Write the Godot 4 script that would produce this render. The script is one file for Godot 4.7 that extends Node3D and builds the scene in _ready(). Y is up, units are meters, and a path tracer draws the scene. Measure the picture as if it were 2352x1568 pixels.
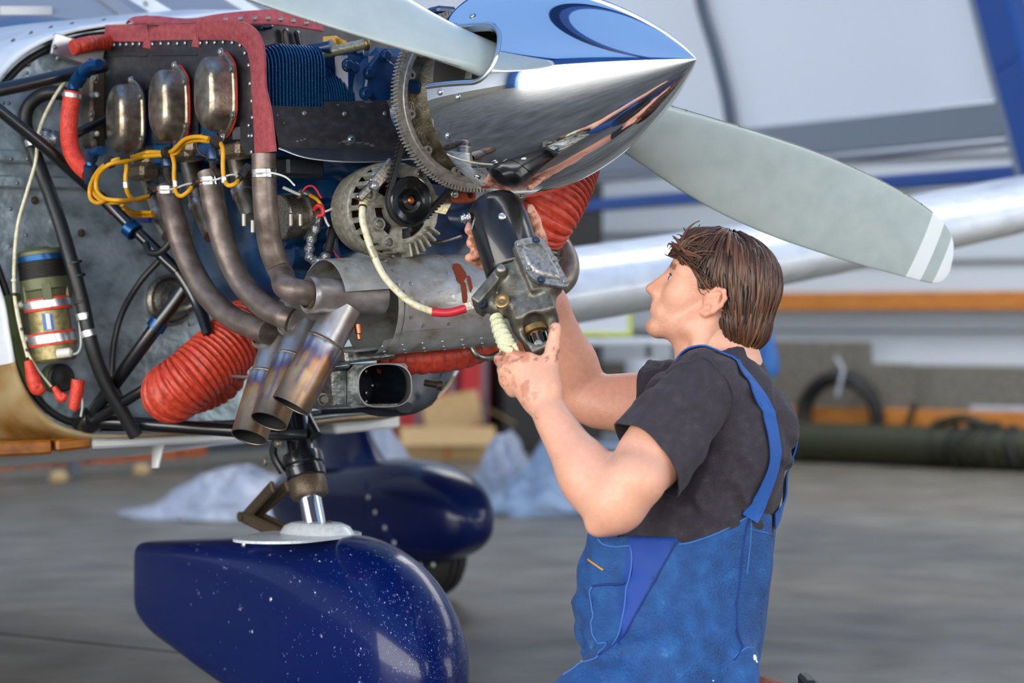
extends Node3D
# Metres, y up. Camera about 0.92 m above the hangar floor, looking along -z.
const FX := 5553.0
const EYE := Vector3(0, 0.92, 0)
var rng := RandomNumberGenerator.new()
var cam_basis := Basis(Vector3.RIGHT, -atan(44.0 / FX))
# aircraft axes: hub point, forward, starboard, up
var hub: Vector3
var fw: Vector3
var sb: Vector3
var up: Vector3
var M := {}
var names := {}
var group_no := 1
var NO_PARENT: Node3D = null

func _ready():
	rng.seed = 11
	set_view()
	set_axes()
	set_materials()
	build_hangar()
	build_backdrop_things()
	build_fuselage()
	build_gear()
	build_mount_and_bay()
	build_engine()
	build_exhaust()
	build_accessories()
	build_propeller()
	build_starter()
	build_person()

func set_view():
	var c := Camera3D.new()
	c.name = "camera"
	c.position = EYE
	c.basis = cam_basis
	var at := CameraAttributesPhysical.new()
	at.frustum_focal_length = 12.0 / (784.0 / FX)
	at.frustum_focus_distance = 4.86
	at.frustum_near = 0.05
	at.frustum_far = 300.0
	at.exposure_aperture = 2.9
	c.fov = rad_to_deg(2.0 * atan(784.0 / FX))
	c.attributes = at
	c.current = true
	add_child(c)
	var we := WorldEnvironment.new()
	we.name = "world_environment"
	var e := Environment.new()
	e.background_mode = Environment.BG_SKY
	var sky := Sky.new()
	var sm := ProceduralSkyMaterial.new()
	sm.sky_top_color = Color(0.97, 0.96, 0.94)
	sm.sky_horizon_color = Color(1.0, 0.985, 0.96)
	sm.sky_curve = 0.12
	sm.ground_bottom_color = Color(0.42, 0.42, 0.42)
	sm.ground_horizon_color = Color(0.6, 0.61, 0.63)
	sm.sky_energy_multiplier = 1.0
	sky.sky_material = sm
	e.sky = sky
	e.background_energy_multiplier = 4.0
	e.tonemap_mode = Environment.TONE_MAPPER_LINEAR
	e.tonemap_exposure = 2.2
	e.sdfgi_enabled = true
	e.ssao_enabled = true
	e.ssil_enabled = true
	we.environment = e
	add_child(we)

# ---------------------------------------------------------------- survey: sight lines of the photograph met with planes of the aircraft
func set_axes():
	var al := deg_to_rad(55.0)
	var be := deg_to_rad(1.6)
	fw = Vector3(cos(be) * cos(al), sin(be), cos(be) * sin(al))
	sb = Vector3(-sin(al), 0, cos(al))
	up = fw.cross(sb)
	if up.y < 0:
		up = -up
	hub = V(1203, 209, 4.86)

func ray(px: float, py: float) -> Vector3:
	return cam_basis * Vector3((px - 1176.0) / FX, -(py - 784.0) / FX, -1.0)

func V(px: float, py: float, d: float) -> Vector3:
	return EYE + ray(px, py) * d

func A(f: float, s: float, u: float) -> Vector3:
	return hub + fw * f + sb * s + up * u

func meet(px: float, py: float, n: Vector3, k: float) -> Vector3:
	var r := ray(px, py)
	return EYE + r * ((k - (EYE - hub).dot(n)) / r.dot(n))

func Q(px: float, py: float, s: float) -> Vector3:   # on the fore-and-aft plane s metres to starboard
	return meet(px, py, sb, s)

func W(px: float, py: float, f: float) -> Vector3:   # on the cross plane f metres ahead of the hub
	return meet(px, py, fw, f)

func floor_at(px: float, py: float, y := 0.0) -> Vector3:
	var r := ray(px, py)
	return EYE + r * ((y - EYE.y) / r.y)

func vs(list: Array) -> Array:   # [px, py, depth] triples
	var o := []
	for p in list:
		o.append(V(p[0], p[1], p[2]))
	return o

func qs(list: Array) -> Array:   # [px, py, starboard offset] triples
	var o := []
	for p in list:
		o.append(Q(p[0], p[1], p[2]))
	return o

func ws(list: Array) -> Array:
	var o := []
	for p in list:
		o.append(W(p[0], p[1], p[2]))
	return o

# ---------------------------------------------------------------- nodes
func numbered(n: String) -> String:
	if not names.has(n):
		names[n] = 0
		return n
	names[n] += 1
	return "%s_%03d" % [n, names[n]]

func thing(called: String, label: String, category: String, at := Vector3.ZERO, group := "") -> Node3D:
	var o := Node3D.new()
	o.name = numbered(called)
	o.position = at
	o.set_meta("label", label)
	o.set_meta("category", category)
	if group:
		o.set_meta("group", group)
	add_child(o)
	return o

func origin_of(n: Node) -> Vector3:
	var p := Vector3.ZERO
	while n and n != self and n is Node3D:
		p += n.position
		n = n.get_parent()
	return p

func part(called: String, st: SurfaceTool, mat: Material, parent: Node, flat := false) -> MeshInstance3D:   # a mesh whose points are given in the scene's metres
	if not flat:
		st.generate_normals()
	st.set_material(mat)
	var o := MeshInstance3D.new()
	o.mesh = st.commit()
	var par: Node = parent if parent else self
	o.name = called if parent else numbered(called)
	o.position = -origin_of(par)
	par.add_child(o, true)
	return o

func solo(called: String, st: SurfaceTool, mat: Material, label: String, category: String, at: Vector3, group := "") -> MeshInstance3D:   # a thing that is one mesh
	st.generate_normals()
	st.set_material(mat)
	var o := MeshInstance3D.new()
	o.mesh = st.commit()
	o.name = numbered(called)
	o.set_meta("label", label)
	o.set_meta("category", category)
	if group:
		o.set_meta("group", group)
	add_child(o)
	return o

func struct(called: String, st: SurfaceTool, mat: Material) -> MeshInstance3D:
	var o := part(called, st, mat, null)
	o.set_meta("kind", "structure")
	return o

var small := {}
func stud(called: String, parent: Node, at: Vector3, n: Vector3, r: float, mat: Material, kind := "dome", turn := 0.0) -> MeshInstance3D:   # rivet, screw or nut: one shared mesh per kind
	if not small.has(kind):
		var st := S()
		match kind:
			"dome": lathe(st, Vector3.ZERO, Vector3.UP, [[1.0, 0.0], [0.96, 0.22], [0.72, 0.45], [0.38, 0.56], [0.0, 0.6]], 12, true)
			"screw":
				lathe(st, Vector3.ZERO, Vector3.UP, [[1.0, 0.0], [0.98, 0.18], [0.8, 0.42], [0.4, 0.56], [0.0, 0.58]], 14, true)
				for k in 2:
					box(st, Vector3(0, 0.56, 0), Basis(Vector3.UP, k * PI / 2), Vector3(0.95, 0.1, 0.2), 0.02)
			"flush":
				lathe(st, Vector3.ZERO, Vector3.UP, [[1.0, 0.0], [1.0, 0.12], [0.85, 0.16], [0.35, 0.16], [0.3, 0.02], [0.0, 0.02]], 12)
			"hex":
				lathe(st, Vector3.ZERO, Vector3.UP, [[1.0, 0.0], [1.0, 0.8], [0.86, 0.95], [0.0, 0.95]], 6)
				lathe(st, Vector3.ZERO, Vector3.UP, [[0.5, 0.9], [0.5, 1.35], [0.4, 1.45], [0.0, 1.45]], 10)
			"bolt":
				lathe(st, Vector3.ZERO, Vector3.UP, [[1.35, 0.0], [1.35, 0.18], [1.0, 0.2]], 14)
				lathe(st, Vector3.ZERO, Vector3.UP, [[1.0, 0.15], [1.0, 0.85], [0.85, 1.0], [0.0, 1.0]], 6)
		st.generate_normals()
		small[kind] = st.commit()
	var o := MeshInstance3D.new()
	o.name = called
	o.mesh = small[kind]
	o.material_override = mat
	var b := basis_y(n)
	o.transform = Transform3D((b * Basis(Vector3.UP, turn)).scaled(Vector3(r, r, r)), at - origin_of(parent))
	parent.add_child(o, true)
	return o

func basis_y(n: Vector3, hint := Vector3(0.13, 0.2, 1)) -> Basis:   # y along n
	var y := n.normalized()
	var x := y.cross(hint)
	if x.length() < 1e-3:
		x = y.cross(Vector3(1, 0.1, 0))
	x = x.normalized()
	return Basis(x, y, x.cross(y).normalized())

# ---------------------------------------------------------------- shapes
func S() -> SurfaceTool:
	var st := SurfaceTool.new()
	st.begin(Mesh.PRIMITIVE_TRIANGLES)
	st.set_color(Color.WHITE)
	st.set_uv(Vector2.ZERO)
	return st

func sg(st: SurfaceTool) -> void:
	group_no += 1
	st.set_smooth_group(group_no)

func tri(st: SurfaceTool, a: Vector3, b: Vector3, c: Vector3) -> void:
	st.add_vertex(a); st.add_vertex(b); st.add_vertex(c)

func quad(st: SurfaceTool, a: Vector3, b: Vector3, c: Vector3, d: Vector3) -> void:
	tri(st, a, b, c)
	tri(st, a, c, d)

func flatquad(st: SurfaceTool, a: Vector3, b: Vector3, c: Vector3, d: Vector3) -> void:
	sg(st)
	quad(st, a, b, c, d)

# rows of points; uv runs 0..1 over columns and rows unless given in metres by the caller
func grid(st: SurfaceTool, rows: Array, wrap := false, cols: Array = []) -> void:
	sg(st)
	var m: int = rows[0].size()
	var n := rows.size()
	var lim := m if wrap else m - 1
	for i in n - 1:
		var r0 = rows[i]
		var r1 = rows[i + 1]
		for j in lim:
			var k := (j + 1) % m
			var u0 := float(j) / lim
			var u1 := float(j + 1) / lim
			var v0 := float(i) / (n - 1)
			var v1 := float(i + 1) / (n - 1)
			var ids := [[i, j, u0, v0], [i, k, u1, v0], [i + 1, k, u1, v1], [i, j, u0, v0], [i + 1, k, u1, v1], [i + 1, j, u0, v1]]
			for q in ids:
				if cols:
					st.set_color(cols[q[0]][q[1]])
				st.set_uv(Vector2(q[2], q[3]))
				st.add_vertex(r0[q[1]] if q[0] == i else r1[q[1]])
	st.set_color(Color.WHITE)

func fan(st: SurfaceTool, ring, mid: Vector3, flip := false) -> void:
	sg(st)
	var n: int = ring.size()
	for i in n:
		var a: Vector3 = ring[i]
		var b: Vector3 = ring[(i + 1) % n]
		if flip:
			tri(st, a, mid, b)
		else:
			tri(st, a, b, mid)

func cr(p: Array, n: int) -> PackedVector3Array:   # smooth curve through the points
	var o := PackedVector3Array()
	var last := p.size() - 1
	for i in last:
		var a: Vector3 = p[max(i - 1, 0)]
		var b: Vector3 = p[i]
		var c: Vector3 = p[i + 1]
		var d: Vector3 = p[min(i + 2, last)]
		if i == 0:
			a = b * 2.0 - c
		if i + 1 == last:
			d = c * 2.0 - b
		for k in n:
			o.append(b.cubic_interpolate(c, a, d, float(k) / n))
	o.append(p[last])
	return o

func frames(path: PackedVector3Array) -> Array:
	var o := []
	var n := path.size()
	var t0 := (path[1] - path[0]).normalized()
	var b := basis_y(t0)
	var x := b.x
	for i in n:
		var t := (path[min(i + 1, n - 1)] - path[max(i - 1, 0)]).normalized()
		x = (x - t * x.dot(t)).normalized()
		o.append(Basis(x, t, x.cross(t).normalized()))
	return o

func tube(st: SurfaceTool, path: PackedVector3Array, rad, sides := 10, caps := true, tint = null) -> void:
	var fr := frames(path)
	var n := path.size()
	var rows := []
	var cols := []
	for i in n:
		var t := float(i) / (n - 1)
		var r: float = rad.call(t) if rad is Callable else rad[i] if rad is Array else float(rad)
		var row := PackedVector3Array()
		var crow := []
		for k in sides:
			var an := TAU * k / sides
			row.append(path[i] + (fr[i].x * cos(an) + fr[i].z * sin(an)) * r)
			if tint:
				crow.append(tint.call(t, float(k) / sides))
		rows.append(row)
		cols.append(crow)
	grid(st, rows, true, cols if tint else [])
	if caps:
		if tint:
			st.set_color(tint.call(0.0, 0.0))
		fan(st, rows[0], path[0], true)
		if tint:
			st.set_color(tint.call(1.0, 0.0))
		fan(st, rows[n - 1], path[n - 1])
		st.set_color(Color.WHITE)

# profile of [radius, height]; corners sharper than 35 degrees stay sharp unless smooth
func lathe(st: SurfaceTool, o: Vector3, ax: Vector3, prof: Array, seg := 24, smooth := false, from := 0.0, to := TAU, hint := Vector3(0.13, 0.2, 1)) -> void:
	var b := basis_y(ax, hint)
	var full := is_equal_approx(to - from, TAU)
	var cnt := seg if full else seg + 1
	var run := []
	for i in prof.size():
		var row := PackedVector3Array()
		for k in cnt:
			var an := from + (to - from) * k / seg
			row.append(o + b.y * float(prof[i][1]) + (b.x * cos(an) + b.z * sin(an)) * float(prof[i][0]))
		run.append(row)
		if i > 0 and i < prof.size() - 1 and not smooth:
			var d0 := Vector2(prof[i][0] - prof[i - 1][0], prof[i][1] - prof[i - 1][1])
			var d1 := Vector2(prof[i + 1][0] - prof[i][0], prof[i + 1][1] - prof[i][1])
			if absf(d0.angle_to(d1)) > 0.6:
				grid(st, run, full)
				run = [row]
	grid(st, run, full)

func box(st: SurfaceTool, c: Vector3, b: Basis, size: Vector3, bev := 0.002) -> void:
	var h := size / 2.0
	var e := minf(bev, minf(h.x, minf(h.y, h.z)) * 0.9)
	for ax in 3:
		for s in [-1.0, 1.0]:
			var p := []
			for q in [[-1, -1], [1, -1], [1, 1], [-1, 1]]:
				var v := Vector3.ZERO
				v[ax] = s * h[ax]
				v[(ax + 1) % 3] = q[0] * (h[(ax + 1) % 3] - e)
				v[(ax + 2) % 3] = q[1] * (h[(ax + 2) % 3] - e)
				p.append(c + b * v)
			st.set_uv(Vector2(0, 0))
			if s < 0:
				flatquad(st, p[0], p[1], p[2], p[3])
			else:
				flatquad(st, p[3], p[2], p[1], p[0])
	if e <= 0.0:
		return
	for ax in 3:
		var i1 := (ax + 1) % 3
		var i2 := (ax + 2) % 3
		for s1 in [-1.0, 1.0]:
			for s2 in [-1.0, 1.0]:
				var p := []
				for q in [[-1, 0], [1, 0], [1, 1], [-1, 1]]:
					var v := Vector3.ZERO
					v[ax] = q[0] * (h[ax] - e)
					v[i1] = s1 * (h[i1] - (e if q[1] else 0.0))
					v[i2] = s2 * (h[i2] - (0.0 if q[1] else e))
					p.append(c + b * v)
				if s1 * s2 < 0:
					flatquad(st, p[0], p[1], p[2], p[3])
				else:
					flatquad(st, p[3], p[2], p[1], p[0])
	for sx in [-1.0, 1.0]:
		for sy in [-1.0, 1.0]:
			for sz in [-1.0, 1.0]:
				sg(st)
				var s := Vector3(sx, sy, sz)
				var a := c + b * (s * Vector3(h.x, h.y - e, h.z - e))
				var d := c + b * (s * Vector3(h.x - e, h.y, h.z - e))
				var f := c + b * (s * Vector3(h.x - e, h.y - e, h.z))
				if sx * sy * sz > 0:
					tri(st, a, f, d)
				else:
					tri(st, a, d, f)

func holed(outer: PackedVector2Array, holes: Array) -> PackedVector2Array:
	var o := outer
	if Geometry2D.is_polygon_clockwise(o):
		o.reverse()
	for h0 in holes:
		var h: PackedVector2Array = h0.duplicate()
		if not Geometry2D.is_polygon_clockwise(h):
			h.reverse()
		var bi := 0
		var bj := 0
		var bd := 1e9
		for i in o.size():
			for j in h.size():
				var d := o[i].distance_squared_to(h[j])
				if d < bd:
					bd = d; bi = i; bj = j
		var n := PackedVector2Array()
		for i in bi + 1:
			n.append(o[i])
		for j in h.size() + 1:
			n.append(h[(bj + j) % h.size()])
		n.append(o[bi])
		for i in range(bi + 1, o.size()):
			n.append(o[i])
		o = n
	return o

func clip_ears(p: PackedVector2Array) -> PackedInt32Array:   # for outlines bridged to their holes
	var idx := range(p.size())
	var out := PackedInt32Array()
	while idx.size() > 2:
		var n: int = idx.size()
		var found := -1
		for i in n:
			var a := p[idx[(i + n - 1) % n]]
			var b := p[idx[i]]
			var c := p[idx[(i + 1) % n]]
			if (b - a).cross(c - b) <= 1e-12:
				continue
			var clear := true
			for j in n:
				var q := p[idx[j]]
				if q.is_equal_approx(a) or q.is_equal_approx(b) or q.is_equal_approx(c):
					continue
				if (b - a).cross(q - a) >= 0.0 and (c - b).cross(q - b) >= 0.0 and (a - c).cross(q - c) >= 0.0:
					clear = false
					break
			if clear:
				found = i
				break
		if found < 0:
			found = 0
		out.append_array([idx[(found + n - 1) % n], idx[found], idx[(found + 1) % n]])
		idx.remove_at(found)
	return out

# a flat plate cut to a polygon; b.x and b.y span it, b.z is its thickness
func plate(st: SurfaceTool, poly: PackedVector2Array, o: Vector3, b: Basis, thick: float, bev := 0.0, holes: Array = [], round_sides := true) -> void:
	if Geometry2D.is_polygon_clockwise(poly):
		poly.reverse()
	var inner := poly
	if bev > 0.0:
		var off := Geometry2D.offset_polygon(poly, -bev, Geometry2D.JOIN_MITER)
		if off.size() and off[0].size() == poly.size():
			inner = off[0]
			var best := 0
			for i in inner.size():
				if inner[i].distance_squared_to(poly[0]) < inner[best].distance_squared_to(poly[0]):
					best = i
			var shifted := PackedVector2Array()
			for i in inner.size():
				shifted.append(inner[(best + i) % inner.size()])
			inner = shifted
		else:
			bev = 0.0
	var face := holed(inner, holes) if holes else inner
	var ids := clip_ears(face) if holes else Geometry2D.triangulate_polygon(face)
	for side in [0.0, 1.0]:
		sg(st)
		for i in range(0, ids.size(), 3):
			var p := []
			for k in 3:
				var q := face[ids[i + k]]
				p.append(o + b.x * q.x + b.y * q.y + b.z * (thick * side))
			var turned: bool = (face[ids[i + 1]] - face[ids[i]]).cross(face[ids[i + 2]] - face[ids[i]]) > 0
			st.set_uv(Vector2.ZERO)
			if turned == (side > 0.5):
				tri(st, p[0], p[2], p[1])
			else:
				tri(st, p[0], p[1], p[2])
	var loops := [poly]
	loops.append_array(holes)
	for li in loops.size():
		var lp: PackedVector2Array = loops[li]
		sg(st)
		for i in lp.size():
			var k := (i + 1) % lp.size()
			if not round_sides:
				sg(st)
			var z0 := b.z * (bev if li == 0 else 0.0)
			var z1 := b.z * (thick - (bev if li == 0 else 0.0))
			var a := o + b.x * lp[i].x + b.y * lp[i].y
			var c := o + b.x * lp[k].x + b.y * lp[k].y
			quad(st, a + z0, a + z1, c + z1, c + z0)
	if bev > 0.0:
		for side in 2:
			sg(st)
			for i in poly.size():
				var k := (i + 1) % poly.size()
				if not round_sides:
					sg(st)
				var zf := b.z * (thick if side else 0.0)
				var ze := b.z * (thick - bev if side else bev)
				var a := o + b.x * poly[i].x + b.y * poly[i].y + ze
				var c := o + b.x * poly[k].x + b.y * poly[k].y + ze
				var ai := o + b.x * inner[i].x + b.y * inner[i].y + zf
				var ci := o + b.x * inner[k].x + b.y * inner[k].y + zf
				if side:
					quad(st, a, ai, ci, c)
				else:
					quad(st, a, c, ci, ai)

func circle2(c: Vector2, r: float, n: int, from := 0.0) -> PackedVector2Array:
	var o := PackedVector2Array()
	for i in n:
		o.append(c + Vector2(cos(from + TAU * i / n), sin(from + TAU * i / n)) * r)
	return o

func smooth2(p: Array, n: int, closed := true) -> PackedVector2Array:   # rounded outline through [x, y] points
	var o := PackedVector2Array()
	var m := p.size()
	for i in (m if closed else m - 1):
		var a = p[(i - 1 + m) % m] if closed else p[max(i - 1, 0)]
		var b = p[i]
		var c = p[(i + 1) % m]
		var d = p[(i + 2) % m] if closed else p[min(i + 2, m - 1)]
		for k in n:
			o.append(Vector2(b[0], b[1]).cubic_interpolate(Vector2(c[0], c[1]), Vector2(a[0], a[1]), Vector2(d[0], d[1]), float(k) / n))
	if not closed:
		o.append(Vector2(p[m - 1][0], p[m - 1][1]))
	return o

func rounded(w: float, h: float, r: float, n := 5) -> PackedVector2Array:
	var o := PackedVector2Array()
	for q in [[1, 1, 0.0], [-1, 1, PI / 2], [-1, -1, PI], [1, -1, 1.5 * PI]]:
		for k in n + 1:
			var an: float = q[2] + PI / 2 * k / n
			o.append(Vector2(q[0] * (w / 2 - r) + cos(an) * r, q[1] * (h / 2 - r) + sin(an) * r))
	return o

# a bent sheet of even thickness through rows of points
func sheet(st: SurfaceTool, rows: Array, thick: float) -> void:
	var n := rows.size()
	var m: int = rows[0].size()
	var back := []
	for i in n:
		var br := PackedVector3Array()
		for j in m:
			var du: Vector3 = rows[i][min(j + 1, m - 1)] - rows[i][max(j - 1, 0)]
			var dv: Vector3 = rows[min(i + 1, n - 1)][j] - rows[max(i - 1, 0)][j]
			br.append(rows[i][j] + du.cross(dv).normalized() * thick)
		back.append(br)
	grid(st, rows)
	var rev := []
	for i in n:
		var r := PackedVector3Array(back[i])
		r.reverse()
		rev.append(r)
	grid(st, rev)
	for e in 2:
		var i := 0 if e == 0 else n - 1
		sg(st)
		for j in m - 1:
			quad(st, rows[i][j], back[i][j], back[i][j + 1], rows[i][j + 1])
		var jj := 0 if e == 0 else m - 1
		sg(st)
		for k in n - 1:
			quad(st, rows[k][jj], back[k][jj], back[k + 1][jj], rows[k + 1][jj])

func ellipse_rows(secs: Array, seg: int) -> Array:   # [centre, x half axis, y half axis, exponent]
	var rows := []
	for s in secs:
		var row := PackedVector3Array()
		var e: float = 2.0 / s[3]
		for k in seg:
			var an := TAU * k / seg
			var c := cos(an)
			var d := sin(an)
			row.append(s[0] + s[1] * (signf(c) * pow(absf(c), e)) + s[2] * (signf(d) * pow(absf(d), e)))
		rows.append(row)
	return rows

func loft(st: SurfaceTool, secs: Array, seg := 32, caps := true) -> void:
	var rows := ellipse_rows(secs, seg)
	grid(st, rows, true)
	if caps:
		fan(st, rows[0], secs[0][0], true)
		fan(st, rows[-1], secs[-1][0])

# ---------------------------------------------------------------- blended bodies: distances to tapered bones on a grid, meshed as surface nets
class Field:
	var o: Vector3
	var c: float
	var nx: int
	var ny: int
	var nz: int
	var d := PackedFloat32Array()

	func _init(lo: Vector3, hi: Vector3, cell: float):
		o = lo
		c = cell
		nx = int(ceil((hi.x - lo.x) / cell)) + 1
		ny = int(ceil((hi.y - lo.y) / cell)) + 1
		nz = int(ceil((hi.z - lo.z) / cell)) + 1
		d.resize(nx * ny * nz)
		d.fill(0.5)

	func span(lo: Vector3, hi: Vector3) -> Array:
		var a := ((lo - o) / c).floor()
		var b := ((hi - o) / c).ceil()
		return [maxi(0, int(a.x)), mini(nx - 1, int(b.x)), maxi(0, int(a.y)), mini(ny - 1, int(b.y)), maxi(0, int(a.z)), mini(nz - 1, int(b.z))]

	func put(i: int, v: float, k: float, mode: int) -> void:
		var w := d[i]
		if mode == 0:
			var h := maxf(k - absf(w - v), 0.0) / k
			d[i] = minf(w, v) - h * h * k * 0.25
		elif mode == 1:
			var h := maxf(k - absf(w + v), 0.0) / k
			d[i] = maxf(w, -v) + h * h * k * 0.25
		else:
			var h := maxf(k - absf(w - v), 0.0) / k
			d[i] = maxf(w, v) + h * h * k * 0.25

	# a tapered bone; squash flattens it along the unit vector flat to that share of its radius
	func bone(a: Vector3, b: Vector3, ra: float, rb: float, k := 0.02, mode := 0, flat := Vector3.ZERO, squash := 1.0) -> void:
		var m := maxf(ra, rb) + k + c * 2.0
		var s := span(a.min(b) - Vector3(m, m, m), a.max(b) + Vector3(m, m, m))
		var ab := b - a
		var l2 := maxf(ab.length_squared(), 1e-9)
		var st := 1.0 / squash - 1.0
		var use := squash != 1.0
		for z in range(s[4], s[5] + 1):
			for y in range(s[2], s[3] + 1):
				var i: int = s[0] + nx * (y + ny * z)
				var p := o + Vector3(s[0], y, z) * c - a
				for x in range(s[0], s[1] + 1):
					var t := clampf(p.dot(ab) / l2, 0.0, 1.0)
					var q := p - ab * t
					if use:
						q += flat * (q.dot(flat) * st)
					var v := q.length() - (ra + (rb - ra) * t)
					if use:
						v *= squash if v < 0.0 else (squash + 1.0) * 0.5
					put(i, v, k, mode)
					i += 1
					p.x += c

	func ball(p0: Vector3, b: Basis, r: Vector3, k := 0.02, mode := 0) -> void:
		var m := maxf(r.x, maxf(r.y, r.z)) + k + c * 2.0
		var s := span(p0 - Vector3(m, m, m), p0 + Vector3(m, m, m))
		var bi := b.transposed()
		var rr := Vector3.ONE / r
		var r2 := rr * rr
		for z in range(s[4], s[5] + 1):
			for y in range(s[2], s[3] + 1):
				var i: int = s[0] + nx * (y + ny * z)
				for x in range(s[0], s[1] + 1):
					var q := bi * (o + Vector3(x, y, z) * c - p0)
					var k0 := (q * rr).length()
					var k1 := (q * r2).length()
					put(i, k0 * (k0 - 1.0) / maxf(k1, 1e-6), k, mode)
					i += 1

	# a rounded box
	func slab(p0: Vector3, b: Basis, half: Vector3, r: float, k := 0.01, mode := 0) -> void:
		var m := half.length() + k + c * 2.0
		var s := span(p0 - Vector3(m, m, m), p0 + Vector3(m, m, m))
		var bi := b.transposed()
		var hh := half - Vector3(r, r, r)
		for z in range(s[4], s[5] + 1):
			for y in range(s[2], s[3] + 1):
				var i: int = s[0] + nx * (y + ny * z)
				for x in range(s[0], s[1] + 1):
					var q := (bi * (o + Vector3(x, y, z) * c - p0)).abs() - hh
					var v := q.max(Vector3.ZERO).length() + minf(maxf(q.x, maxf(q.y, q.z)), 0.0) - r
					put(i, v, k, mode)
					i += 1

	func each(fn: Callable) -> void:   # fn(point, distance) -> distance, near the surface only
		for z in nz:
			for y in ny:
				var i := nx * (y + ny * z)
				for x in nx:
					if absf(d[i]) < 0.06:
						d[i] = fn.call(o + Vector3(x, y, z) * c, d[i])
					i += 1

	func at(p: Vector3) -> float:
		var q := (p - o) / c
		var x := clampi(int(q.x), 0, nx - 2)
		var y := clampi(int(q.y), 0, ny - 2)
		var z := clampi(int(q.z), 0, nz - 2)
		var f := Vector3(clampf(q.x - x, 0, 1), clampf(q.y - y, 0, 1), clampf(q.z - z, 0, 1))
		var i := x + nx * (y + ny * z)
		var j := i + nx * ny
		var a := lerpf(lerpf(d[i], d[i + 1], f.x), lerpf(d[i + nx], d[i + nx + 1], f.x), f.y)
		var b := lerpf(lerpf(d[j], d[j + 1], f.x), lerpf(d[j + nx], d[j + nx + 1], f.x), f.y)
		return lerpf(a, b, f.z)

	func out(p: Vector3) -> Vector3:   # outward direction
		var e := c
		return Vector3(at(p + Vector3(e, 0, 0)) - at(p - Vector3(e, 0, 0)), at(p + Vector3(0, e, 0)) - at(p - Vector3(0, e, 0)), at(p + Vector3(0, 0, e)) - at(p - Vector3(0, 0, e))).normalized()

	func snap(p: Vector3, lift := 0.0) -> Vector3:
		for k in 8:
			p -= out(p) * (at(p) - lift) * 0.9
		return p

	func skin(st: SurfaceTool, tint = null) -> void:
		var ids := {}
		var pts := PackedVector3Array()
		var cols := []
		var sx := nx
		var sxy := nx * ny
		for z in nz - 1:
			for y in ny - 1:
				var i := nx * (y + ny * z)
				for x in nx - 1:
					if absf(d[i]) < c * 2.5:
						var v := [d[i], d[i + 1], d[i + sx], d[i + sx + 1], d[i + sxy], d[i + sxy + 1], d[i + sxy + sx], d[i + sxy + sx + 1]]
						var neg := 0
						for k in 8:
							if v[k] < 0.0:
								neg += 1
						if neg > 0 and neg < 8:
							var sum := Vector3.ZERO
							var n := 0
							for e in [[0, 1], [2, 3], [4, 5], [6, 7], [0, 2], [1, 3], [4, 6], [5, 7], [0, 4], [1, 5], [2, 6], [3, 7]]:
								var p: float = v[e[0]]
								var q: float = v[e[1]]
								if (p < 0.0) != (q < 0.0):
									var t := p / (p - q)
									var a := Vector3(e[0] & 1, (e[0] >> 1) & 1, e[0] >> 2)
									var b := Vector3(e[1] & 1, (e[1] >> 1) & 1, e[1] >> 2)
									sum += a.lerp(b, t)
									n += 1
							ids[i] = pts.size()
							var w := o + (Vector3(x, y, z) + sum / n) * c
							pts.append(w)
							if tint:
								cols.append(tint.call(w))
					i += 1
		for i in ids:
			var x: int = i % nx
			var y: int = (i / nx) % ny
			var z: int = i / sxy
			for ax in 3:
				var s1: int = [sx, sxy, 1][ax]
				var s2: int = [sxy, 1, sx][ax]
				var e: int = [1, sx, sxy][ax]
				if ids.has(i - s1) and ids.has(i - s2) and ids.has(i - s1 - s2) and (d[i] < 0.0) != (d[i + e] < 0.0):
					var q := [ids[i], ids[i - s1], ids[i - s1 - s2], ids[i - s2]]
					if d[i] >= 0.0:
						q = [q[0], q[3], q[2], q[1]]
					for k in [0, 2, 1, 0, 3, 2]:
						if tint:
							st.set_color(cols[q[k]])
						st.add_vertex(pts[q[k]])

# ---------------------------------------------------------------- materials
var seeds := 100
func noise(freq: float, oct := 4, type := FastNoiseLite.TYPE_SIMPLEX_SMOOTH) -> FastNoiseLite:
	var n := FastNoiseLite.new()
	seeds += 1
	n.seed = seeds
	n.noise_type = type
	n.frequency = freq
	n.fractal_octaves = oct
	return n

# mottled surface colour: cols is a list of [position 0..1, Color]
func stain(cols: Array, freq := 0.012, oct := 5, size := 512, type := FastNoiseLite.TYPE_SIMPLEX_SMOOTH) -> NoiseTexture2D:
	var t := NoiseTexture2D.new()
	t.width = size
	t.height = size
	t.seamless = true
	t.noise = noise(freq, oct, type)
	var g := Gradient.new()
	var off := PackedFloat32Array()
	var cc := PackedColorArray()
	for c in cols:
		off.append(c[0])
		cc.append(c[1])
	g.offsets = off
	g.colors = cc
	t.color_ramp = g
	return t

func relief(freq := 0.05, strength := 4.0, oct := 3, size := 256, type := FastNoiseLite.TYPE_SIMPLEX_SMOOTH) -> NoiseTexture2D:
	var t := NoiseTexture2D.new()
	t.width = size
	t.height = size
	t.seamless = true
	t.noise = noise(freq, oct, type)
	t.as_normal_map = true
	t.bump_strength = strength
	return t

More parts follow.
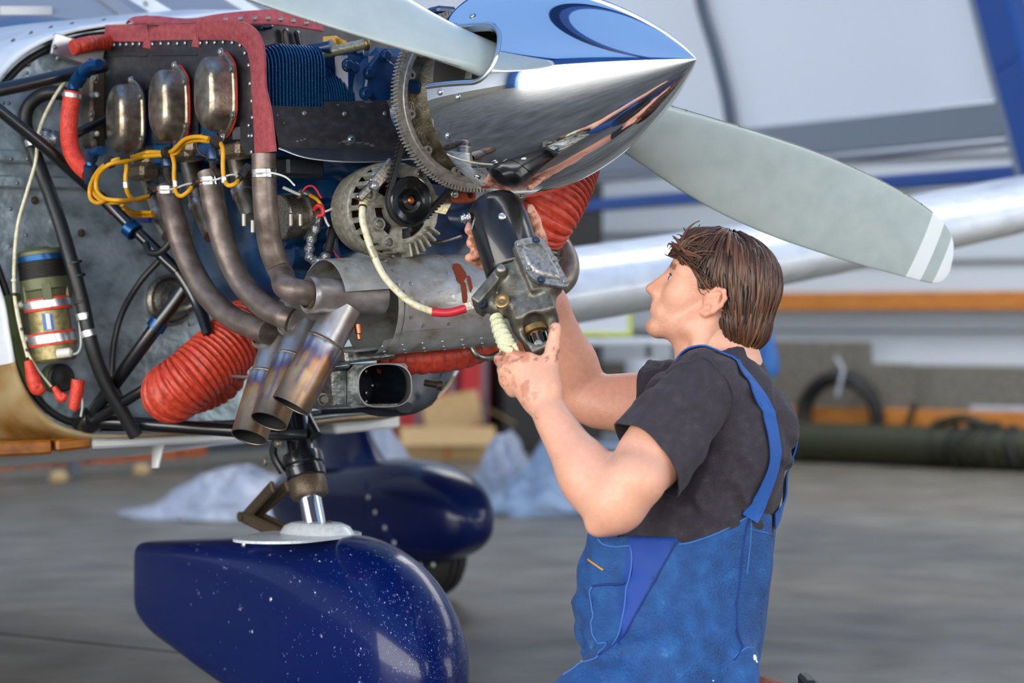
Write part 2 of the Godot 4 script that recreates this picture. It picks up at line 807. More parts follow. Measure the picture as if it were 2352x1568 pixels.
func mat(key: String, col: Color, rough: float, metal := 0.0, o := {}) -> StandardMaterial3D:
	var m := StandardMaterial3D.new()
	m.resource_name = key
	m.albedo_color = col
	m.roughness = rough
	m.metallic = metal
	m.cull_mode = BaseMaterial3D.CULL_DISABLED
	if o.has("tex"):
		m.albedo_texture = o.tex
	if o.has("rtex"):
		m.roughness_texture = o.rtex
	if o.has("nrm"):
		m.normal_enabled = true
		m.normal_texture = o.nrm
		m.normal_scale = o.get("bump", 0.5)
	if o.get("tri", o.has("tex") or o.has("nrm") or o.has("rtex")):
		m.uv1_triplanar = true
		m.uv1_triplanar_sharpness = 4.0
		var s = o.get("scale", 4.0)
		m.uv1_scale = s if s is Vector3 else Vector3(s, s, s)
	if o.has("coat"):
		m.clearcoat_enabled = true
		m.clearcoat = o.coat
		m.clearcoat_roughness = o.get("coat_rough", 0.08)
	if o.has("spec"):
		m.metallic_specular = o.spec
	if o.get("vcol", false):
		m.vertex_color_use_as_albedo = true
	if o.has("rim"):
		m.rim_enabled = true
		m.rim = o.rim
		m.rim_tint = 0.6
	if o.has("sss"):
		m.subsurf_scatter_enabled = true
		m.subsurf_scatter_strength = o.sss
	M[key] = m
	return m

func hx(s: String) -> Color:
	return Color.html(s)

func set_materials():
	var fine := relief(0.09, 3.0, 3)
	var coarse := relief(0.03, 5.0, 4)
	var pits := relief(0.16, 6.0, 2)
	# --- setting
	mat("concrete", Color.WHITE, 0.42, 0.0, {"tex": stain([[0.0, hx("4b463c")], [0.3, hx("615c51")], [0.55, hx("6c675c")], [0.8, hx("777267")], [1.0, hx("857f74")]], 0.005, 5, 1024), "scale": 0.45, "spec": 0.5})
	mat("siding", hx("b4bdc6"), 0.45, 0.0, {"spec": 0.4})
	mat("blockwork", Color.WHITE, 0.9, 0.0, {"tex": stain([[0.0, hx("55544e")], [0.5, hx("6d6b64")], [1.0, hx("807e77")]], 0.03, 4), "scale": 1.5})
	mat("brick_red", Color.WHITE, 0.9, 0.0, {"tex": stain([[0.0, hx("8c3d1c")], [0.5, hx("b55a2c")], [1.0, hx("cc7444")]], 0.04, 4), "scale": 2.0})
	mat("steel_blue", hx("1c4f9c"), 0.32, 0.0, {"coat": 0.4})
	mat("header_blue", hx("4a86cc"), 0.5)
	mat("steel_grey", hx("5d6670"), 0.5, 0.3)
	mat("steel_dark", hx("1b1c1e"), 0.6, 0.0)
	mat("membrane", hx("f4f7fb"), 0.3, 0.0, {"spec": 0.4})
	mat("aluminium", hx("a3a9b2"), 0.35, 0.8)
	var rs := mat("roof_sheet", hx("86aedc"), 0.5, 0.0)
	rs.backlight_enabled = true
	rs.backlight = Color(0.31, 0.42, 0.55).linear_to_srgb()
	var pane := mat("pane", Color(0.92, 0.96, 1.0, 0.12), 0.05)
	pane.transparency = BaseMaterial3D.TRANSPARENCY_ALPHA
	mat("timber", Color.WHITE, 0.6, 0.0, {"tex": stain([[0.0, hx("94591f")], [0.5, hx("b8742d")], [1.0, hx("cf8c42")]], 0.02, 4), "scale": Vector3(0.6, 5, 5)})
	mat("cardboard", Color.WHITE, 0.85, 0.0, {"tex": stain([[0.0, hx("a98c60")], [1.0, hx("bfa276")]], 0.02, 3), "scale": 2.0})
	mat("rubber_black", hx("141516"), 0.55, 0.0, {"spec": 0.5})
	mat("olive", Color.WHITE, 0.6, 0.0, {"tex": stain([[0.0, hx("171909")], [0.5, hx("272a13")], [1.0, hx("363a1d")]], 0.03, 4), "scale": 1.5})
	mat("plastic_red", hx("b01423"), 0.45)
	mat("plastic_grey", hx("6a6872"), 0.5)
	mat("plastic_film", hx("a9afbc"), 0.25, 0.0, {"nrm": coarse, "bump": 1.2, "scale": 2.0})
	mat("cloth_pale", hx("8fa3bb"), 0.6, 0.0, {"nrm": coarse, "bump": 1.0, "scale": 2.5})
	mat("plastic_blue", hx("0b63b0"), 0.4)
	mat("paper_white", hx("d9dde0"), 0.5)
	mat("plastic_yellow", hx("cdd62a"), 0.5)
	# --- aircraft skin
	mat("paint_white", Color.WHITE, 0.3, 0.0, {"tex": stain([[0.0, hx("c5cbd0")], [0.5, hx("dde1e4")], [1.0, hx("e8ebec")]], 0.01, 4), "scale": 1.5, "coat": 0.4})
	mat("paint_blue_deck", hx("163a6e"), 0.3, 0.0, {"coat": 0.5})
	mat("belly", Color.WHITE, 0.22, 0.0, {"tex": stain([[0.0, hx("6e4a1c")], [0.35, hx("99794a")], [0.7, hx("b9a67e")], [1.0, hx("cbbfa4")]], 0.008, 4), "scale": 1.0, "coat": 0.5})  # gold-brown of warm reflections, together with brown grime, put into the colour
	mat("keel_orange", Color.WHITE, 0.35, 0.0, {"tex": stain([[0.0, hx("6b3a0a")], [0.5, hx("8f5413")], [1.0, hx("a8691f")]], 0.02, 4), "scale": 2.0})
	mat("window_tint", hx("8b8f97"), 0.12, 0.0, {"spec": 0.6})
	mat("firewall", Color.WHITE, 0.38, 0.5, {"tex": stain([[0.0, hx("5d6a68")], [0.3, hx("84939a")], [0.5, hx("98a8b0")], [0.7, hx("a6b5bd")], [1.0, hx("b8c4ca")]], 0.008, 5, 1024), "scale": 1.6, "nrm": fine, "bump": 0.25})
	mat("gasket", hx("1c1a17"), 0.5)
	mat("frame_black", hx("101011"), 0.28, 0.0, {"spec": 0.6, "coat": 0.3})
	mat("rubber_hose", hx("1a1b1c"), 0.42, 0.0, {"nrm": fine, "bump": 0.3, "scale": 10.0})
	# --- engine
	mat("engine_blue", Color.WHITE, 0.35, 0.1, {"tex": stain([[0.0, hx("06203a")], [0.4, hx("0a2f55")], [0.7, hx("0c3b69")], [1.0, hx("124a7a")]], 0.015, 4), "scale": 3.0, "coat": 0.3})
	mat("fin_blue", Color.WHITE, 0.4, 0.3, {"tex": stain([[0.0, hx("0b1c2e")], [0.4, hx("13446f")], [0.75, hx("1f6699")], [1.0, hx("6f8a96")]], 0.06, 3), "scale": 6.0})
	mat("sump_dark", Color.WHITE, 0.5, 0.2, {"tex": stain([[0.0, hx("050709")], [0.6, hx("0f1722")], [1.0, hx("1f2d40")]], 0.03, 4), "scale": 3.0})
	mat("cover_bronze", Color.WHITE, 0.33, 0.9, {"tex": stain([[0.0, hx("6a5c48")], [0.4, hx("8d8171")], [0.75, hx("a39a8c")], [1.0, hx("b5ada2")]], 0.012, 4), "scale": 5.0, "nrm": fine, "bump": 0.12})
	mat("baffle", Color.WHITE, 0.42, 0.3, {"tex": stain([[0.0, hx("2a2a2c")], [0.5, hx("38373a")], [0.85, hx("454448")], [1.0, hx("5b5552")]], 0.015, 5), "scale": 5.0})
	mat("seal_red", Color.WHITE, 0.55, 0.0, {"tex": stain([[0.0, hx("8a363a")], [0.4, hx("a5484b")], [0.8, hx("b35658")], [0.93, hx("bd6a6b")], [1.0, hx("d9a3a3")]], 0.02, 5), "scale": 5.0, "nrm": fine, "bump": 0.3})
	mat("zinc", hx("c4c6c8"), 0.32, 0.9)
	mat("zinc_dull", hx("8f8c84"), 0.45, 0.85)
	mat("brass", hx("9c7c4e"), 0.38, 0.9)
	mat("copper", hx("b4694a"), 0.35, 0.9)
	mat("steel_bright", hx("d2d4d8"), 0.18, 1.0)
	mat("steel_worn", Color.WHITE, 0.35, 0.9, {"tex": stain([[0.0, hx("575047")], [0.5, hx("8a857c")], [1.0, hx("a9a69f")]], 0.03, 4), "scale": 8.0})
	mat("pushrod", Color.WHITE, 0.35, 0.5, {"tex": stain([[0.0, hx("7a6a48")], [0.35, hx("b5aa85")], [1.0, hx("cfc7a8")]], 0.03, 4), "scale": 6.0})
	mat("exhaust", Color.WHITE, 0.42, 0.5, {"tex": stain([[0.0, hx("56463d")], [0.3, hx("675850")], [0.55, hx("74675f")], [0.8, hx("857a73")], [1.0, hx("92715a")]], 0.008, 5), "scale": 5.0, "nrm": fine, "bump": 0.1})
	mat("exhaust_hot", Color.WHITE, 0.36, 0.85, {"vcol": true, "scale": 4.0, "tex": stain([[0.0, hx("d0ccc8")], [0.5, hx("e8e6e2")], [1.0, hx("ffffff")]], 0.012, 4)})
	mat("collector", Color.WHITE, 0.34, 0.45, {"tex": stain([[0.0, hx("6d625a")], [0.4, hx("8b8580")], [0.8, hx("a5a3a3")], [1.0, hx("b2b4ba")]], 0.008, 4), "scale": 5.0})
	mat("flange", Color.WHITE, 0.5, 0.7, {"tex": stain([[0.0, hx("4a3b2c")], [0.5, hx("7d6f5c")], [1.0, hx("a3967f")]], 0.04, 4), "scale": 8.0})
	mat("shroud", Color.WHITE, 0.34, 0.42, {"tex": stain([[0.0, hx("6e5438")], [0.14, hx("8a7b66")], [0.3, hx("a3a199")], [0.6, hx("b4b6b6")], [1.0, hx("c4c8ca")]], 0.007, 5, 1024), "scale": Vector3(2.2, 3.2, 2.2), "nrm": fine, "bump": 0.2})
	mat("rust_mark", Color.WHITE, 0.8, 0.1, {"tex": stain([[0.0, hx("5e2410")], [0.5, hx("8a3b1c")], [1.0, hx("a85a30")]], 0.05, 4), "scale": 12.0})
	mat("scat_orange", Color.WHITE, 0.45, 0.0, {"tex": stain([[0.0, hx("8f2413")], [0.5, hx("bf3d25")], [1.0, hx("cf5038")]], 0.02, 4), "scale": 5.0, "nrm": fine, "bump": 0.2})
	mat("sleeve_red", Color.WHITE, 0.42, 0.0, {"tex": stain([[0.0, hx("b5281a")], [0.5, hx("d63c26")], [1.0, hx("e25237")]], 0.02, 4), "scale": 6.0, "nrm": pits, "bump": 0.35})
	mat("lead_yellow", hx("d79a0c"), 0.4)
	mat("anodised_blue", hx("0b4474"), 0.3, 0.55)
	mat("fitting_slate", hx("33465f"), 0.35, 0.6)
	mat("wire_cream", Color.WHITE, 0.45, 0.0, {"tex": stain([[0.0, hx("b79a4c")], [0.35, hx("d8cfae")], [1.0, hx("e6e2cc")]], 0.02, 3), "scale": 5.0})
	mat("wire_white", hx("d9d6cc"), 0.45)
	mat("heatshrink_red", hx("cf2a36"), 0.4)
	mat("wire_blue", hx("1c2f8a"), 0.45)
	mat("pump_body", Color.WHITE, 0.4, 0.55, {"tex": stain([[0.0, hx("6d5a36")], [0.4, hx("8b8156")], [1.0, hx("a59b70")]], 0.02, 4), "scale": 6.0})
	mat("pump_olive", hx("5d6043"), 0.45, 0.4)
	mat("bracket_green", hx("4d5a33"), 0.5, 0.3)
	mat("label_blue", hx("2c64a8"), 0.4)
	mat("label_pale", hx("cfd4de"), 0.4)
	mat("alternator", Color.WHITE, 0.42, 0.45, {"tex": stain([[0.0, hx("6f6a58")], [0.4, hx("8f8d80")], [0.75, hx("a5a598")], [1.0, hx("b3b3a9")]], 0.015, 4), "scale": 8.0, "nrm": pits, "bump": 0.25})
	mat("belt", hx("16171a"), 0.5)
	mat("pulley", hx("1e2023"), 0.22, 0.6, {"coat": 0.4})
	mat("winding", hx("3a1612"), 0.45, 0.2)
	mat("ring_gear", Color.WHITE, 0.4, 0.35, {"tex": stain([[0.0, hx("7d766a")], [0.5, hx("a19d95")], [1.0, hx("b9b6b0")]], 0.02, 4), "scale": 6.0, "nrm": fine, "bump": 0.15})
	mat("ring_web", Color.WHITE, 0.5, 0.6, {"tex": stain([[0.0, hx("4a4232")], [0.45, hx("6b6250")], [1.0, hx("8f887a")]], 0.015, 4), "scale": 5.0, "nrm": pits, "bump": 0.25})
	mat("intake_cast", Color.WHITE, 0.35, 0.75, {"tex": stain([[0.0, hx("55594e")], [0.5, hx("8c9190")], [1.0, hx("b6bbbd")]], 0.02, 5), "scale": 5.0, "nrm": fine, "bump": 0.2})
	mat("tape_silver", hx("8d9093"), 0.3, 0.7, {"nrm": coarse, "bump": 1.5, "scale": 8.0})
	# --- propeller
	mat("spinner", hx("e4e6ea"), 0.045, 1.0, {"nrm": relief(0.004, 1.2, 2), "bump": 0.05, "scale": 2.0, "rtex": stain([[0.0, Color(0.6, 0.6, 0.6)], [0.72, Color(0.85, 0.85, 0.85)], [0.9, Color(1, 1, 1)], [1.0, Color(1, 1, 1)]], 0.02, 5)})
	mat("blade", Color.WHITE, 0.34, 0.0, {"tex": stain([[0.0, hx("a9b5b2")], [0.5, hx("b1bdba")], [1.0, hx("b8c3c0")]], 0.01, 4), "scale": 3.0, "coat": 0.15})
	mat("blade_white", hx("e9efef"), 0.35, 0.0, {"coat": 0.15})
	mat("blade_edge", Color.WHITE, 0.5, 0.2, {"tex": stain([[0.0, hx("4a4136")], [0.5, hx("8b8577")], [1.0, hx("a8b0aa")]], 0.06, 4), "scale": 10.0})
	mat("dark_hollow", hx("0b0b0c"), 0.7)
	# --- gear
	mat("oleo_black", hx("131417"), 0.2, 0.2, {"coat": 0.5})
	mat("chrome", hx("d5d8dc"), 0.08, 1.0)
	mat("link_bronze", Color.WHITE, 0.45, 0.5, {"tex": stain([[0.0, hx("2f271c")], [0.5, hx("57493a")], [1.0, hx("6d604f")]], 0.04, 4), "scale": 8.0})
	mat("collar_white", Color.WHITE, 0.35, 0.0, {"tex": stain([[0.0, hx("6e5a3c")], [0.12, hx("b9c0c0")], [0.5, hx("cfd6d8")], [1.0, hx("dbe0e2")]], 0.03, 4), "scale": 5.0, "coat": 0.3})
	mat("spat_blue_plain", hx("041447"), 0.25, 0.0, {"spec": 0.3, "coat": 0.3, "coat_rough": 0.06})
	var spat := mat("spat_blue", Color.WHITE, 0.25, 0.0, {"tri": false, "spec": 0.3, "coat": 0.3, "coat_rough": 0.07})
	spat.albedo_texture = chipped_paint()
	mat("tyre", hx("191a1b"), 0.7, 0.0, {"nrm": fine, "bump": 0.3})
	# --- starter
	mat("starter_black", Color.WHITE, 0.3, 0.1, {"tex": stain([[0.0, hx("0b0b0d")], [0.75, hx("151517")], [0.93, hx("232326")], [1.0, hx("5a564e")]], 0.03, 5), "scale": 8.0, "coat": 0.4})
	mat("starter_cast", Color.WHITE, 0.42, 0.65, {"tex": stain([[0.0, hx("4d4a3e")], [0.4, hx("67645a")], [0.7, hx("7b786f")], [1.0, hx("939189")]], 0.012, 4), "scale": 6.0, "nrm": pits, "bump": 0.08})
	mat("starter_lid", Color.WHITE, 0.36, 0.75, {"tex": stain([[0.0, hx("66645f")], [0.5, hx("92918d")], [1.0, hx("b0afab")]], 0.02, 5), "scale": 9.0, "nrm": fine, "bump": 0.25})
	mat("grease", hx("0c0c0d"), 0.15, 0.2, {"coat": 0.6})
	# --- person
	mat("skin", Color.WHITE, 0.42, 0.0, {"vcol": true, "tex": stain([[0.0, hx("dea287")], [0.5, hx("e2a98d")], [1.0, hx("e6b096")]], 0.02, 4), "scale": 6.0, "sss": 0.25, "nrm": pits, "bump": 0.14})
	mat("hair_brown", Color.WHITE, 0.38, 0.0, {"vcol": true, "spec": 0.5})
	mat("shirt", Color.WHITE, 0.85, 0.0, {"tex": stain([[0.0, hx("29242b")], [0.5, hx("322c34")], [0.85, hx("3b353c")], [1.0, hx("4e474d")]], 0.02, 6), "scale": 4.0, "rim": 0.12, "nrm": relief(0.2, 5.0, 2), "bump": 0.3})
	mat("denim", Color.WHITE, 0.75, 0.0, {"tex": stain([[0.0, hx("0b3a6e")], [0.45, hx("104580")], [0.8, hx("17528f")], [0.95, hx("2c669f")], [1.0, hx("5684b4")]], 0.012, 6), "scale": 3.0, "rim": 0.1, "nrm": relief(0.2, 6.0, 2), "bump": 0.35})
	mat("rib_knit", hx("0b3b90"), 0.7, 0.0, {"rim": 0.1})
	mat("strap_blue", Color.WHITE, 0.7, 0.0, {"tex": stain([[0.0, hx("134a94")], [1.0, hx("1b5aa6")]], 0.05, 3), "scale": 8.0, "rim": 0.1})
	mat("seam", hx("0d2f73"), 0.8)
	mat("seam_pale", hx("3d6cac"), 0.8)
	mat("bandage", Color.WHITE, 0.8, 0.0, {"tex": stain([[0.0, hx("a3a15a")], [0.4, hx("d6d6a8")], [1.0, hx("e8e8d6")]], 0.04, 3), "scale": 12.0, "nrm": pits, "bump": 0.25})
	mat("boot", Color.WHITE, 0.6, 0.0, {"tex": stain([[0.0, hx("4d2310")], [0.6, hx("7a3e20")], [1.0, hx("8f5230")]], 0.03, 4), "scale": 5.0})
	mat("eye_white", hx("b9aca4"), 0.25)
	mat("iris", hx("40505a"), 0.2)
	mat("lip", hx("b8695c"), 0.45)
	mat("nail", hx("dba893"), 0.3)
	mat("thread_orange", hx("c9903c"), 0.6)

# blue paint with stone chips down to primer, denser toward the blunt front end (v = 1) and on the shoulder
func chipped_paint() -> ImageTexture:
	var r := RandomNumberGenerator.new()
	r.seed = 5
	var w := 1024
	var im := Image.create(w, w, false, Image.FORMAT_RGB8)
	im.fill(hx("051750"))
	for k in 9500:
		var v := pow(r.randf(), 0.42)
		var u := r.randf()
		if r.randf() > 0.15 + 0.85 * v * v:
			continue
		var x := int(u * w)
		var y := int(v * w)
		var s := 1 if r.randf() < 0.72 else 2 if r.randf() < 0.8 else 3
		var c: Color = [hx("c9c8d6"), hx("8f9bc4"), hx("5f78b8"), hx("a99c96")][r.randi() % 4]
		im.fill_rect(Rect2i(x, y, s, maxi(1, s - r.randi() % 2)), c)
		if s > 1:
			for q in 3:
				im.fill_rect(Rect2i(x + r.randi_range(-4, 4), y + r.randi_range(-4, 4), 1, 1), c)
	return ImageTexture.create_from_image(im)

# ---------------------------------------------------------------- the hangar: far corner, two walls of siding, roof with rooflights, wide door openings
var corner: Vector3
var rdir: Vector3    # along the right-hand wall, toward the camera's right
var qdir: Vector3    # along the left-hand wall, toward the camera's left
const HR := 20.0
const HQ := 21.0
const HH := 6.0

func hg(r: float, q: float, y := 0.0) -> Vector3:
	return corner + rdir * r + qdir * q + Vector3(0, y, 0)

func hb() -> Basis:
	return Basis(rdir, Vector3.UP, -qdir)

func hbox(st: SurfaceTool, r0: float, r1: float, q0: float, q1: float, y0: float, y1: float, bev := 0.01) -> void:
	box(st, hg((r0 + r1) / 2, (q0 + q1) / 2, (y0 + y1) / 2), hb(), Vector3(r1 - r0, y1 - y0, q1 - q0), bev)

func build_hangar():
	corner = Vector3(-0.04, 0, -18.69)
	rdir = Vector3(cos(deg_to_rad(35)), 0, sin(deg_to_rad(35)))
	qdir = Vector3(-sin(deg_to_rad(35)), 0, cos(deg_to_rad(35)))
	var st := S()
	hbox(st, -0.3, HR + 0.3, -0.3, HQ + 0.3, -0.2, 0.0, 0.0)
	var fl := struct("floor", st, M.concrete)
	# joints sawn into the slab show as thin dark strips of sealant
	st = S()
	hbox(st, 9.3, 9.315, 0.0, HQ, 0.0, 0.002, 0.0)
	hbox(st, 0.0, HR, 10.3, 10.315, 0.0, 0.002, 0.0)
	part("joint_sealant", st, M.gasket, fl)
	# apron outside the doors
	st = S()
	hbox(st, -20.0, 60.0, HQ + 0.3, HQ + 60.0, -0.3, -0.02, 0.0)
	struct("ground", st, M.concrete)
	# right-hand wall (q = 0) with lapped siding boards
	st = S()
	hbox(st, -0.3, HR + 0.3, -0.3, -0.04, 0.0, HH, 0.0)
	var wr := struct("wall_right", st, M.steel_grey)
	var y := 0.62
	while y < HH - 0.1:
		st = S()
		var p := [hg(0, 0.0, y), hg(HR, 0.0, y)]
		var prof := [[0.0, 0.0], [0.05, 0.004], [0.05, 0.03], [0.012, 0.2], [0.012, 0.232], [-0.02, 0.238]]
		var rows := []
		for e in p:
			var row := PackedVector3Array()
			for q in prof:
				row.append(e + qdir * (q[0] - 0.02) + Vector3(0, q[1], 0))
			rows.append(row)
		for j in prof.size() - 1:
			flatquad(st, rows[0][j], rows[1][j], rows[1][j + 1], rows[0][j + 1])
		part("siding_board", st, M.siding, wr)
		y += 0.24
	st = S()
	hbox(st, 0.0, HR, -0.04, 0.06, 0.1, 0.62, 0.005)
	part("plinth", st, M.blockwork, wr)
	st = S()
	hbox(st, 0.0, HR, -0.04, 0.08, 0.0, 0.1, 0.005)
	part("kick_strip", st, M.siding, wr)
	# left-hand wall (r = 0)
	st = S()
	hbox(st, -0.3, 0.0, -0.3, HQ + 0.3, 0.0, HH, 0.0)
	var wl := struct("wall_left", st, M.steel_grey)
	y = 0.9
	while y < HH - 0.1:
		st = S()
		for q in [[0.03, y, y + 0.02], [0.01, y + 0.02, y + 0.23]]:
			hbox(st, 0.0, q[0], 0.0, HQ, q[1], q[2], 0.003)
		part("siding_board", st, M.siding, wl)
		y += 0.24
	st = S()
	hbox(st, 0.0, 0.05, 0.0, HQ, 0.12, 0.9, 0.005)
	part("plinth", st, M.blockwork, wl)
	# dark post where the walls meet
	st = S()
	hbox(st, -0.02, 0.32, -0.02, 0.32, 0.0, HH, 0.01)
	struct("trim_1", st, M.steel_dark)
	# door openings: header and jambs stand around the daylight
	st = S()
	hbox(st, -0.3, HR + 0.3, HQ, HQ + 0.3, 4.2, HH, 0.0)
	hbox(st, HR - 0.6, HR + 0.3, HQ, HQ + 0.3, 0.0, 4.2, 0.0)
	hbox(st, -0.3, 0.6, HQ, HQ + 0.3, 0.0, 4.2, 0.0)
	struct("wall_front", st, M.header_blue)
	st = S()
	hbox(st, HR, HR + 0.3, -0.3, 5.0, 0.0, HH, 0.0)
	hbox(st, HR, HR + 0.3, 17.0, HQ + 0.3, 0.0, HH, 0.0)
	hbox(st, HR, HR + 0.3, 5.0, 17.0, 4.6, HH, 0.0)
	hbox(st, HR, HR + 0.3, 5.0, 17.0, 0.0, 0.9, 0.0)
	struct("wall_end", st, M.siding)
	for k in 4:
		st = S()
		hbox(st, HR + 0.12, HR + 0.15, 5.0 + 3.0 * k, 8.0 + 3.0 * k, 0.9, 4.6, 0.0)
		var wn := struct("window_%d" % (k + 1), st, M.pane)
		st = S()
		for q in [5.0 + 3.0 * k, 8.0 + 3.0 * k]:
			hbox(st, HR, HR + 0.3, q - 0.05, q + 0.05, 0.9, 4.6, 0.01)
		part("window_frame", st, M.steel_grey, wn)
	# translucent blue roof with one long rooflight
	st = S()
	for q in [[-0.3, 2.0], [5.4, HQ + 0.3]]:
		hbox(st, -0.3, HR + 0.3, q[0], q[1], HH, HH + 0.2, 0.0)
	hbox(st, -0.3, 1.0, 2.0, 5.4, HH, HH + 0.2, 0.0)
	hbox(st, HR - 1.0, HR + 0.3, 2.0, 5.4, HH, HH + 0.2, 0.0)
	var rf := struct("ceiling", st, M.roof_sheet)
	for q in [[2.0, 3.7], [3.7, 5.4]]:
		st = S()
		hbox(st, 1.0, HR - 1.0, q[0], q[1], HH + 0.1, HH + 0.12, 0.0)
		part("rooflight_pane", st, M.pane, rf)
	st = S()
	for k in 5:
		var r := 2.0 + 4.0 * k
		hbox(st, r - 0.1, r + 0.1, 0.0, HQ, HH - 0.35, HH, 0.01)
	part("roof_beam", st, M.steel_blue, rf)
	# white panelled tilt-up door in a blue steel frame, hung across the far side
	var d0 := V(1390, 470, 13.6)
	var d1 := V(2352, 404, 10.7)
	d1.y = d0.y
	var ax := (d1 - d0).normalized()
	var dn := Vector3(-ax.z, 0, ax.x)
	if dn.z < 0:
		dn = -dn
	var db := Basis(ax, Vector3.UP, dn)
	var far := d0 - ax * 3.2
	st = S()
	box(st, far + ax * 3.6, db, Vector3(8.4, 0.07, 0.08), 0.012)
	var door := struct("door_1", st, M.steel_blue)
	var edge := func(px: float, py: float, lift: float) -> Vector3:   # a point in the door's own plane
		var r := ray(px, py)
		return EYE + r * ((d0 - EYE).dot(dn) / r.dot(dn)) + dn * lift
	# silver lower rail above the blue beam
	st = S()
	var lo := d0.y + 0.16
	box(st, Vector3(far.x, lo + 0.09, far.z) + ax * 3.6, db, Vector3(8.4, 0.17, 0.05), 0.01)
	box(st, Vector3(far.x, lo - 0.02, far.z) + ax * 3.6, db, Vector3(8.4, 0.03, 0.09), 0.008)
	part("lower_rail", st, M.aluminium, door)
	# curved rib and upright that divide the white panels
	var rib := [edge.call(1590, -160, 0.02), edge.call(1615, 0, 0.02), edge.call(1650, 120, 0.02), edge.call(1675, 220, 0.02), edge.call(1688, 300, 0.02), edge.call(1694, 360, 0.02)]
	st = S()
	tube(st, cr(rib, 6), 0.03, 10)
	part("rib", st, M.steel_grey, door)
	var post := [edge.call(2252, -170, 0.0), edge.call(2336, 150, 0.0), edge.call(2405, 400, 0.0)]
	st = S()
	for k in 2:
		var a: Vector3 = post[k]
		var b: Vector3 = post[k + 1]
		box(st, (a + b) / 2, Basis((b - a).normalized().cross(dn), (b - a).normalized(), dn), Vector3(0.21, (b - a).length() + 0.02, 0.12), 0.015)
	part("post", st, M.steel_blue, door)
	st = S()
	for k in 2:
		var a: Vector3 = post[k] - ax * 0.13
		var b: Vector3 = post[k + 1] - ax * 0.13
		box(st, (a + b) / 2, Basis((b - a).normalized().cross(dn), (b - a).normalized(), dn), Vector3(0.05, (b - a).length() + 0.02, 0.1), 0.01)
	part("post_edge", st, M.aluminium, door)
	# white panels, bowed a little
	var cuts := [-3.2, -0.55, 0.96, 2.75, 5.0]
	for k in 4:
		var rows := []
		for i in 9:
			var row := PackedVector3Array()
			for j in 7:
				var t: float = lerpf(cuts[k], cuts[k + 1], j / 6.0)
				var hgt := lo + 0.1 + 2.2 * i / 8.0
				row.append(Vector3(d0.x, hgt, d0.z) + ax * (t - 0.06 * i) - dn * (0.03 + 0.1 * sin(PI * j / 6.0) * 0.4))
			rows.append(row)
		st = S()
		sheet(st, rows, -0.015)
		part("panel", st, M.membrane, door)

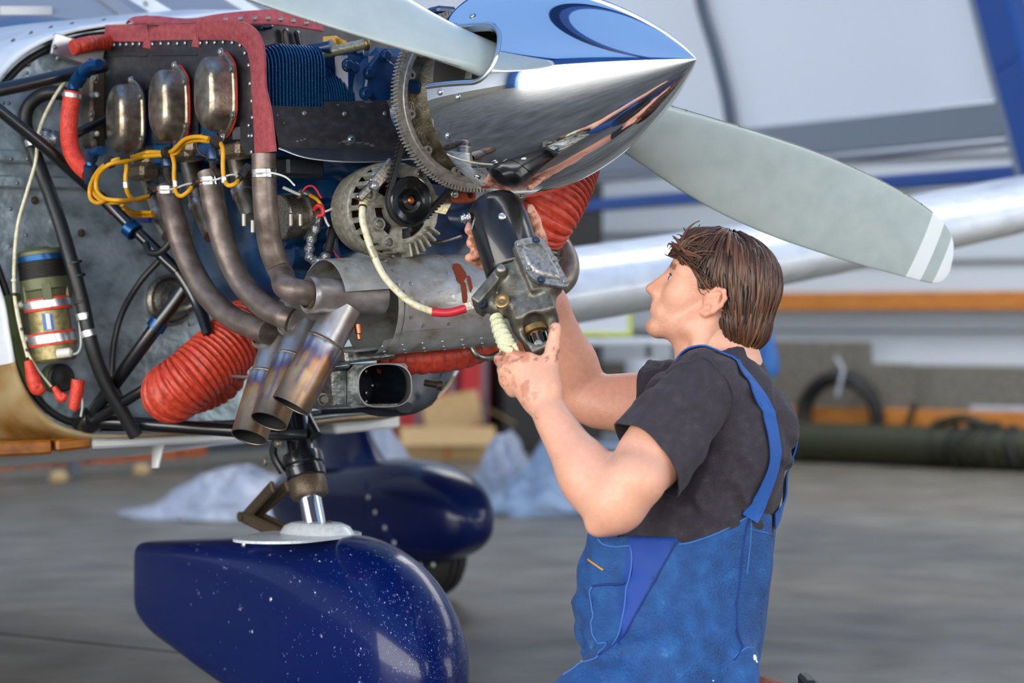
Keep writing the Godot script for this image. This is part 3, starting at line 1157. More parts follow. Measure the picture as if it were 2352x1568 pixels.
func build_backdrop_things():
	var st := S()
	# timbers fixed along the siding
	var yaw := Basis(rdir, Vector3.UP, -qdir)
	var tl := [
		[1990, 692, 0.13, 0.62, 2.6, "long orange timber rail along the grey siding, behind the mechanic's head"],
		[2640, 694, 0.09, 0.30, 1.5, "thinner orange timber rail carrying the upper rail on to the right edge"],
		[2060, 958, 0.11, 0.62, 4.4, "low orange timber rail running behind the coiled black hose"]]
	for t in tl:
		st = S()
		var c := wall_point(t[0], t[1], 0.12 if t[1] < 800 else 0.36)
		box(st, c, yaw, Vector3(t[4], t[2], 0.1), 0.008)
		var tm := solo("timber_rail", st, M.timber, t[5], "timber", c)
	# grey boards leaning at the wall behind the hose
	var bd := [[1890, 885, 0.78, 0.62, "tall grey board leaning on the siding, left of a lower grey board"], [2035, 905, 0.40, 0.42, "lower grey board leaning beside the taller one behind the coiled hose"]]
	for t in bd:
		st = S()
		var c := wall_point(t[0], t[1], 0.24 if t[0] < 2000 else 0.32)
		box(st, c, yaw * Basis(Vector3.RIGHT, -0.12), Vector3(t[2], t[3], 0.03), 0.006)
		solo("board", st, M.blockwork, t[4], "board", c)
	# coil of black hose standing on edge against the wall
	var cc := wall_point(1925, 960, 0.52)
	var coil := thing("hose_coil", "thick coil of black hose standing on edge against the far wall", "hose", cc)
	for k in 7:
		st = S()
		var ring := PackedVector3Array()
		var rr := 0.245 + 0.022 * (k % 4) + 0.008 * (k / 4)
		for i in 33:
			var an := TAU * i / 32.0
			ring.append(cc + rdir * (cos(an) * rr) + Vector3(0, sin(an) * rr, 0) + qdir * (0.03 * (k % 3) - 0.03 + 0.012 * sin(an * 2.0 + k)))
		tube(st, ring, 0.02, 8, false)
		part("turn", st, M.rubber_black, coil)
	st = S()
	var tp := cc + Vector3(0, 0.275, 0)
	tube(st, cr([tp + Vector3(-0.02, -0.12, 0.1), tp + Vector3(0.0, -0.03, 0.11), tp + Vector3(0.02, 0.06, 0.08), tp + Vector3(-0.02, 0.14, 0.03)], 5), 0.012, 6)
	part("tie", st, M.plastic_film, coil)
	# dark olive tube on the floor, its right end wrapped with rope
	var g0 := floor_at(1640, 1052) + Vector3(0, 0.13, 0)
	var g1 := floor_at(2520, 1090) + Vector3(0, 0.13, 0)
	var pipe := thing("olive_tube", "long olive green tube lying on the floor along the far wall", "tube", Vector3(g0.x, 0, g0.z))
	st = S()
	lathe(st, g0, g1 - g0, [[0.0, 0.0], [0.13, 0.0], [0.13, (g1 - g0).length()], [0.0, (g1 - g0).length()]], 24)
	part("barrel", st, M.olive, pipe)
	var gx := (g1 - g0).normalized()
	var w0 := g0 + gx * ((g1 - g0).length() * 0.60)
	for k in 11:
		st = S()
		var c := w0 + gx * (0.12 * k)
		var ring := PackedVector3Array()
		for i in 25:
			var an := TAU * i / 24.0
			ring.append(c + gx * (0.05 * sin(an + k)) + Vector3(0, cos(an), 0) * 0.14 + gx.cross(Vector3.UP) * (sin(an) * 0.14))
		tube(st, ring, 0.011 + 0.006 * (k % 3), 6, false)
		part("wrap", st, M.rubber_black, pipe)
	st = S()
	tube(st, cr([w0 + Vector3(0, 0.14, 0), w0 + gx * 0.2 + Vector3(0, 0.19, 0), w0 + gx * 0.36 + Vector3(0, 0.15, 0), w0 + gx * 0.46 + Vector3(0, 0.15, 0)], 5), 0.03, 7)
	part("rope_end", st, M.olive, pipe)
	# bent black strap lying over the low rail
	st = S()
	var s0 := wall_point(2040, 985, 0.48)
	tube(st, cr([s0 + Vector3(-0.05, -0.12, 0.05), s0 + Vector3(0.02, -0.05, 0.0), s0 + rdir * 0.12 + Vector3(0, 0.0, 0), s0 + rdir * 0.2 + Vector3(0, 0.18, 0)], 6), 0.022, 6)
	solo("dark_strap", st, M.olive, "short dark strap bent up beside the coiled hose", "strap", s0)
	# pale bar at the right edge
	st = S()
	var pb := wall_point(2330, 940, 0.36)
	box(st, pb, yaw, Vector3(0.62, 0.035, 0.035), 0.008)
	solo("pale_bar", st, M.plastic_film, "pale grey bar lying on the low timber rail at its right end", "bar", pb)
	# blue hand tool hanging behind the mechanic's neck
	var bt := V(1757, 790, 12.5)
	var tool := thing("hanging_tool", "blue plastic tool hanging on a post behind the mechanic's neck", "tool", bt)
	st = S()
	loft(st, [[bt + Vector3(-0.005, 0.14, 0), Vector3(0.03, 0, 0), Vector3(0, 0, 0.03), 2.5], [bt + Vector3(0.0, 0.05, 0), Vector3(0.035, 0, 0), Vector3(0, 0, 0.03), 2.5], [bt + Vector3(0.015, -0.05, 0), Vector3(0.05, 0, 0), Vector3(0, 0, 0.035), 2.5], [bt + Vector3(0.0, -0.13, 0), Vector3(0.075, 0, 0), Vector3(0, 0, 0.04), 3.0], [bt + Vector3(-0.01, -0.17, 0), Vector3(0.06, 0, 0), Vector3(0, 0, 0.035), 3.0]], 16)
	part("housing", st, M.plastic_blue, tool)
	st = S()
	box(st, bt + Vector3(-0.06, 0.02, 0.0), Basis(), Vector3(0.03, 0.17, 0.04), 0.008)
	part("grip", st, M.plastic_yellow, tool)
	st = S()
	var pp := V(1733, 850, 12.8)
	box(st, Vector3(pp.x, 1.0, pp.z), Basis(), Vector3(0.1, 2.0, 0.1), 0.01)
	solo("steel_post", st, M.siding, "pale upright steel post behind the mechanic's neck", "post", pp)
	# bench with clutter seen under the wing, between the arms and the face
	var wb := V(1400, 800, 12.6)
	var bench := thing("work_cart", "grey wheeled cart with white trays under the far wing", "cart", Vector3(wb.x, 0, wb.z))
	var bq := Basis(Vector3.UP, 0.3)
	for k in 3:
		st = S()
		box(st, Vector3(wb.x, 0.28 + 0.27 * k, wb.z), bq, Vector3(0.62, 0.035, 0.42), 0.01)
		part("shelf", st, M.paper_white if k == 2 else M.cloth_pale, bench)
	for k in 4:
		st = S()
		box(st, Vector3(wb.x, 0.46, wb.z) + bq * Vector3(0.29 * (1 if k % 2 else -1), 0, 0.19 * (1 if k / 2 else -1)), bq, Vector3(0.03, 0.8, 0.03), 0.005)
		part("upright", st, M.steel_grey, bench)
		st = S()
		lathe(st, Vector3(wb.x, 0.06, wb.z) + bq * Vector3(0.29 * (1 if k % 2 else -1), 0, 0.19 * (1 if k / 2 else -1)) + Vector3(-0.02, 0, 0), Vector3.RIGHT, [[0.0, 0.0], [0.06, 0.0], [0.06, 0.04], [0.0, 0.04]], 14)
		part("wheel", st, M.rubber_black, bench)
	st = S()
	var bx := Vector3(wb.x - 0.08, 0.84 + 0.07, wb.z) 
	box(st, bx, bq, Vector3(0.3, 0.115, 0.26), 0.01)
	var cart_box := thing("white_carton", "white carton with yellow edges on top of the cart", "carton", bx - Vector3(0, 0.06, 0))
	part("body", st, M.paper_white, cart_box)
	st = S()
	for s in [-1.0, 1.0]:
		box(st, bx + bq * Vector3(0.15 * s, 0, 0.0), bq, Vector3(0.025, 0.12, 0.265), 0.004)
	box(st, bx + bq * Vector3(0, -0.05, 0.0), bq, Vector3(0.31, 0.022, 0.268), 0.004)
	part("edge_band", st, M.plastic_yellow, cart_box)
	st = S()
	var bk := Vector3(wb.x + 0.17, 0.669, wb.z + 0.03)
	lathe(st, bk - Vector3(0, 0.1, 0), Vector3.UP, [[0.0, 0.0], [0.08, 0.0], [0.095, 0.15], [0.095, 0.16], [0.085, 0.16], [0.07, 0.01], [0.0, 0.01]], 20)
	solo("bucket", st, M.paper_white, "small white tub standing on the middle shelf of the cart", "tub", bk)
	# pale dust sheets heaped on the floor behind the man
	heap("dust_sheet", 1300, 960, 11.6, 0.34, 0.42, "cloth_pale", "pale blue dust sheet heaped on the floor behind the mechanic's forearm", 3)
	heap("plastic_sheet", 540, 1040, 11.5, 0.46, 0.24, "plastic_film", "crumpled clear plastic sheet on the floor left of the nose leg", 4)
	heap("plastic_sheet", 870, 985, 11.2, 0.22, 0.5, "plastic_film", "crumpled pale plastic sheet standing behind the main wheel fairing", 5)
	heap("plastic_sheet", 1160, 935, 12.2, 0.22, 0.36, "plastic_film", "crumpled plastic sheet heaped on the black cabinet side of the carton", 6)
	# dark cabinet standing at the far corner
	var dk := floor_at(1217, 1045)
	var cab := thing("dark_cabinet", "tall black cabinet standing behind the mechanic's hands", "cabinet", dk)
	st = S()
	var cb := Basis(Vector3.UP, 0.15)
	box(st, dk + Vector3(0.12, 1.05, -0.4), cb, Vector3(0.72, 2.1, 0.5), 0.01)
	part("body", st, M.steel_dark, cab)
	st = S()
	for s in [-1.0, 1.0]:
		box(st, dk + Vector3(0.12, 1.05, -0.4) + cb * Vector3(0.175 * s, 0, 0.255), cb, Vector3(0.34, 2.02, 0.015), 0.004)
	part("door", st, M.rubber_black, cab)
	# cardboard box with open flaps
	carton()
	# red boxes with grey straps behind the carton
	for k in 3:
		var rb := floor_at(938 + 76 * k, 1040) + Vector3(0, 0.0, -0.1)
		var rx := thing("red_case", ["red case with a grey strap, leftmost of three behind the cardboard box", "red case with a grey strap, middle of three behind the cardboard box", "red case with a grey strap, rightmost of three behind the cardboard box"][k], "case", rb, "red cases behind the cardboard box")
		st = S()
		box(st, rb + Vector3(0, 0.34, 0), Basis(), Vector3(0.205, 0.68, 0.3), 0.02)
		part("body", st, M.plastic_red, rx)
		st = S()
		box(st, rb + Vector3(0.07, 0.34, 0), Basis(), Vector3(0.045, 0.69, 0.31), 0.006)
		part("strap", st, M.plastic_grey, rx)
		st = S()
		box(st, rb + Vector3(0, 0.72, 0), Basis(), Vector3(0.21, 0.07, 0.29), 0.015)
		part("lid", st, M.plastic_film, rx)
	# kerb with a row of loose bricks on the left
	st = S()
	hbox(st, 0.05, 0.5, 1.0, HQ, 0.0, 0.07, 0.01)
	struct("trim_2", st, M.blockwork)
	var k0 := 0
	var at := 3.95
	var rank := ["first", "second", "third", "fourth", "fifth", "sixth", "seventh", "eighth", "ninth", "tenth"]
	while at < 5.7:
		var w := rng.randf_range(0.2, 0.26)
		var c := hg(0.32 + rng.randf_range(-0.04, 0.04), at, 0.07 + 0.0325)
		st = S()
		box(st, c, hb() * Basis(Vector3.UP, rng.randf_range(-0.25, 0.25) + PI / 2), Vector3(w, 0.065, 0.11), 0.006)
		solo("brick", st, M.brick_red, "loose red brick on the kerb, %s one along from the crumpled clear sheet" % rank[k0], "brick", c, "loose bricks along the left wall")
		at += w + rng.randf_range(0.01, 0.05)
		k0 += 1
	for q in [[135, 1096], [325, 1080]]:
		var c := floor_at(q[0], q[1], 0.16)
		st = S()
		lathe(st, c - Vector3(0, 0.03, 0), Vector3.UP, [[0.0, 0.0], [0.045, 0.01], [0.05, 0.03], [0.03, 0.06], [0.0, 0.065]], 12, true)
		solo("knob", st, M.cardboard, ["small tan knob lying on the bricks left of the drain mast", "smaller tan knob lying on the bricks at far left"][1 if q[0] < 200 else 0], "knob", c)
	st = S()
	var wp := floor_at(168, 1100)
	box(st, Vector3(wp.x, 0.9, wp.z), hb(), Vector3(0.06, 1.8, 0.06), 0.008)
	solo("wall_pipe", st, M.steel_grey, "thin grey upright pipe against the left wall under the belly", "pipe", wp)

func wall_point(px: float, py: float, off: float) -> Vector3:   # on a plane off metres in front of the right-hand wall
	var r := ray(px, py)
	return EYE + r * ((corner + qdir * off - EYE).dot(qdir) / r.dot(qdir))

func heap(called: String, px: float, py: float, d: float, wide: float, high: float, mk: String, label: String, sd: int) -> void:
	var c := V(px, py, d)
	c.y = 0.0
	var n := noise(2.2, 3)
	n.seed = sd
	var ridge := noise(4.5, 2, FastNoiseLite.TYPE_CELLULAR)
	var rows := []
	for i in 19:
		var t := i / 18.0
		var row := PackedVector3Array()
		for k in 40:
			var an := TAU * k / 40.0
			var r := wide * (1.15 - 0.95 * pow(t, 1.4)) * (1.0 + 0.35 * n.get_noise_3d(cos(an) * 0.7, t * 0.8, sin(an) * 0.7 + sd))
			var hgt := high * t * (0.85 + 0.3 * n.get_noise_2d(an, sd)) + 0.05 * ridge.get_noise_3d(cos(an), t * 1.5, sin(an)) * sin(PI * minf(t * 1.2, 1.0))
			row.append(c + Vector3(cos(an) * r, maxf(hgt, 0.004), sin(an) * r * 0.7))
		rows.append(row)
	var st := S()
	grid(st, rows, true)
	fan(st, rows[18], c + Vector3(0, high * 1.0, 0))
	solo(called, st, M[mk], label, "sheet", c)

func carton() -> void:
	var d := 12.4
	var p0 := floor_at(1000, 1058)
	var cx := p0 + Vector3(0.06, 0, -0.24)
	var b := Basis(Vector3.UP, 0.09)
	var o := thing("cardboard_box", "open brown cardboard box with spread flaps on the floor behind the main wheel", "box", cx)
	var w := 0.62
	var dp := 0.42
	var h := 0.21
	var t := 0.006
	var st := S()
	for s in [-1.0, 1.0]:
		box(st, cx + b * Vector3(0, h / 2, s * dp / 2), b, Vector3(w, h, t), 0.001)
		box(st, cx + b * Vector3(s * w / 2, h / 2, 0), b, Vector3(t, h, dp), 0.001)
	box(st, cx + b * Vector3(0, t, 0), b, Vector3(w, t, dp), 0.001)
	part("body", st, M.cardboard, o)
	st = S()
	box(st, cx + b * Vector3(0, h / 2, dp / 2 + 0.004), b, Vector3(0.04, h, 0.002), 0.0)
	part("tape", st, M.timber, o)
	# flaps: front one hangs down toward the camera, left one spread, back and right ones up
	var fl := [[Vector3(0, h, dp / 2), Vector3(w * 1.02, 0.2, t), Vector3(-0.5, 0, 0), Vector3(0, 0.03, 0.13)], [Vector3(-w / 2, h, 0), Vector3(0.2, t, dp), Vector3(0, 0, 0.55), Vector3(-0.09, 0.0, 0.0)], [Vector3(w / 2, h, 0), Vector3(0.2, t, dp), Vector3(0, 0, -0.5), Vector3(0.06, 0.08, 0.0)], [Vector3(0.06, h, -dp / 2), Vector3(0.4, 0.24, t), Vector3(-0.25, 0, 0.18), Vector3(0, 0.1, -0.03)]]
	var tilt := [0.95, 0.0, 0.0, 0.2]
	for k in 4:
		st = S()
		var q: Array = fl[k]
		var fb: Basis = b * Basis.from_euler(Vector3(-tilt[k], 0, q[2].z))
		var shift: Vector3 = q[3]
		if k == 0:
			shift = Vector3(0, -0.045, 0.085)
		box(st, cx + b * (q[0] + shift), fb, q[1], 0.001)
		part("flap", st, M.cardboard, o)

# ---------------------------------------------------------------- fuselage front, belly, windscreen and far wing
const FWALL := -1.2

func fu(p: Vector3) -> Vector2:
	return Vector2((p - hub).dot(sb), (p - hub).dot(up))

func fof(p: Vector3) -> float:
	return (p - hub).dot(fw)

func shell_outline() -> PackedVector2Array:
	var pts := []
	for p in [[600, 34], [420, 44], [240, 60], [140, 78], [60, 112], [0, 162], [-48, 240], [-66, 360], [-60, 480], [-40, 590], [-6, 690], [8, 770], [24, 850], [56, 918], [104, 968], [170, 994], [260, 1001], [420, 994], [560, 987], [760, 962], [940, 940]]:
		var q := fu(W(p[0], p[1], FWALL))
		pts.append([q.x, q.y])
	for p in [[-0.6, -0.57], [-0.66, -0.4], [-0.66, 0.0], [-0.6, 0.16], [-0.45, 0.28]]:
		pts.append(p)
	return smooth2(pts, 4)

func sp(q: Vector2, f: float) -> Vector3:
	return A(f, q.x, q.y)

func build_fuselage():
	var ol := shell_outline()
	var mid := Vector2(0.0, -0.2)
	var base := A(-2.4, 0, -0.85)
	var fus := thing("airplane_fuselage", "white light airplane fuselage with bare metal firewall, left of the engine", "airplane", base)
	# firewall sheet
	var st := S()
	var bs := Basis(sb, up, -fw)
	var inner := PackedVector2Array()
	for q in ol:
		inner.append(mid + (q - mid) * 0.985)
	plate(st, inner, hub + fw * FWALL, bs, 0.004)
	var wall := part("firewall", st, M.firewall, fus)
	# stiffeners pressed onto the sheet
	for y in [[338, 375], [398, 432]]:
		st = S()
		var a := W(-60, (y[0] + y[1]) * 0.5, FWALL + 0.008)
		var b := W(196, (y[0] + y[1]) * 0.5 + 6, FWALL + 0.008)
		box(st, (a + b) / 2, Basis((b - a).normalized(), up, fw), Vector3((b - a).length(), 0.03, 0.016), 0.005)
		part("stiffener", st, M.firewall, wall)
	for p in [[62, 168], [75, 232], [20, 237], [8, 236], [24, 480], [60, 540], [188, 535], [22, 565], [85, 890], [130, 905], [68, 870], [160, 960], [190, 940], [105, 945], [250, 905], [420, 960], [455, 975], [435, 745], [400, 720], [92, 205], [40, 420], [96, 425], [26, 365], [100, 350], [64, 365]]:
		stud("rivet", wall, W(p[0], p[1], FWALL + 0.0005 + (0.016 if p[1] > 338 and p[1] < 432 else 0.0)), fw, 0.0045, M.zinc_dull, "dome")
	for p in [[62, 145], [187, 535], [80, 460]]:
		stud("bolt", wall, W(p[0], p[1], FWALL + 0.002), fw, 0.007, M.link_bronze, "bolt")
	# dark streaks of soot and wear
	st = S()
	tube(st, ring3(ol, mid, 0.962, FWALL + 0.004), 0.0085, 6, false)
	part("gasket", st, M.gasket, fus)
	# lip and skin behind it
	var secs := [[FWALL + 0.03, 0.992], [FWALL + 0.035, 1.0], [FWALL + 0.02, 1.012], [FWALL - 0.06, 1.035], [FWALL - 0.25, 1.085], [FWALL - 0.6, 1.15], [FWALL - 1.2, 1.22], [FWALL - 2.6, 1.26]]
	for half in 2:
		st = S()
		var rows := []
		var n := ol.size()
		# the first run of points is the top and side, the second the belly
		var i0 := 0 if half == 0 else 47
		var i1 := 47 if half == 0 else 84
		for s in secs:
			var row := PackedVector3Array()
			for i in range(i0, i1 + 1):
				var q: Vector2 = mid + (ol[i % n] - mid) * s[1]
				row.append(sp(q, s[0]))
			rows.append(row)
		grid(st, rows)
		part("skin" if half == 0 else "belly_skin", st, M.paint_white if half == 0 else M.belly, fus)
	st = S()
	var far_rows := []
	for s in secs:
		var row := PackedVector3Array()
		for i in range(84, ol.size() + 1):
			row.append(sp(mid + (ol[i % ol.size()] - mid) * s[1], s[0]))
		far_rows.append(row)
	grid(st, far_rows)
	part("far_skin", st, M.paint_white, fus)
	for k in 9:
		var i := 5 + k * 2
		var q: Vector2 = mid + (ol[i] - mid) * 1.04
		stud("skin_screw", fus, sp(q, FWALL - 0.07), (sp(q, 0) - sp(mid, 0)).normalized() + fw * 0.3, 0.006, M.zinc_dull, "flush")
	# cover plate with the hose port at the top left of the firewall
	st = S()
	var c := W(178, 118, FWALL + 0.03)
	box(st, c, Basis(sb, up, fw) * Basis(Vector3(0, 0, 1), 0.22), Vector3(0.13, 0.052, 0.012), 0.003)
	var cp := part("cover_plate", st, M.zinc, fus)
	for p in [[126, 108], [133, 134]]:
		stud("screw", cp, W(p[0], p[1], FWALL + 0.036), fw, 0.006, M.zinc_dull, "screw")
	# round oil fitting on the firewall behind the mount tubes
	st = S()
	var rc := W(388, 690, FWALL)
	lathe(st, rc, fw, [[0.062, 0.0], [0.062, 0.012], [0.055, 0.016], [0.05, 0.01], [0.046, 0.016], [0.034, 0.02], [0.03, 0.05], [0.0, 0.05]], 32)
	part("round_fitting", st, M.steel_worn, fus)
	st = S()
	tube(st, cr([rc + fw * 0.03, W(415, 712, FWALL + 0.1), W(470, 690, FWALL + 0.16)], 5), 0.012, 8)
	part("fitting_pipe", st, M.steel_worn, fus)
	# brown keel strips and belly pan
	st = S()
	box_between(st, W(-60, 1030, FWALL - 0.12), W(98, 1022, FWALL - 0.10), 0.034, 0.16)
	part("keel_strip", st, M.keel_orange, fus)
	st = S()
	box_between(st, W(106, 1020, FWALL - 0.09), W(186, 1012, FWALL - 0.08), 0.028, 0.16)
	part("keel_strip", st, M.keel_orange, fus)
	st = S()
	box_between(st, W(150, 1010, FWALL - 0.16), W(640, 985, FWALL - 0.16), 0.03, 0.3)
	part("belly_pan", st, M.paint_white, fus)
	st = S()
	box_between(st, W(700, 970, FWALL - 0.3), W(850, 955, FWALL - 0.3), 0.05, 0.3)
	part("belly_pan", st, M.paint_white, fus)
	# drain mast
	st = S()
	var m0 := W(366, 1000, FWALL - 0.1)
	var m1 := W(357, 1074, FWALL - 0.1)
	loft(st, [[m0 + up * 0.015, fw * 0.05, sb * 0.014, 2.0], [m0, fw * 0.045, sb * 0.012, 2.0], [m0.lerp(m1, 0.15), fw * 0.034, sb * 0.009, 2.0], [m1, fw * 0.016, sb * 0.007, 2.0]], 16)
	part("drain_mast", st, M.paint_white, fus)
	# blue deck ahead of the windscreen and the windscreen itself
	st = S()
	var dk := []
	for i in 9:
		var t := i / 8.0
		var row := PackedVector3Array()
		for j in 21:
			var x: float = lerpf(-330, 225, j / 20.0)
			var crown := 44.0 + 36.0 * pow((x - 60.0) / 200.0, 2.0)
			row.append(W(x, minf(crown + 40.0 * (1.0 - sin(PI * 0.5 * t)), 190.0), FWALL - 0.34 - 0.22 * t))
		dk.append(row)
	sheet(st, dk, 0.01)
	part("deck", st, M.paint_blue_deck, fus)
	st = S()
	var wsr := []
	for i in 7:
		var t := i / 6.0
		var row := PackedVector3Array()
		for j in 17:
			var x: float = lerpf(-520, 760, j / 16.0)
			row.append(W(x, lerpf(96, -330, t) , FWALL - 0.45 - 0.75 * t - 0.35 * pow((x - 330.0) / 500.0, 2.0)))
		wsr.append(row)
	sheet(st, wsr, -0.006)
	var wsn := part("windscreen", st, M.window_tint, fus)
	var bars := [[[262, -40], [425, 60], 0.028, "paint_white"], [[170, -60], [335, 60], 0.026, "window_tint"], [[440, -60], [640, 60], 0.02, "paint_white"], [[0, 24], [120, 24], 0.016, "window_tint"]]
	for bdef in bars:
		var p := PackedVector3Array()
		for k in 7:
			var t := k / 6.0
			var x: float = lerpf(bdef[0][0], bdef[1][0], t)
			var y: float = lerpf(bdef[0][1], bdef[1][1], t)
			var tt := (96.0 - y) / 426.0
			p.append(W(x, y, FWALL - 0.43 - 0.75 * tt - 0.35 * pow((x - 330.0) / 500.0, 2.0)))
		st = S()
		var rows := []
		var side := fw.cross(p[6] - p[0]).normalized()
		for q in p:
			rows.append(PackedVector3Array([q - side * bdef[2] * 0.7, q + side * bdef[2] * 0.7]))
		sheet(st, rows, 0.012)
		var bar := part("windscreen_frame", st, M[bdef[3]], wsn)
		if bdef[2] == 0.028:
			stud("screw", wsn, W(334, 9, FWALL - 0.43 - 0.75 * 0.204 + 0.02), fw, 0.008, M.zinc_dull, "flush")
	build_wing()

func ring3(ol: PackedVector2Array, mid: Vector2, k: float, f: float) -> PackedVector3Array:
	var o := PackedVector3Array()
	for i in ol.size() + 1:
		o.append(sp(mid + (ol[i % ol.size()] - mid) * k, f))
	return o

func box_between(st: SurfaceTool, a: Vector3, b: Vector3, high: float, deep: float, bev := 0.006) -> void:
	var x := (b - a).normalized()
	var z := x.cross(Vector3.UP).normalized()
	box(st, (a + b) / 2, Basis(x, z.cross(x), z), Vector3((b - a).length(), high, deep), bev)

func build_wing():
	var root := V(1110, 716, 6.7)
	var tip := V(2560, 452, 8.0)
	var wing := thing("airplane_wing", "white wing on the far side of the airplane, stretching behind the mechanic", "wing", root)
	var st := S()
	var rows := []
	for i in 13:
		var t := i / 12.0
		var le := root.lerp(tip, t) + Vector3(0, -0.02 * sin(PI * t), 0)
		var ch := lerpf(1.5, 1.15, t)
		var th := lerpf(0.118, 0.088, t)
		var row := PackedVector3Array()
		for k in 40:
			var an := TAU * k / 40.0
			var x := 0.5 - 0.5 * cos(an)
			var yt := 5.0 * (0.2969 * sqrt(x) - 0.126 * x - 0.3516 * x * x + 0.2843 * x * x * x - 0.1036 * pow(x, 4)) * 1.18
			var s := 1.0 if an < PI else -0.75
			row.append(le - fw * (x * ch) + Vector3(0, yt * s * th * 2.0 - 0.0 * x, 0))
		rows.append(row)
	grid(st, rows, true)
	fan(st, rows[0], root - fw * 0.6, true)
	fan(st, rows[12], tip - fw * 0.5)
	part("wing_skin", st, M.paint_white, wing)
	st = S()
	var tb := V(1632, 540, 7.1)
	box(st, tb, Basis(Vector3.UP, -0.9), Vector3(0.05, 0.035, 0.07), 0.008)
	part("hinge_cover", st, M.paint_white, wing)

# ---------------------------------------------------------------- landing gear
func build_gear():
	# nose leg
	var foot := Q(725, 1215, 0.0)
	var leg := thing("nose_gear_leg", "black and chrome nose gear leg between the exhaust and the blue fairing", "landing gear", foot)
	var top := Q(676, 940, 0.0)
	var ax := (foot - top).normalized()
	var ln := (foot - top).length()
	var px1 := ln / 280.0
	var st := S()
	lathe(st, top - ax * 0.15, ax, [[0.0, 0.0], [0.034, 0.0], [0.034, 0.15 + px1 * 105], [0.036, 0.15 + px1 * 108]], 24)
	lathe(st, top, ax, [[0.034, px1 * 100], [0.045, px1 * 104], [0.047, px1 * 112], [0.047, px1 * 128], [0.042, px1 * 133], [0.042, px1 * 138]], 24)
	part("cylinder", st, M.oleo_black, leg)
	st = S()
	lathe(st, top, ax, [[0.040, px1 * 136], [0.046, px1 * 140], [0.046, px1 * 158], [0.041, px1 * 162]], 24)
	part("gland_nut", st, M.oleo_black, leg)
	st = S()
	lathe(st, top, ax, [[0.041, px1 * 160], [0.044, px1 * 166], [0.044, px1 * 200], [0.041, px1 * 206], [0.024, px1 * 208]], 24)
	part("collar", st, M.link_bronze, leg)
	st = S()
	lathe(st, top, ax, [[0.026, px1 * 200], [0.026, px1 * 285]], 24)
	part("piston", st, M.chrome, leg)
	# scissor links
	var knee := Q(575, 1185, 0.02)
	for lk in [[Q(645, 1115, 0.02), knee], [knee, Q(660, 1228, 0.02)]]:
		for s in [-1.0, 1.0]:
			st = S()
			var a: Vector3 = lk[0] + sb * 0.02 * s
			var b: Vector3 = lk[1] + sb * 0.012 * s
			box_between(st, a, b, 0.03, 0.012, 0.004)
			part("link", st, M.link_bronze, leg)
	st = S()
	lathe(st, knee - sb * 0.03, sb, [[0.0, 0.0], [0.012, 0.0], [0.012, 0.06], [0.0, 0.06]], 12)
	part("hinge_pin", st, M.link_bronze, leg)
	st = S()
	tube(st, cr(qs([[640, 990, 0.05], [628, 1040, 0.05], [650, 1085, 0.03]]), 5), 0.01, 8)
	part("brace", st, M.frame_black, leg)
	for s in [[[690, 930, -0.02], [725, 1000, -0.02]], [[735, 940, -0.1], [835, 935, -0.2]]]:
		st = S()
		tube(st, cr(qs([s[0], s[1]]), 3), 0.014, 10)
		part("drag_brace", st, M.frame_black, leg)
	# steering rod ends at the top
	for p in [[612, 1060], [640, 1018]]:
		stud("bolt", leg, Q(p[0], p[1], 0.06), sb, 0.009, M.zinc_dull, "bolt")
	# nose wheel fairing
	var fb := A(-0.95, 0, -1.30)
	var fair := thing("nose_wheel_fairing", "dark blue nose wheel fairing speckled with stone chips, nearest the camera", "wheel fairing", Vector3(fb.x, 0, fb.z))
	# stations along the hull: [px, top py, bottom py, half width]
	var stn := [[370, 1250, 1395, 0.072], [373, 1243, 1404, 0.080], [384, 1240, 1422, 0.086], [420, 1238, 1455, 0.098], [480, 1236, 1492, 0.113], [560, 1233, 1548, 0.126], [650, 1229, 1610, 0.136], [740, 1226, 1672, 0.142], [810, 1230, 1712, 0.143], [870, 1252, 1730, 0.138], [920, 1290, 1735, 0.13], [960, 1345, 1725, 0.118], [990, 1405, 1704, 0.098], [1008, 1460, 1674, 0.075], [1018, 1508, 1646, 0.050], [1023, 1548, 1620, 0.026], [1024.5, 1576, 1600, 0.009]]
	var rows := []
	for s in stn:
		var t := Q(s[0], s[1], 0.0)
		var b := Q(s[0], s[2], 0.0)
		var mid := (t + b) / 2
		var hh := (t - b).length() / 2
		var row := PackedVector3Array()
		for k in 48:
			var an := TAU * k / 48.0
			var e: float = 2.0 / lerpf(6.5, 2.35, smoothstep(380.0, 900.0, s[0]))
			var cx := signf(cos(an)) * pow(absf(cos(an)), e)
			var cy := signf(sin(an)) * pow(absf(sin(an)), e)
			row.append(mid + sb * (cx * s[3]) + (t - mid).normalized() * (cy * hh))
		rows.append(row)
	var fine_rows := resample(rows, 4)
	st = S()
	grid(st, fine_rows, true)
	fan(st, fine_rows[0], (Q(369, 1322, 0.0)), true)
	fan(st, fine_rows[-1], Q(1024.6, 1588, 0.0))
	part("shell", st, M.spat_blue, fair)
	for p in [[624, 1376], [647, 1510], [560, 1250]]:
		stud("screw", fair, Q(p[0], p[1], 0.137 if p[1] > 1300 else 0.12), sb, 0.0075, M.zinc, "screw")
	# pale collar plate where the leg enters
	st = S()
	var pl := PackedVector2Array()
	for p in [[535, 1240], [585, 1222], [655, 1212], [720, 1206], [800, 1216], [830, 1228], [760, 1240], [690, 1249], [600, 1249]]:
		var q := floor_at(p[0], p[1] + 4, A(-0.9, 0, -0.925).y)
		pl.append(Vector2((q - foot).dot(fw), (q - foot).dot(sb)))
	var plr := []
	for q in pl:
		plr.append([q.x, q.y])
	pl = smooth2(plr, 4)
	var cb := Basis(fw, sb, up)
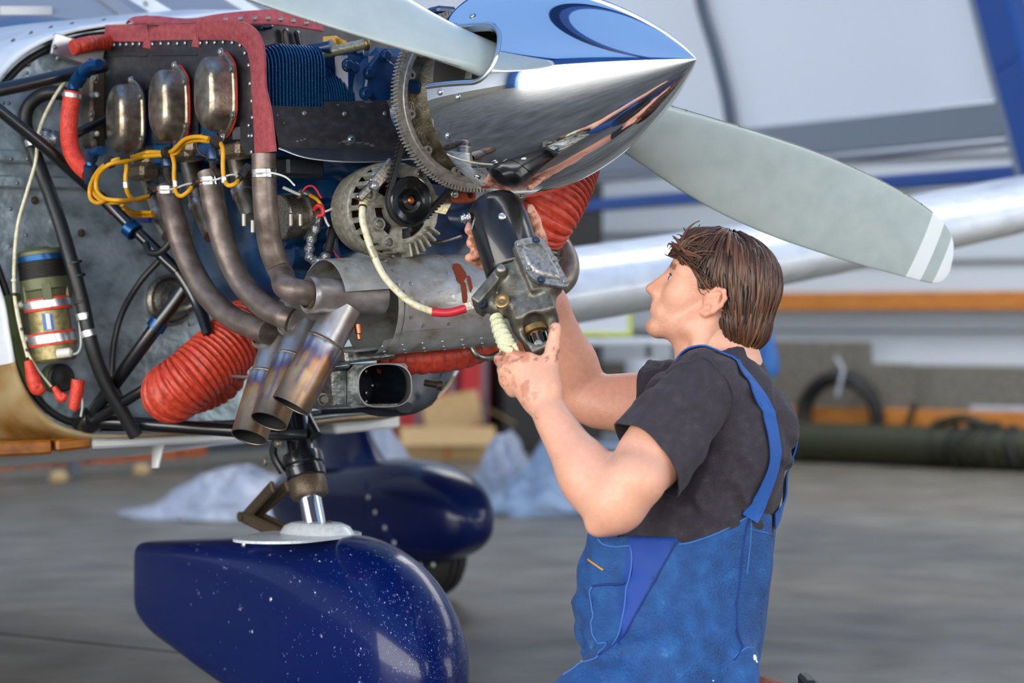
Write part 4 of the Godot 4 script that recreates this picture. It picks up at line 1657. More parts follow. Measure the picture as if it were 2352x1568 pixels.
	plate(st, pl, foot + up * (A(-0.9, 0, -0.928) - foot).dot(up), cb, 0.006, 0.0, [], false)
	part("collar_plate", st, M.collar_white, fair)
	st = S()
	var cc := Q(728, 1222, 0.02)
	loft(st, [[cc - up * 0.006, fw * 0.115, sb * 0.07, 2.4], [cc + up * 0.014, fw * 0.1, sb * 0.058, 2.4], [cc + up * 0.022, fw * 0.08, sb * 0.045, 2.2]], 28)
	part("collar_boss", st, M.collar_white, fair)
	for p in [[610, 1238], [660, 1240], [700, 1232], [755, 1200], [590, 1246]]:
		stud("screw", fair, Q(p[0], p[1], 0.06), up, 0.008, M.link_bronze, "screw")
	st = S()
	var tyre_c := Q(760, 1640, 0.0)
	tyre_c.y = 0.19
	lathe(st, tyre_c - sb * 0.06, sb, [[0.06, 0.0], [0.15, 0.005], [0.18, 0.03], [0.19, 0.06], [0.18, 0.09], [0.15, 0.115], [0.06, 0.12]], 32, true)
	part("nose_wheel", st, M.tyre, fair)
	# main wheel fairing behind
	var D := 8.05
	var mc := V(930, 1180, D)
	var mw := thing("main_wheel_fairing", "plain dark blue main wheel fairing with leg cuff, farther behind the nose wheel", "wheel fairing", Vector3(mc.x, 0, mc.z))
	var ms := [[640, 1120, 1170, 0.04], [670, 1085, 1215, 0.08], [720, 1070, 1250, 0.11], [790, 1062, 1285, 0.13], [860, 1056, 1298, 0.14], [930, 1052, 1302, 0.142], [990, 1060, 1296, 0.135], [1040, 1082, 1285, 0.12], [1075, 1115, 1268, 0.095], [1095, 1155, 1245, 0.065], [1104, 1190, 1218, 0.025]]
	rows = []
	var m0 := V(930, 1180, D)
	for s in ms:
		var t := meet(s[0], s[1], sb, (m0 - hub).dot(sb))
		var b := meet(s[0], s[2], sb, (m0 - hub).dot(sb))
		var mid := (t + b) / 2
		var row := PackedVector3Array()
		for k in 40:
			var an := TAU * k / 40.0
			var e := 2.0 / 2.6
			row.append(mid + sb * (signf(cos(an)) * pow(absf(cos(an)), e) * s[3]) + (t - mid) * (signf(sin(an)) * pow(absf(sin(an)), e)))
		rows.append(row)
	rows = resample(rows, 4)
	st = S()
	grid(st, rows, true)
	fan(st, rows[0], V(640, 1145, D + 0.5), true)
	fan(st, rows[-1], meet(1105, 1204, sb, (m0 - hub).dot(sb)))
	part("shell", st, M.spat_blue_plain, mw)
	st = S()
	var ms0 := (m0 - hub).dot(sb)
	var cuff := []
	for s in [[745, 880, 1075, 0.1], [748, 862, 1048, 0.075], [735, 850, 1015, 0.06], [722, 838, 985, 0.052], [700, 826, 930, 0.05]]:
		var a := meet(s[0], s[2], sb, ms0)
		var b := meet(s[1], s[2], sb, ms0)
		cuff.append([(a + b) / 2, (b - a) / 2, sb * s[3], 2.3])
	loft(st, cuff, 28)
	part("leg_cuff", st, M.spat_blue_plain, mw)
	st = S()
	var ca := meet(695, 930, sb, ms0)
	var cb2 := meet(835, 930, sb, ms0)
	loft(st, [[(ca + cb2) / 2 - up * 0.055, (cb2 - ca) / 2, sb * 0.056, 2.3], [(ca + cb2) / 2 + up * 0.3, (cb2 - ca) / 2 * 1.1, sb * 0.06, 2.3]], 24)
	part("leg_root", st, M.paint_white, mw)
	st = S()
	var sl := PackedVector3Array()
	for p in [[828, 1100], [850, 1150], [878, 1200], [905, 1245], [940, 1285]]:
		sl.append(meet(p[0], p[1], sb, ms0 + 0.138))
	tube(st, cr(Array(sl), 4), 0.002, 5)
	part("seam_bead", st, M.seam, mw)
	for p in [[846, 1142], [862, 1176], [884, 1212], [905, 1246], [928, 1279], [965, 1298], [995, 1297]]:
		stud("rivet", mw, meet(p[0], p[1], sb, ms0 + (0.139 if p[1] < 1260 else 0.1)), sb, 0.009, M.zinc, "dome")
	st = S()
	var wc := V(985, 1290, D + 0.02)
	wc.y = 0.165
	lathe(st, wc - sb * 0.075, sb, [[0.05, 0.0], [0.12, 0.005], [0.15, 0.02], [0.163, 0.05], [0.165, 0.056], [0.158, 0.058], [0.158, 0.064], [0.165, 0.066], [0.165, 0.084], [0.158, 0.086], [0.158, 0.092], [0.165, 0.094], [0.163, 0.1], [0.15, 0.13], [0.12, 0.145], [0.05, 0.15]], 36)
	part("tyre", st, M.tyre, mw)

func resample(rows: Array, n: int) -> Array:   # smooth extra rows between the stations
	var m: int = rows[0].size()
	var cols := []
	for j in m:
		var p := []
		for r in rows:
			p.append(r[j])
		cols.append(cr(p, n))
	var o := []
	for i in cols[0].size():
		var r := PackedVector3Array()
		for j in m:
			r.append(cols[j][i])
		o.append(r)
	return o

# ---------------------------------------------------------------- engine bearer, bay equipment
func pipe_thing(called: String, label: String, cat: String, path: PackedVector3Array, r, mk: String, sides := 12, group := "") -> Node3D:
	var o := thing(called, label, cat, path[0], group)
	var st := S()
	tube(st, path, r, sides)
	part("tube", st, M[mk], o)
	return o

func VB(px: float, py: float, d: float) -> Vector3:   # bay equipment, close in front of the firewall
	return V(px, py, d - 0.25)

func vb(list: Array) -> Array:
	var o := []
	for p in list:
		o.append(VB(p[0], p[1], p[2]))
	return o

func build_mount_and_bay():
	var b0 := W(208, 965, FWALL + 0.05)
	var mt := thing("engine_mount", "black welded tube engine mount running from the firewall bolt to the engine", "engine mount", b0)
	var tubes := [
		[[b0, Q(560, 990, 0.14), Q(700, 1000, 0.0)], 0.0155], [[b0 + up * 0.01, VB(330, 790, 5.68), VB(436, 645, 5.66)], 0.0165], [[b0 + fw * 0.02, VB(360, 878, 5.66), VB(590, 760, 5.62)], 0.0125],
		[[VB(-40, 222, 5.55), VB(112, 346, 5.62), VB(250, 470, 5.7), VB(410, 625, 5.62)], 0.0135], [[VB(-40, 215, 5.58), VB(110, 182, 5.64), VB(240, 150, 5.72)], 0.0155], [[VB(410, 625, 5.62), VB(455, 700, 5.6), VB(480, 770, 5.55)], 0.013],
		[[VB(150, 318, 5.72), VB(180, 305, 5.74), VB(250, 270, 5.80)], 0.011]]
	for t in tubes:
		var st := S()
		tube(st, cr(t[0], 6), t[1], 14)
		part("tube", st, M.frame_black, mt)
	var st := S()
	lathe(st, b0 - fw * 0.04, fw, [[0.0, 0.0], [0.03, 0.0], [0.03, 0.05], [0.024, 0.062], [0.0, 0.062]], 18)
	part("foot", st, M.frame_black, mt)
	stud("bolt", mt, b0 + fw * 0.02, fw, 0.0095, M.brass, "hex")
	for c in [[362, 745], [303, 527]]:
		st = S()
		var q := VB(c[0], c[1], 5.673 if c[1] > 600 else 5.675)
		var dr := (VB(436, 645, 5.66) - VB(330, 790, 5.68)).normalized() if c[1] > 600 else (VB(410, 625, 5.62) - VB(250, 470, 5.7)).normalized()
		lathe(st, q - dr * 0.013, dr, [[0.017, 0.0], [0.022, 0.002], [0.022, 0.024], [0.017, 0.026]], 16)
		part("clip", st, M.anodised_blue, mt)
	# big breather hose
	var hose := pipe_thing("black_hose", "thick black hose bending down the firewall past the pump to the mount bolt", "hose", cr(vb([[172, 218, 5.72], [110, 214, 5.76], [68, 240, 5.76], [58, 285, 5.76], [78, 350, 5.74], [112, 440, 5.72], [140, 520, 5.7], [166, 610, 5.68], [190, 700, 5.68], [210, 790, 5.68], [240, 875, 5.7], [278, 940, 5.72], [312, 1000, 5.74]]), 5), 0.0165, "rubber_hose", 16)
	for b in [[76, 326, [68, 300], [84, 352]], [193, 726, [187, 700], [197, 752]], [204, 765, [198, 744], [210, 788]]]:
		st = S()
		var dr: Vector3 = (VB(b[3][0], b[3][1], 5.7) - VB(b[2][0], b[2][1], 5.7)).normalized()
		lathe(st, VB(b[0], b[1], 5.73 if b[1] < 400 else 5.68) - dr * 0.008, dr, [[0.0168, 0.0], [0.0185, 0.001], [0.0185, 0.015], [0.0168, 0.016]], 18)
		part("clamp", st, M.zinc, hose)
	for y in [[178, 630], [186, 690], [170, 600]]:
		st = S()
		lathe(st, VB(y[0], y[1], 5.68), Vector3(0.22, -1, 0).normalized(), [[0.0168, 0.0], [0.018, 0.001], [0.018, 0.005], [0.0168, 0.006]], 16)
		part("cable_tie", st, M.gasket, hose)
	pipe_thing("thin_hose", "thin black hose curving down behind the diagonal mount tube", "hose", cr(vb([[368, 596, 5.78], [320, 650, 5.78], [280, 720, 5.8], [262, 790, 5.8], [258, 860, 5.8], [262, 900, 5.8]]), 5), 0.0075, "rubber_hose")
	pipe_thing("vent_hose", "short black vent hose hanging below the bottom mount tube", "hose", cr(vb([[262, 885, 5.8], [285, 940, 5.8], [300, 975, 5.78], [314, 1000, 5.77]]), 4), 0.0105, "rubber_hose")
	pipe_thing("bundle_hose", "black cable bundle looping under the mount tube near the exhaust pipes", "hose", cr(vb([[335, 560, 5.6], [345, 580, 5.58], [370, 578, 5.56], [392, 556, 5.55]]), 4), 0.008, "rubber_hose")
	# cream cable down the firewall
	var cw := thing("cream_cable", "thin cream cable running down the firewall to the red boots", "cable", W(40, 700, FWALL + 0.03))
	st = S()
	tube(st, cr(vb([[158, 172, 5.66], [118, 235, 5.66], [90, 300, 5.66], [82, 370, 5.68], [62, 440, 5.68], [42, 510, 5.68], [34, 580, 5.68], [32, 650, 5.68], [36, 700, 5.68], [48, 760, 5.68], [64, 820, 5.68]]), 5), 0.0042, 8)
	part("cable", st, M.wire_cream, cw)
	st = S()
	tube(st, cr(vb([[36, 690, 5.68], [46, 740, 5.68], [62, 805, 5.68], [88, 850, 5.68], [118, 888, 5.68]]), 5), 0.003, 6)
	part("cable", st, M.wire_cream, cw)
	for p in [[32, 640], [33, 672], [52, 752], [64, 800]]:
		st = S()
		lathe(st, VB(p[0], p[1], 5.68), Vector3(0, -1, 0), [[0.0045, 0.0], [0.0065, 0.001], [0.0065, 0.006], [0.0045, 0.007]], 10)
		part("sleeve", st, M.gasket if p[1] > 660 else M.wire_cream, cw)
	# red sleeved oil line with blue fittings
	var oil := thing("oil_line", "oil line in a bright red fire sleeve with blue end fittings", "hose", VB(170, 205, 5.6))
	st = S()
	tube(st, cr(vb([[167, 210, 5.62], [160, 260, 5.62], [158, 310, 5.62], [166, 352, 5.6], [184, 380, 5.58], [205, 398, 5.56]]), 6), 0.0195, 16)
	part("sleeve", st, M.sleeve_red, oil)
	st = S()
	lathe(st, VB(166, 214, 5.62), (VB(160, 260, 5.62) - VB(167, 210, 5.62)).normalized(), [[0.0197, 0.0], [0.0215, 0.001], [0.0215, 0.010], [0.0197, 0.011]], 20)
	part("clamp", st, M.zinc, oil)
	st = S()
	tube(st, cr(vb([[168, 206, 5.62], [172, 186, 5.62], [186, 170, 5.6], [205, 152, 5.58], [228, 148, 5.56]]), 5), 0.0125, 12)
	part("elbow", st, M.anodised_blue, oil)
	for q in [[176, 190, 188, 172], [196, 166, 214, 148]]:
		st = S()
		var a := VB(q[0], q[1], 5.61)
		var b := VB(q[2], q[3], 5.59)
		lathe(st, a, b - a, [[0.0, 0.0], [0.0165, 0.0], [0.0165, (b - a).length()], [0.0, (b - a).length()]], 6)
		part("hex_nut", st, M.anodised_blue, oil)
	st = S()
	tube(st, cr(vb([[206, 420, 5.55], [208, 398, 5.54], [208, 370, 5.54], [214, 352, 5.53], [232, 346, 5.5]]), 4), 0.011, 10)
	part("elbow", st, M.anodised_blue, oil)
	for q in [[208, 404, 208, 380], [207, 366, 212, 350]]:
		st = S()
		var a := VB(q[0], q[1], 5.54)
		var b := VB(q[2], q[3], 5.53)
		lathe(st, a, b - a, [[0.0, 0.0], [0.0155, 0.0], [0.0155, (b - a).length()], [0.0, (b - a).length()]], 6)
		part("hex_nut", st, M.fitting_slate, oil)
	# scat duct into the port at top left
	scat("cabin_heat_duct", "short orange corrugated duct entering the plate at top left of the firewall", cr(vb([[166, 110, 5.74], [195, 103, 5.76], [220, 99, 5.80], [256, 97, 5.86]]), 8), 0.0185, 9)
	# fuel pump strapped to the firewall
	var p0 := VB(92, 572, 5.72)
	var p1 := VB(126, 822, 5.72)
	var ax := (p1 - p0).normalized()
	var u := (p1 - p0).length() / 250.0
	var pump := thing("fuel_pump", "olive and tan electric pump strapped to the firewall with two red banded clamps", "pump", p1)
	st = S()
	lathe(st, p0, ax, [[0.0, -0.004], [0.02, -0.004], [0.024, 0.0], [0.05, 0.002], [0.054, 0.006], [0.054, u * 16]], 28)
	part("top_cap", st, M.pump_olive, pump)
	st = S()
	lathe(st, p0, ax, [[0.056, u * 68], [0.056, u * 92], [0.052, u * 96], [0.048, u * 118]], 28)
	var b := basis_y(ax)
	for k in 5:
		var an := TAU * k / 5.0 + 0.4
		box(st, p0 + ax * u * 100 + (b.x * cos(an) + b.z * sin(an)) * 0.05, Basis(b.x.rotated(ax, -an), ax, b.z.rotated(ax, -an)), Vector3(0.012, u * 40, 0.022), 0.002)
	part("head", st, M.pump_olive, pump)
	st = S()
	lathe(st, p0, ax, [[0.0545, u * 14], [0.0555, u * 15], [0.0555, u * 27], [0.0545, u * 28]], 28)
	part("blue_band", st, M.anodised_blue, pump)
	st = S()
	var pr := []
	for k in 10:
		pr.append([0.0515, u * (28 + k * 4)])
		pr.append([0.0555, u * (29 + k * 4)])
		pr.append([0.0555, u * (31 + k * 4)])
	lathe(st, p0, ax, pr, 28)
	part("ribbed_ring", st, M.gasket, pump)
	st = S()
	lathe(st, p0, ax, [[0.047, u * 95], [0.047, u * 205], [0.05, u * 208], [0.05, u * 252], [0.045, u * 258], [0.0, u * 258]], 28)
	part("body", st, M.pump_body, pump)
	for k in [[112, 142], [190, 222]]:
		st = S()
		lathe(st, p0, ax, [[0.0475, u * k[0]], [0.054, u * (k[0] + 1)], [0.054, u * (k[1] - 1)], [0.0475, u * k[1]]], 28)
		var red := part("clamp_liner", st, M.sleeve_red, pump)
		st = S()
		lathe(st, p0, ax, [[0.053, u * (k[0] + 5)], [0.0555, u * (k[0] + 6)], [0.0555, u * (k[1] - 7)], [0.053, u * (k[1] - 6)]], 28)
		part("clamp_band", st, M.zinc, pump)
		stud("screw", pump, p0 + ax * u * (k[0] + 16) + Vector3(-0.056, 0, 0.012), Vector3(-0.3, 0, 1), 0.011, M.zinc_dull, "screw")
	st = S()
	for q in [[0.9, 0.25, "a"]]:
		var rows := []
		for i in 2:
			var row := PackedVector3Array()
			for j in 5:
				var an: float = -0.15 + 0.5 * j / 4.0
				row.append(p0 + ax * u * (148 + 38 * i) + (Vector3(0, 0, 1) * cos(an) + Vector3(1, 0, 0) * sin(an)) * 0.0485)
			rows.append(row)
		sheet(st, rows, 0.0008)
	part("blue_label", st, M.label_blue, pump)
	st = S()
	var rws := []
	for i in 2:
		var row := PackedVector3Array()
		for j in 4:
			var an := 0.02 + 0.2 * j / 3.0
			row.append(p0 + ax * u * (148 + 36 * i) + (Vector3(0, 0, 1) * cos(an) + Vector3(1, 0, 0) * sin(an)) * 0.0497)
		rws.append(row)
	sheet(st, rws, 0.0006)
	part("pale_label", st, M.label_pale, pump)
	st = S()
	box(st, VB(34, 770, 5.79), Basis(sb, up, fw), Vector3(0.06, 0.21, 0.02), 0.004)
	part("bracket", st, M.bracket_green, pump)
	st = S()
	var rowb := []
	for q in [[8, 680], [22, 760], [38, 830], [62, 890]]:
		rowb.append(PackedVector3Array([W(q[0], q[1], FWALL + 0.012), W(q[0] + 38, q[1] - 8, FWALL + 0.012)]))
	sheet(st, rowb, 0.006)
	part("mounting_plate", st, M.bracket_green, pump)
	st = S()
	lathe(st, VB(132, 812, 5.66), Vector3(1, 0.1, 0.1), [[0.0, 0.0], [0.011, 0.0], [0.011, 0.03], [0.006, 0.034], [0.0, 0.036]], 12)
	part("connector", st, M.wire_white, pump)
	st = S()
	tube(st, cr(vb([[160, 815, 5.66], [180, 808, 5.67], [186, 780, 5.7], [178, 700, 5.72], [172, 640, 5.73]]), 5), 0.003, 6)
	part("wire", st, M.wire_white, pump)
	# relay with red boots below the pump
	var rl := W(136, 868, FWALL + 0.03)
	var relay := thing("starter_relay", "round dark relay below the pump with red rubber terminal boots", "relay", rl)
	st = S()
	lathe(st, rl - fw * 0.03, fw, [[0.0, 0.0], [0.034, 0.0], [0.034, 0.034], [0.03, 0.038], [0.0, 0.038]], 24)
	part("body", st, M.bracket_green, relay)
	st = S()
	lathe(st, rl + fw * 0.006, fw, [[0.0, 0.0], [0.033, 0.0], [0.033, 0.006], [0.028, 0.01], [0.02, 0.008], [0.012, 0.01], [0.0, 0.01]], 28)
	part("cap", st, M.rubber_black, relay)
	for bt in [[[64, 828], [76, 868], [86, 892], [100, 886]], [[124, 888], [136, 908], [142, 914], [150, 904]], [[180, 872], [176, 900], [170, 932], [166, 940]]]:
		st = S()
		var big: bool = bt[0][0] != 124
		var rr := [0.009, 0.016, 0.017, 0.011] if bt[0][0] == 64 else [0.006, 0.01, 0.011, 0.008] if bt[0][0] == 124 else [0.015, 0.015, 0.012, 0.010]
		var l := []
		for p in bt:
			l.append(VB(p[0], p[1], 5.66))
		var path := cr(l, 5)
		var rad := func(t: float) -> float:
			var x := t * 3.0
			var i := mini(int(x), 2)
			return lerpf(rr[i], rr[i + 1], x - i)
		tube(st, path, rad, 14)
		part("terminal_boot", st, M.sleeve_red, relay)
	st = S()
	tube(st, cr(vb([[186, 905, 5.74], [190, 930, 5.74], [186, 955, 5.76]]), 4), 0.003, 6)
	part("wire", st, M.wire_white, relay)
	# crimped foil joint on the mount tube
	st = S()
	tube(st, cr(vb([[92, 314, 5.7], [112, 316, 5.68], [138, 324, 5.66]]), 6), func(t: float) -> float: return 0.014 + 0.006 * sin(t * 19.0), 10)
	solo("foil_wrap", st, M.tape_silver, "crumpled silver foil wrap on a line left of the red sleeve", "wrap", VB(112, 316, 5.7))

# corrugated duct: a wire ridge every turn
func scat(called: String, label: String, path: PackedVector3Array, r: float, turns: int, group := "", mk := "scat_orange") -> Node3D:
	var o := thing(called, label, "duct", path[0], group)
	var fine := PackedVector3Array()
	var len_all := 0.0
	for i in path.size() - 1:
		len_all += (path[i + 1] - path[i]).length()
	var steps := turns * 12
	var at := 0
	var acc := 0.0
	for k in steps + 1:
		var want := len_all * k / steps
		while at < path.size() - 2 and acc + (path[at + 1] - path[at]).length() < want:
			acc += (path[at + 1] - path[at]).length()
			at += 1
		var seg := (path[at + 1] - path[at]).length()
		fine.append(path[at].lerp(path[at + 1], clampf((want - acc) / seg, 0, 1)))
	var st := S()
	var rad := func(t: float) -> float:
		var ph := fposmod(t * turns, 1.0)
		return r * (0.89 + 0.12 * pow(absf(sin(PI * ph)), 0.55))
	tube(st, fine, rad, 28)
	part("corrugated_skin", st, M[mk], o)
	return o

# ---------------------------------------------------------------- engine block, cylinders, covers, baffles
func polyq(list: Array, s: float) -> PackedVector2Array:
	var o := PackedVector2Array()
	for p in list:
		var q := Q(p[0], p[1], s)
		o.append(Vector2(fof(q), (q - hub).dot(up)))
	return o

func polyw(list: Array, f: float) -> PackedVector2Array:
	var o := PackedVector2Array()
	for p in list:
		o.append(fu(W(p[0], p[1], f)))
	return o

func build_engine():
	var base := A(-0.7, 0, -0.3)
	var eng := thing("airplane_engine", "blue six cylinder airplane engine with its cowling removed", "engine", base)
	# crankcase
	var st := S()
	loft(st, [[A(-1.12, 0, -0.02), sb * 0.13, up * 0.12, 4.0], [A(-1.05, 0, -0.02), sb * 0.15, up * 0.15, 4.0], [A(-0.47, 0, -0.01), sb * 0.15, up * 0.15, 4.0], [A(-0.43, 0, 0.0), sb * 0.13, up * 0.13, 3.0], [A(-0.42, 0, 0.0), sb * 0.07, up * 0.07, 2.0], [A(-0.2, 0, 0.0), sb * 0.055, up * 0.055, 2.0]], 40)
	var case := part("crankcase", st, M.engine_blue, eng)
	# cast shoulder with bolted flange in front of the first barrel
	for d in [[-0.49, 0.10, 0.13, 0.10], [-0.46, 0.05, 0.10, 0.10]]:
		st = S()
		box(st, A(d[0], d[1], 0.05), Basis(sb, up, fw), Vector3(d[2], 0.17, d[3]), 0.02)
		part("case_shoulder", st, M.engine_blue, case)
	st = S()
	var fl := polyw([[868, 122], [905, 150], [912, 190], [905, 232], [860, 236], [835, 205], [838, 160]], -0.41)
	plate(st, fl, hub + fw * -0.42, Basis(sb, up, fw), 0.018, 0.004)
	part("case_flange", st, M.engine_blue, case)
	for p in [[846, 168], [838, 215], [885, 128], [798, 150], [812, 155]]:
		stud("bolt", case, W(p[0], p[1], -0.40), fw, 0.011, M.engine_blue, "bolt")
	for q in [[[760, 140], [835, 118]], [[770, 155], [850, 140]], [[690, 118], [760, 108]]]:
		st = S()
		tube(st, cr([W(q[0][0], q[0][1], -0.5), W(q[1][0], q[1][1], -0.45)], 3), 0.014, 10)
		part("casting_rib", st, M.engine_blue, case)
	# sump and dark lower works
	st = S()
	loft(st, [[A(-1.05, 0, -0.27), sb * 0.2, up * 0.12, 5.0], [A(-1.0, 0, -0.27), sb * 0.22, up * 0.14, 5.0], [A(-0.5, 0, -0.26), sb * 0.2, up * 0.13, 5.0], [A(-0.45, 0, -0.25), sb * 0.17, up * 0.1, 4.0]], 36)
	part("sump", st, M.engine_blue, eng)
	for q in [[[640, 520], [800, 500], 0.05], [[660, 585], [960, 590], 0.035], [[930, 500], [1075, 470], 0.04], [[1000, 500], [1090, 520], 0.05]]:
		st = S()
		tube(st, cr([W(q[0][0], q[0][1], -0.5), W(q[1][0], q[1][1], -0.48)], 3), q[2], 12)
		part("oil_gallery", st, M.engine_blue, eng)
	st = S()
	lathe(st, W(640, 500, -0.47), W(690, 500, -0.47) - W(640, 500, -0.47), [[0.0, 0.0], [0.047, 0.0], [0.05, 0.004], [0.05, 0.03], [0.044, 0.034], [0.044, 0.05], [0.05, 0.054], [0.05, 0.075], [0.0, 0.075]], 24)
	var pc := part("hose_coupling", st, M.steel_worn, eng)
	for x in [[668, 505], [690, 505], [580, 520], [560, 505]]:
		st = S()
		box(st, W(x[0], x[1], -0.40), Basis(sb, up, fw), Vector3(0.009, 0.03, 0.009), 0.003)
		part("clamp_screw", st, M.zinc_dull, eng)
	# starboard cylinders: fins are thin plates across the cylinder axis
	for c in 3:
		var f0 := -0.515 - 0.215 * c
		var cyl := S()
		for k in 19:
			var s := 0.205 + 0.0076 * k
			var g := 1.0 - 0.12 * maxf(0.0, (k - 12) / 6.0)
			plate(cyl, rounded(0.165 * g, 0.23 * g, 0.045, 4), A(f0, s, 0.02), Basis(-fw, up, sb), 0.0028)
		var stuff := part("cylinder_head_fins", cyl, M.fin_blue, eng)
		stuff.set_meta("kind", "stuff")
		cyl = S()
		for k in 13:
			plate(cyl, circle2(Vector2.ZERO, 0.082, 28), A(f0, 0.125 + 0.0062 * k, 0.015), Basis(-fw, up, sb), 0.0022)
		stuff = part("barrel_fins", cyl, M.fin_blue, eng)
		stuff.set_meta("kind", "stuff")
		st = S()
		lathe(st, A(f0, 0.1, 0.015), sb, [[0.0, 0.0], [0.068, 0.0], [0.068, 0.23], [0.0, 0.23]], 24)
		box(st, A(f0, 0.295, 0.015), Basis(fw, up, sb), Vector3(0.1, 0.165, 0.09), 0.02)
		part("cylinder", st, M.sump_dark, eng)
	for c in 3:   # port cylinders, mostly hidden
		var f0 := -0.42 - 0.215 * c
		var cyl := S()
		for k in 10:
			plate(cyl, rounded(0.16, 0.22, 0.045, 3), A(f0, -0.2 - 0.016 * k, 0.03), Basis(-fw, up, sb), 0.005)
		var stuff := part("cylinder_head_fins", cyl, M.fin_blue, eng)
		stuff.set_meta("kind", "stuff")
		st = S()
		lathe(st, A(f0, -0.1, 0.02), -sb, [[0.0, 0.0], [0.07, 0.0], [0.07, 0.28], [0.0, 0.28]], 20)
		part("cylinder", st, M.sump_dark, eng)
	# pale push rod tube across the top
	st = S()
	tube(st, cr([W(590, 146, -0.5), W(720, 126, -0.47), W(846, 100, -0.44)], 4), 0.0115, 14)
	var pt := part("pushrod_tube", st, M.pushrod, eng)
	st = S()
	var e0 := W(836, 103, -0.44)
	lathe(st, e0, W(846, 100, -0.44) - W(720, 126, -0.47), [[0.0115, 0.0], [0.0135, 0.002], [0.0135, 0.008], [0.0115, 0.01]], 16)
	part("tube_collar", st, M.brass, pt)
	# yellow lifting lug
	st = S()
	for q in [[[742, 84], [768, 82], [772, 104], [742, 100]], [[768, 82], [795, 94], [793, 104], [772, 104]]]:
		var rows := [PackedVector3Array([W(q[0][0], q[0][1], -0.52), W(q[1][0], q[1][1], -0.50)]), PackedVector3Array([W(q[3][0], q[3][1], -0.52), W(q[2][0], q[2][1], -0.50)])]
		sheet(st, rows, 0.006)
	part("lifting_lug", st, M.lead_yellow, eng)
	stud("bolt", eng, W(760, 100, -0.49), fw, 0.007, M.zinc_dull, "bolt")
	# blue boss above the ring gear seen past the blade
	st = S()
	box(st, W(1014, 27, -0.24), Basis(sb, up, fw), Vector3(0.05, 0.018, 0.05), 0.006)
	part("case_lug", st, M.engine_blue, eng)
	build_covers(eng)
	build_baffle()

func build_covers(eng: Node3D) -> void:
	var names3 := ["nearest the propeller", "middle one of three", "nearest the firewall"]
	var c2 := [[516, 216], [409, 243], [309, 274]]
	var shape := smooth2([[0.0, 0.08], [0.036, 0.056], [0.044, 0.03], [0.044, -0.034], [0.03, -0.062], [0.0, -0.082], [-0.03, -0.06], [-0.044, -0.03], [-0.044, 0.03], [-0.034, 0.056]], 5)
	for k in 3:
		var p := Q(c2[k][0], c2[k][1], 0.372)
		var cv := thing("rocker_cover", "domed bronze grey rocker cover over a starboard cylinder, %s" % names3[k], "rocker cover", p, "rocker covers along the starboard bank")
		var st := S()
		var rows := []
		for s in [[1.12, 0.0], [1.12, 0.006], [1.02, 0.007], [1.0, 0.012], [0.97, 0.036], [0.93, 0.046], [0.86, 0.052], [0.72, 0.055], [0.4, 0.057], [0.02, 0.057]]:
			var row := PackedVector3Array()
			for q in shape:
				row.append(p + fw * (q.x * s[0]) + up * (q.y * s[0]) + sb * s[1])
			rows.append(row)
		grid(st, rows.slice(0, 3), true)
		grid(st, rows.slice(2), true)
		part("cover", st, M.cover_bronze, cv)
		st = S()
		plate(st, shape_scaled(shape, 1.14), p - sb * 0.003, Basis(fw, up, sb), 0.003)
		part("gasket", st, M.sleeve_red if k < 2 else M.gasket, cv)
		for q in [[0.0, 0.089], [0.047, 0.047], [0.049, -0.05], [0.0, -0.092], [-0.047, 0.047], [-0.049, -0.05]]:
			stud("screw", cv, p + fw * q[0] + up * q[1] + sb * 0.006, sb, 0.0065, M.zinc_dull if q[0] != 0.0 else M.zinc, "bolt")
		# head casting under the cover
		st = S()
		box(st, p - sb * 0.045 - up * 0.085, Basis(fw, up, sb), Vector3(0.07, 0.05, 0.08), 0.012)
		part("head_casting", st, M.flange if k else M.sump_dark, eng)

func shape_scaled(p: PackedVector2Array, k: float) -> PackedVector2Array:
	var o := PackedVector2Array()
	for q in p:
		o.append(q * k)
	return o

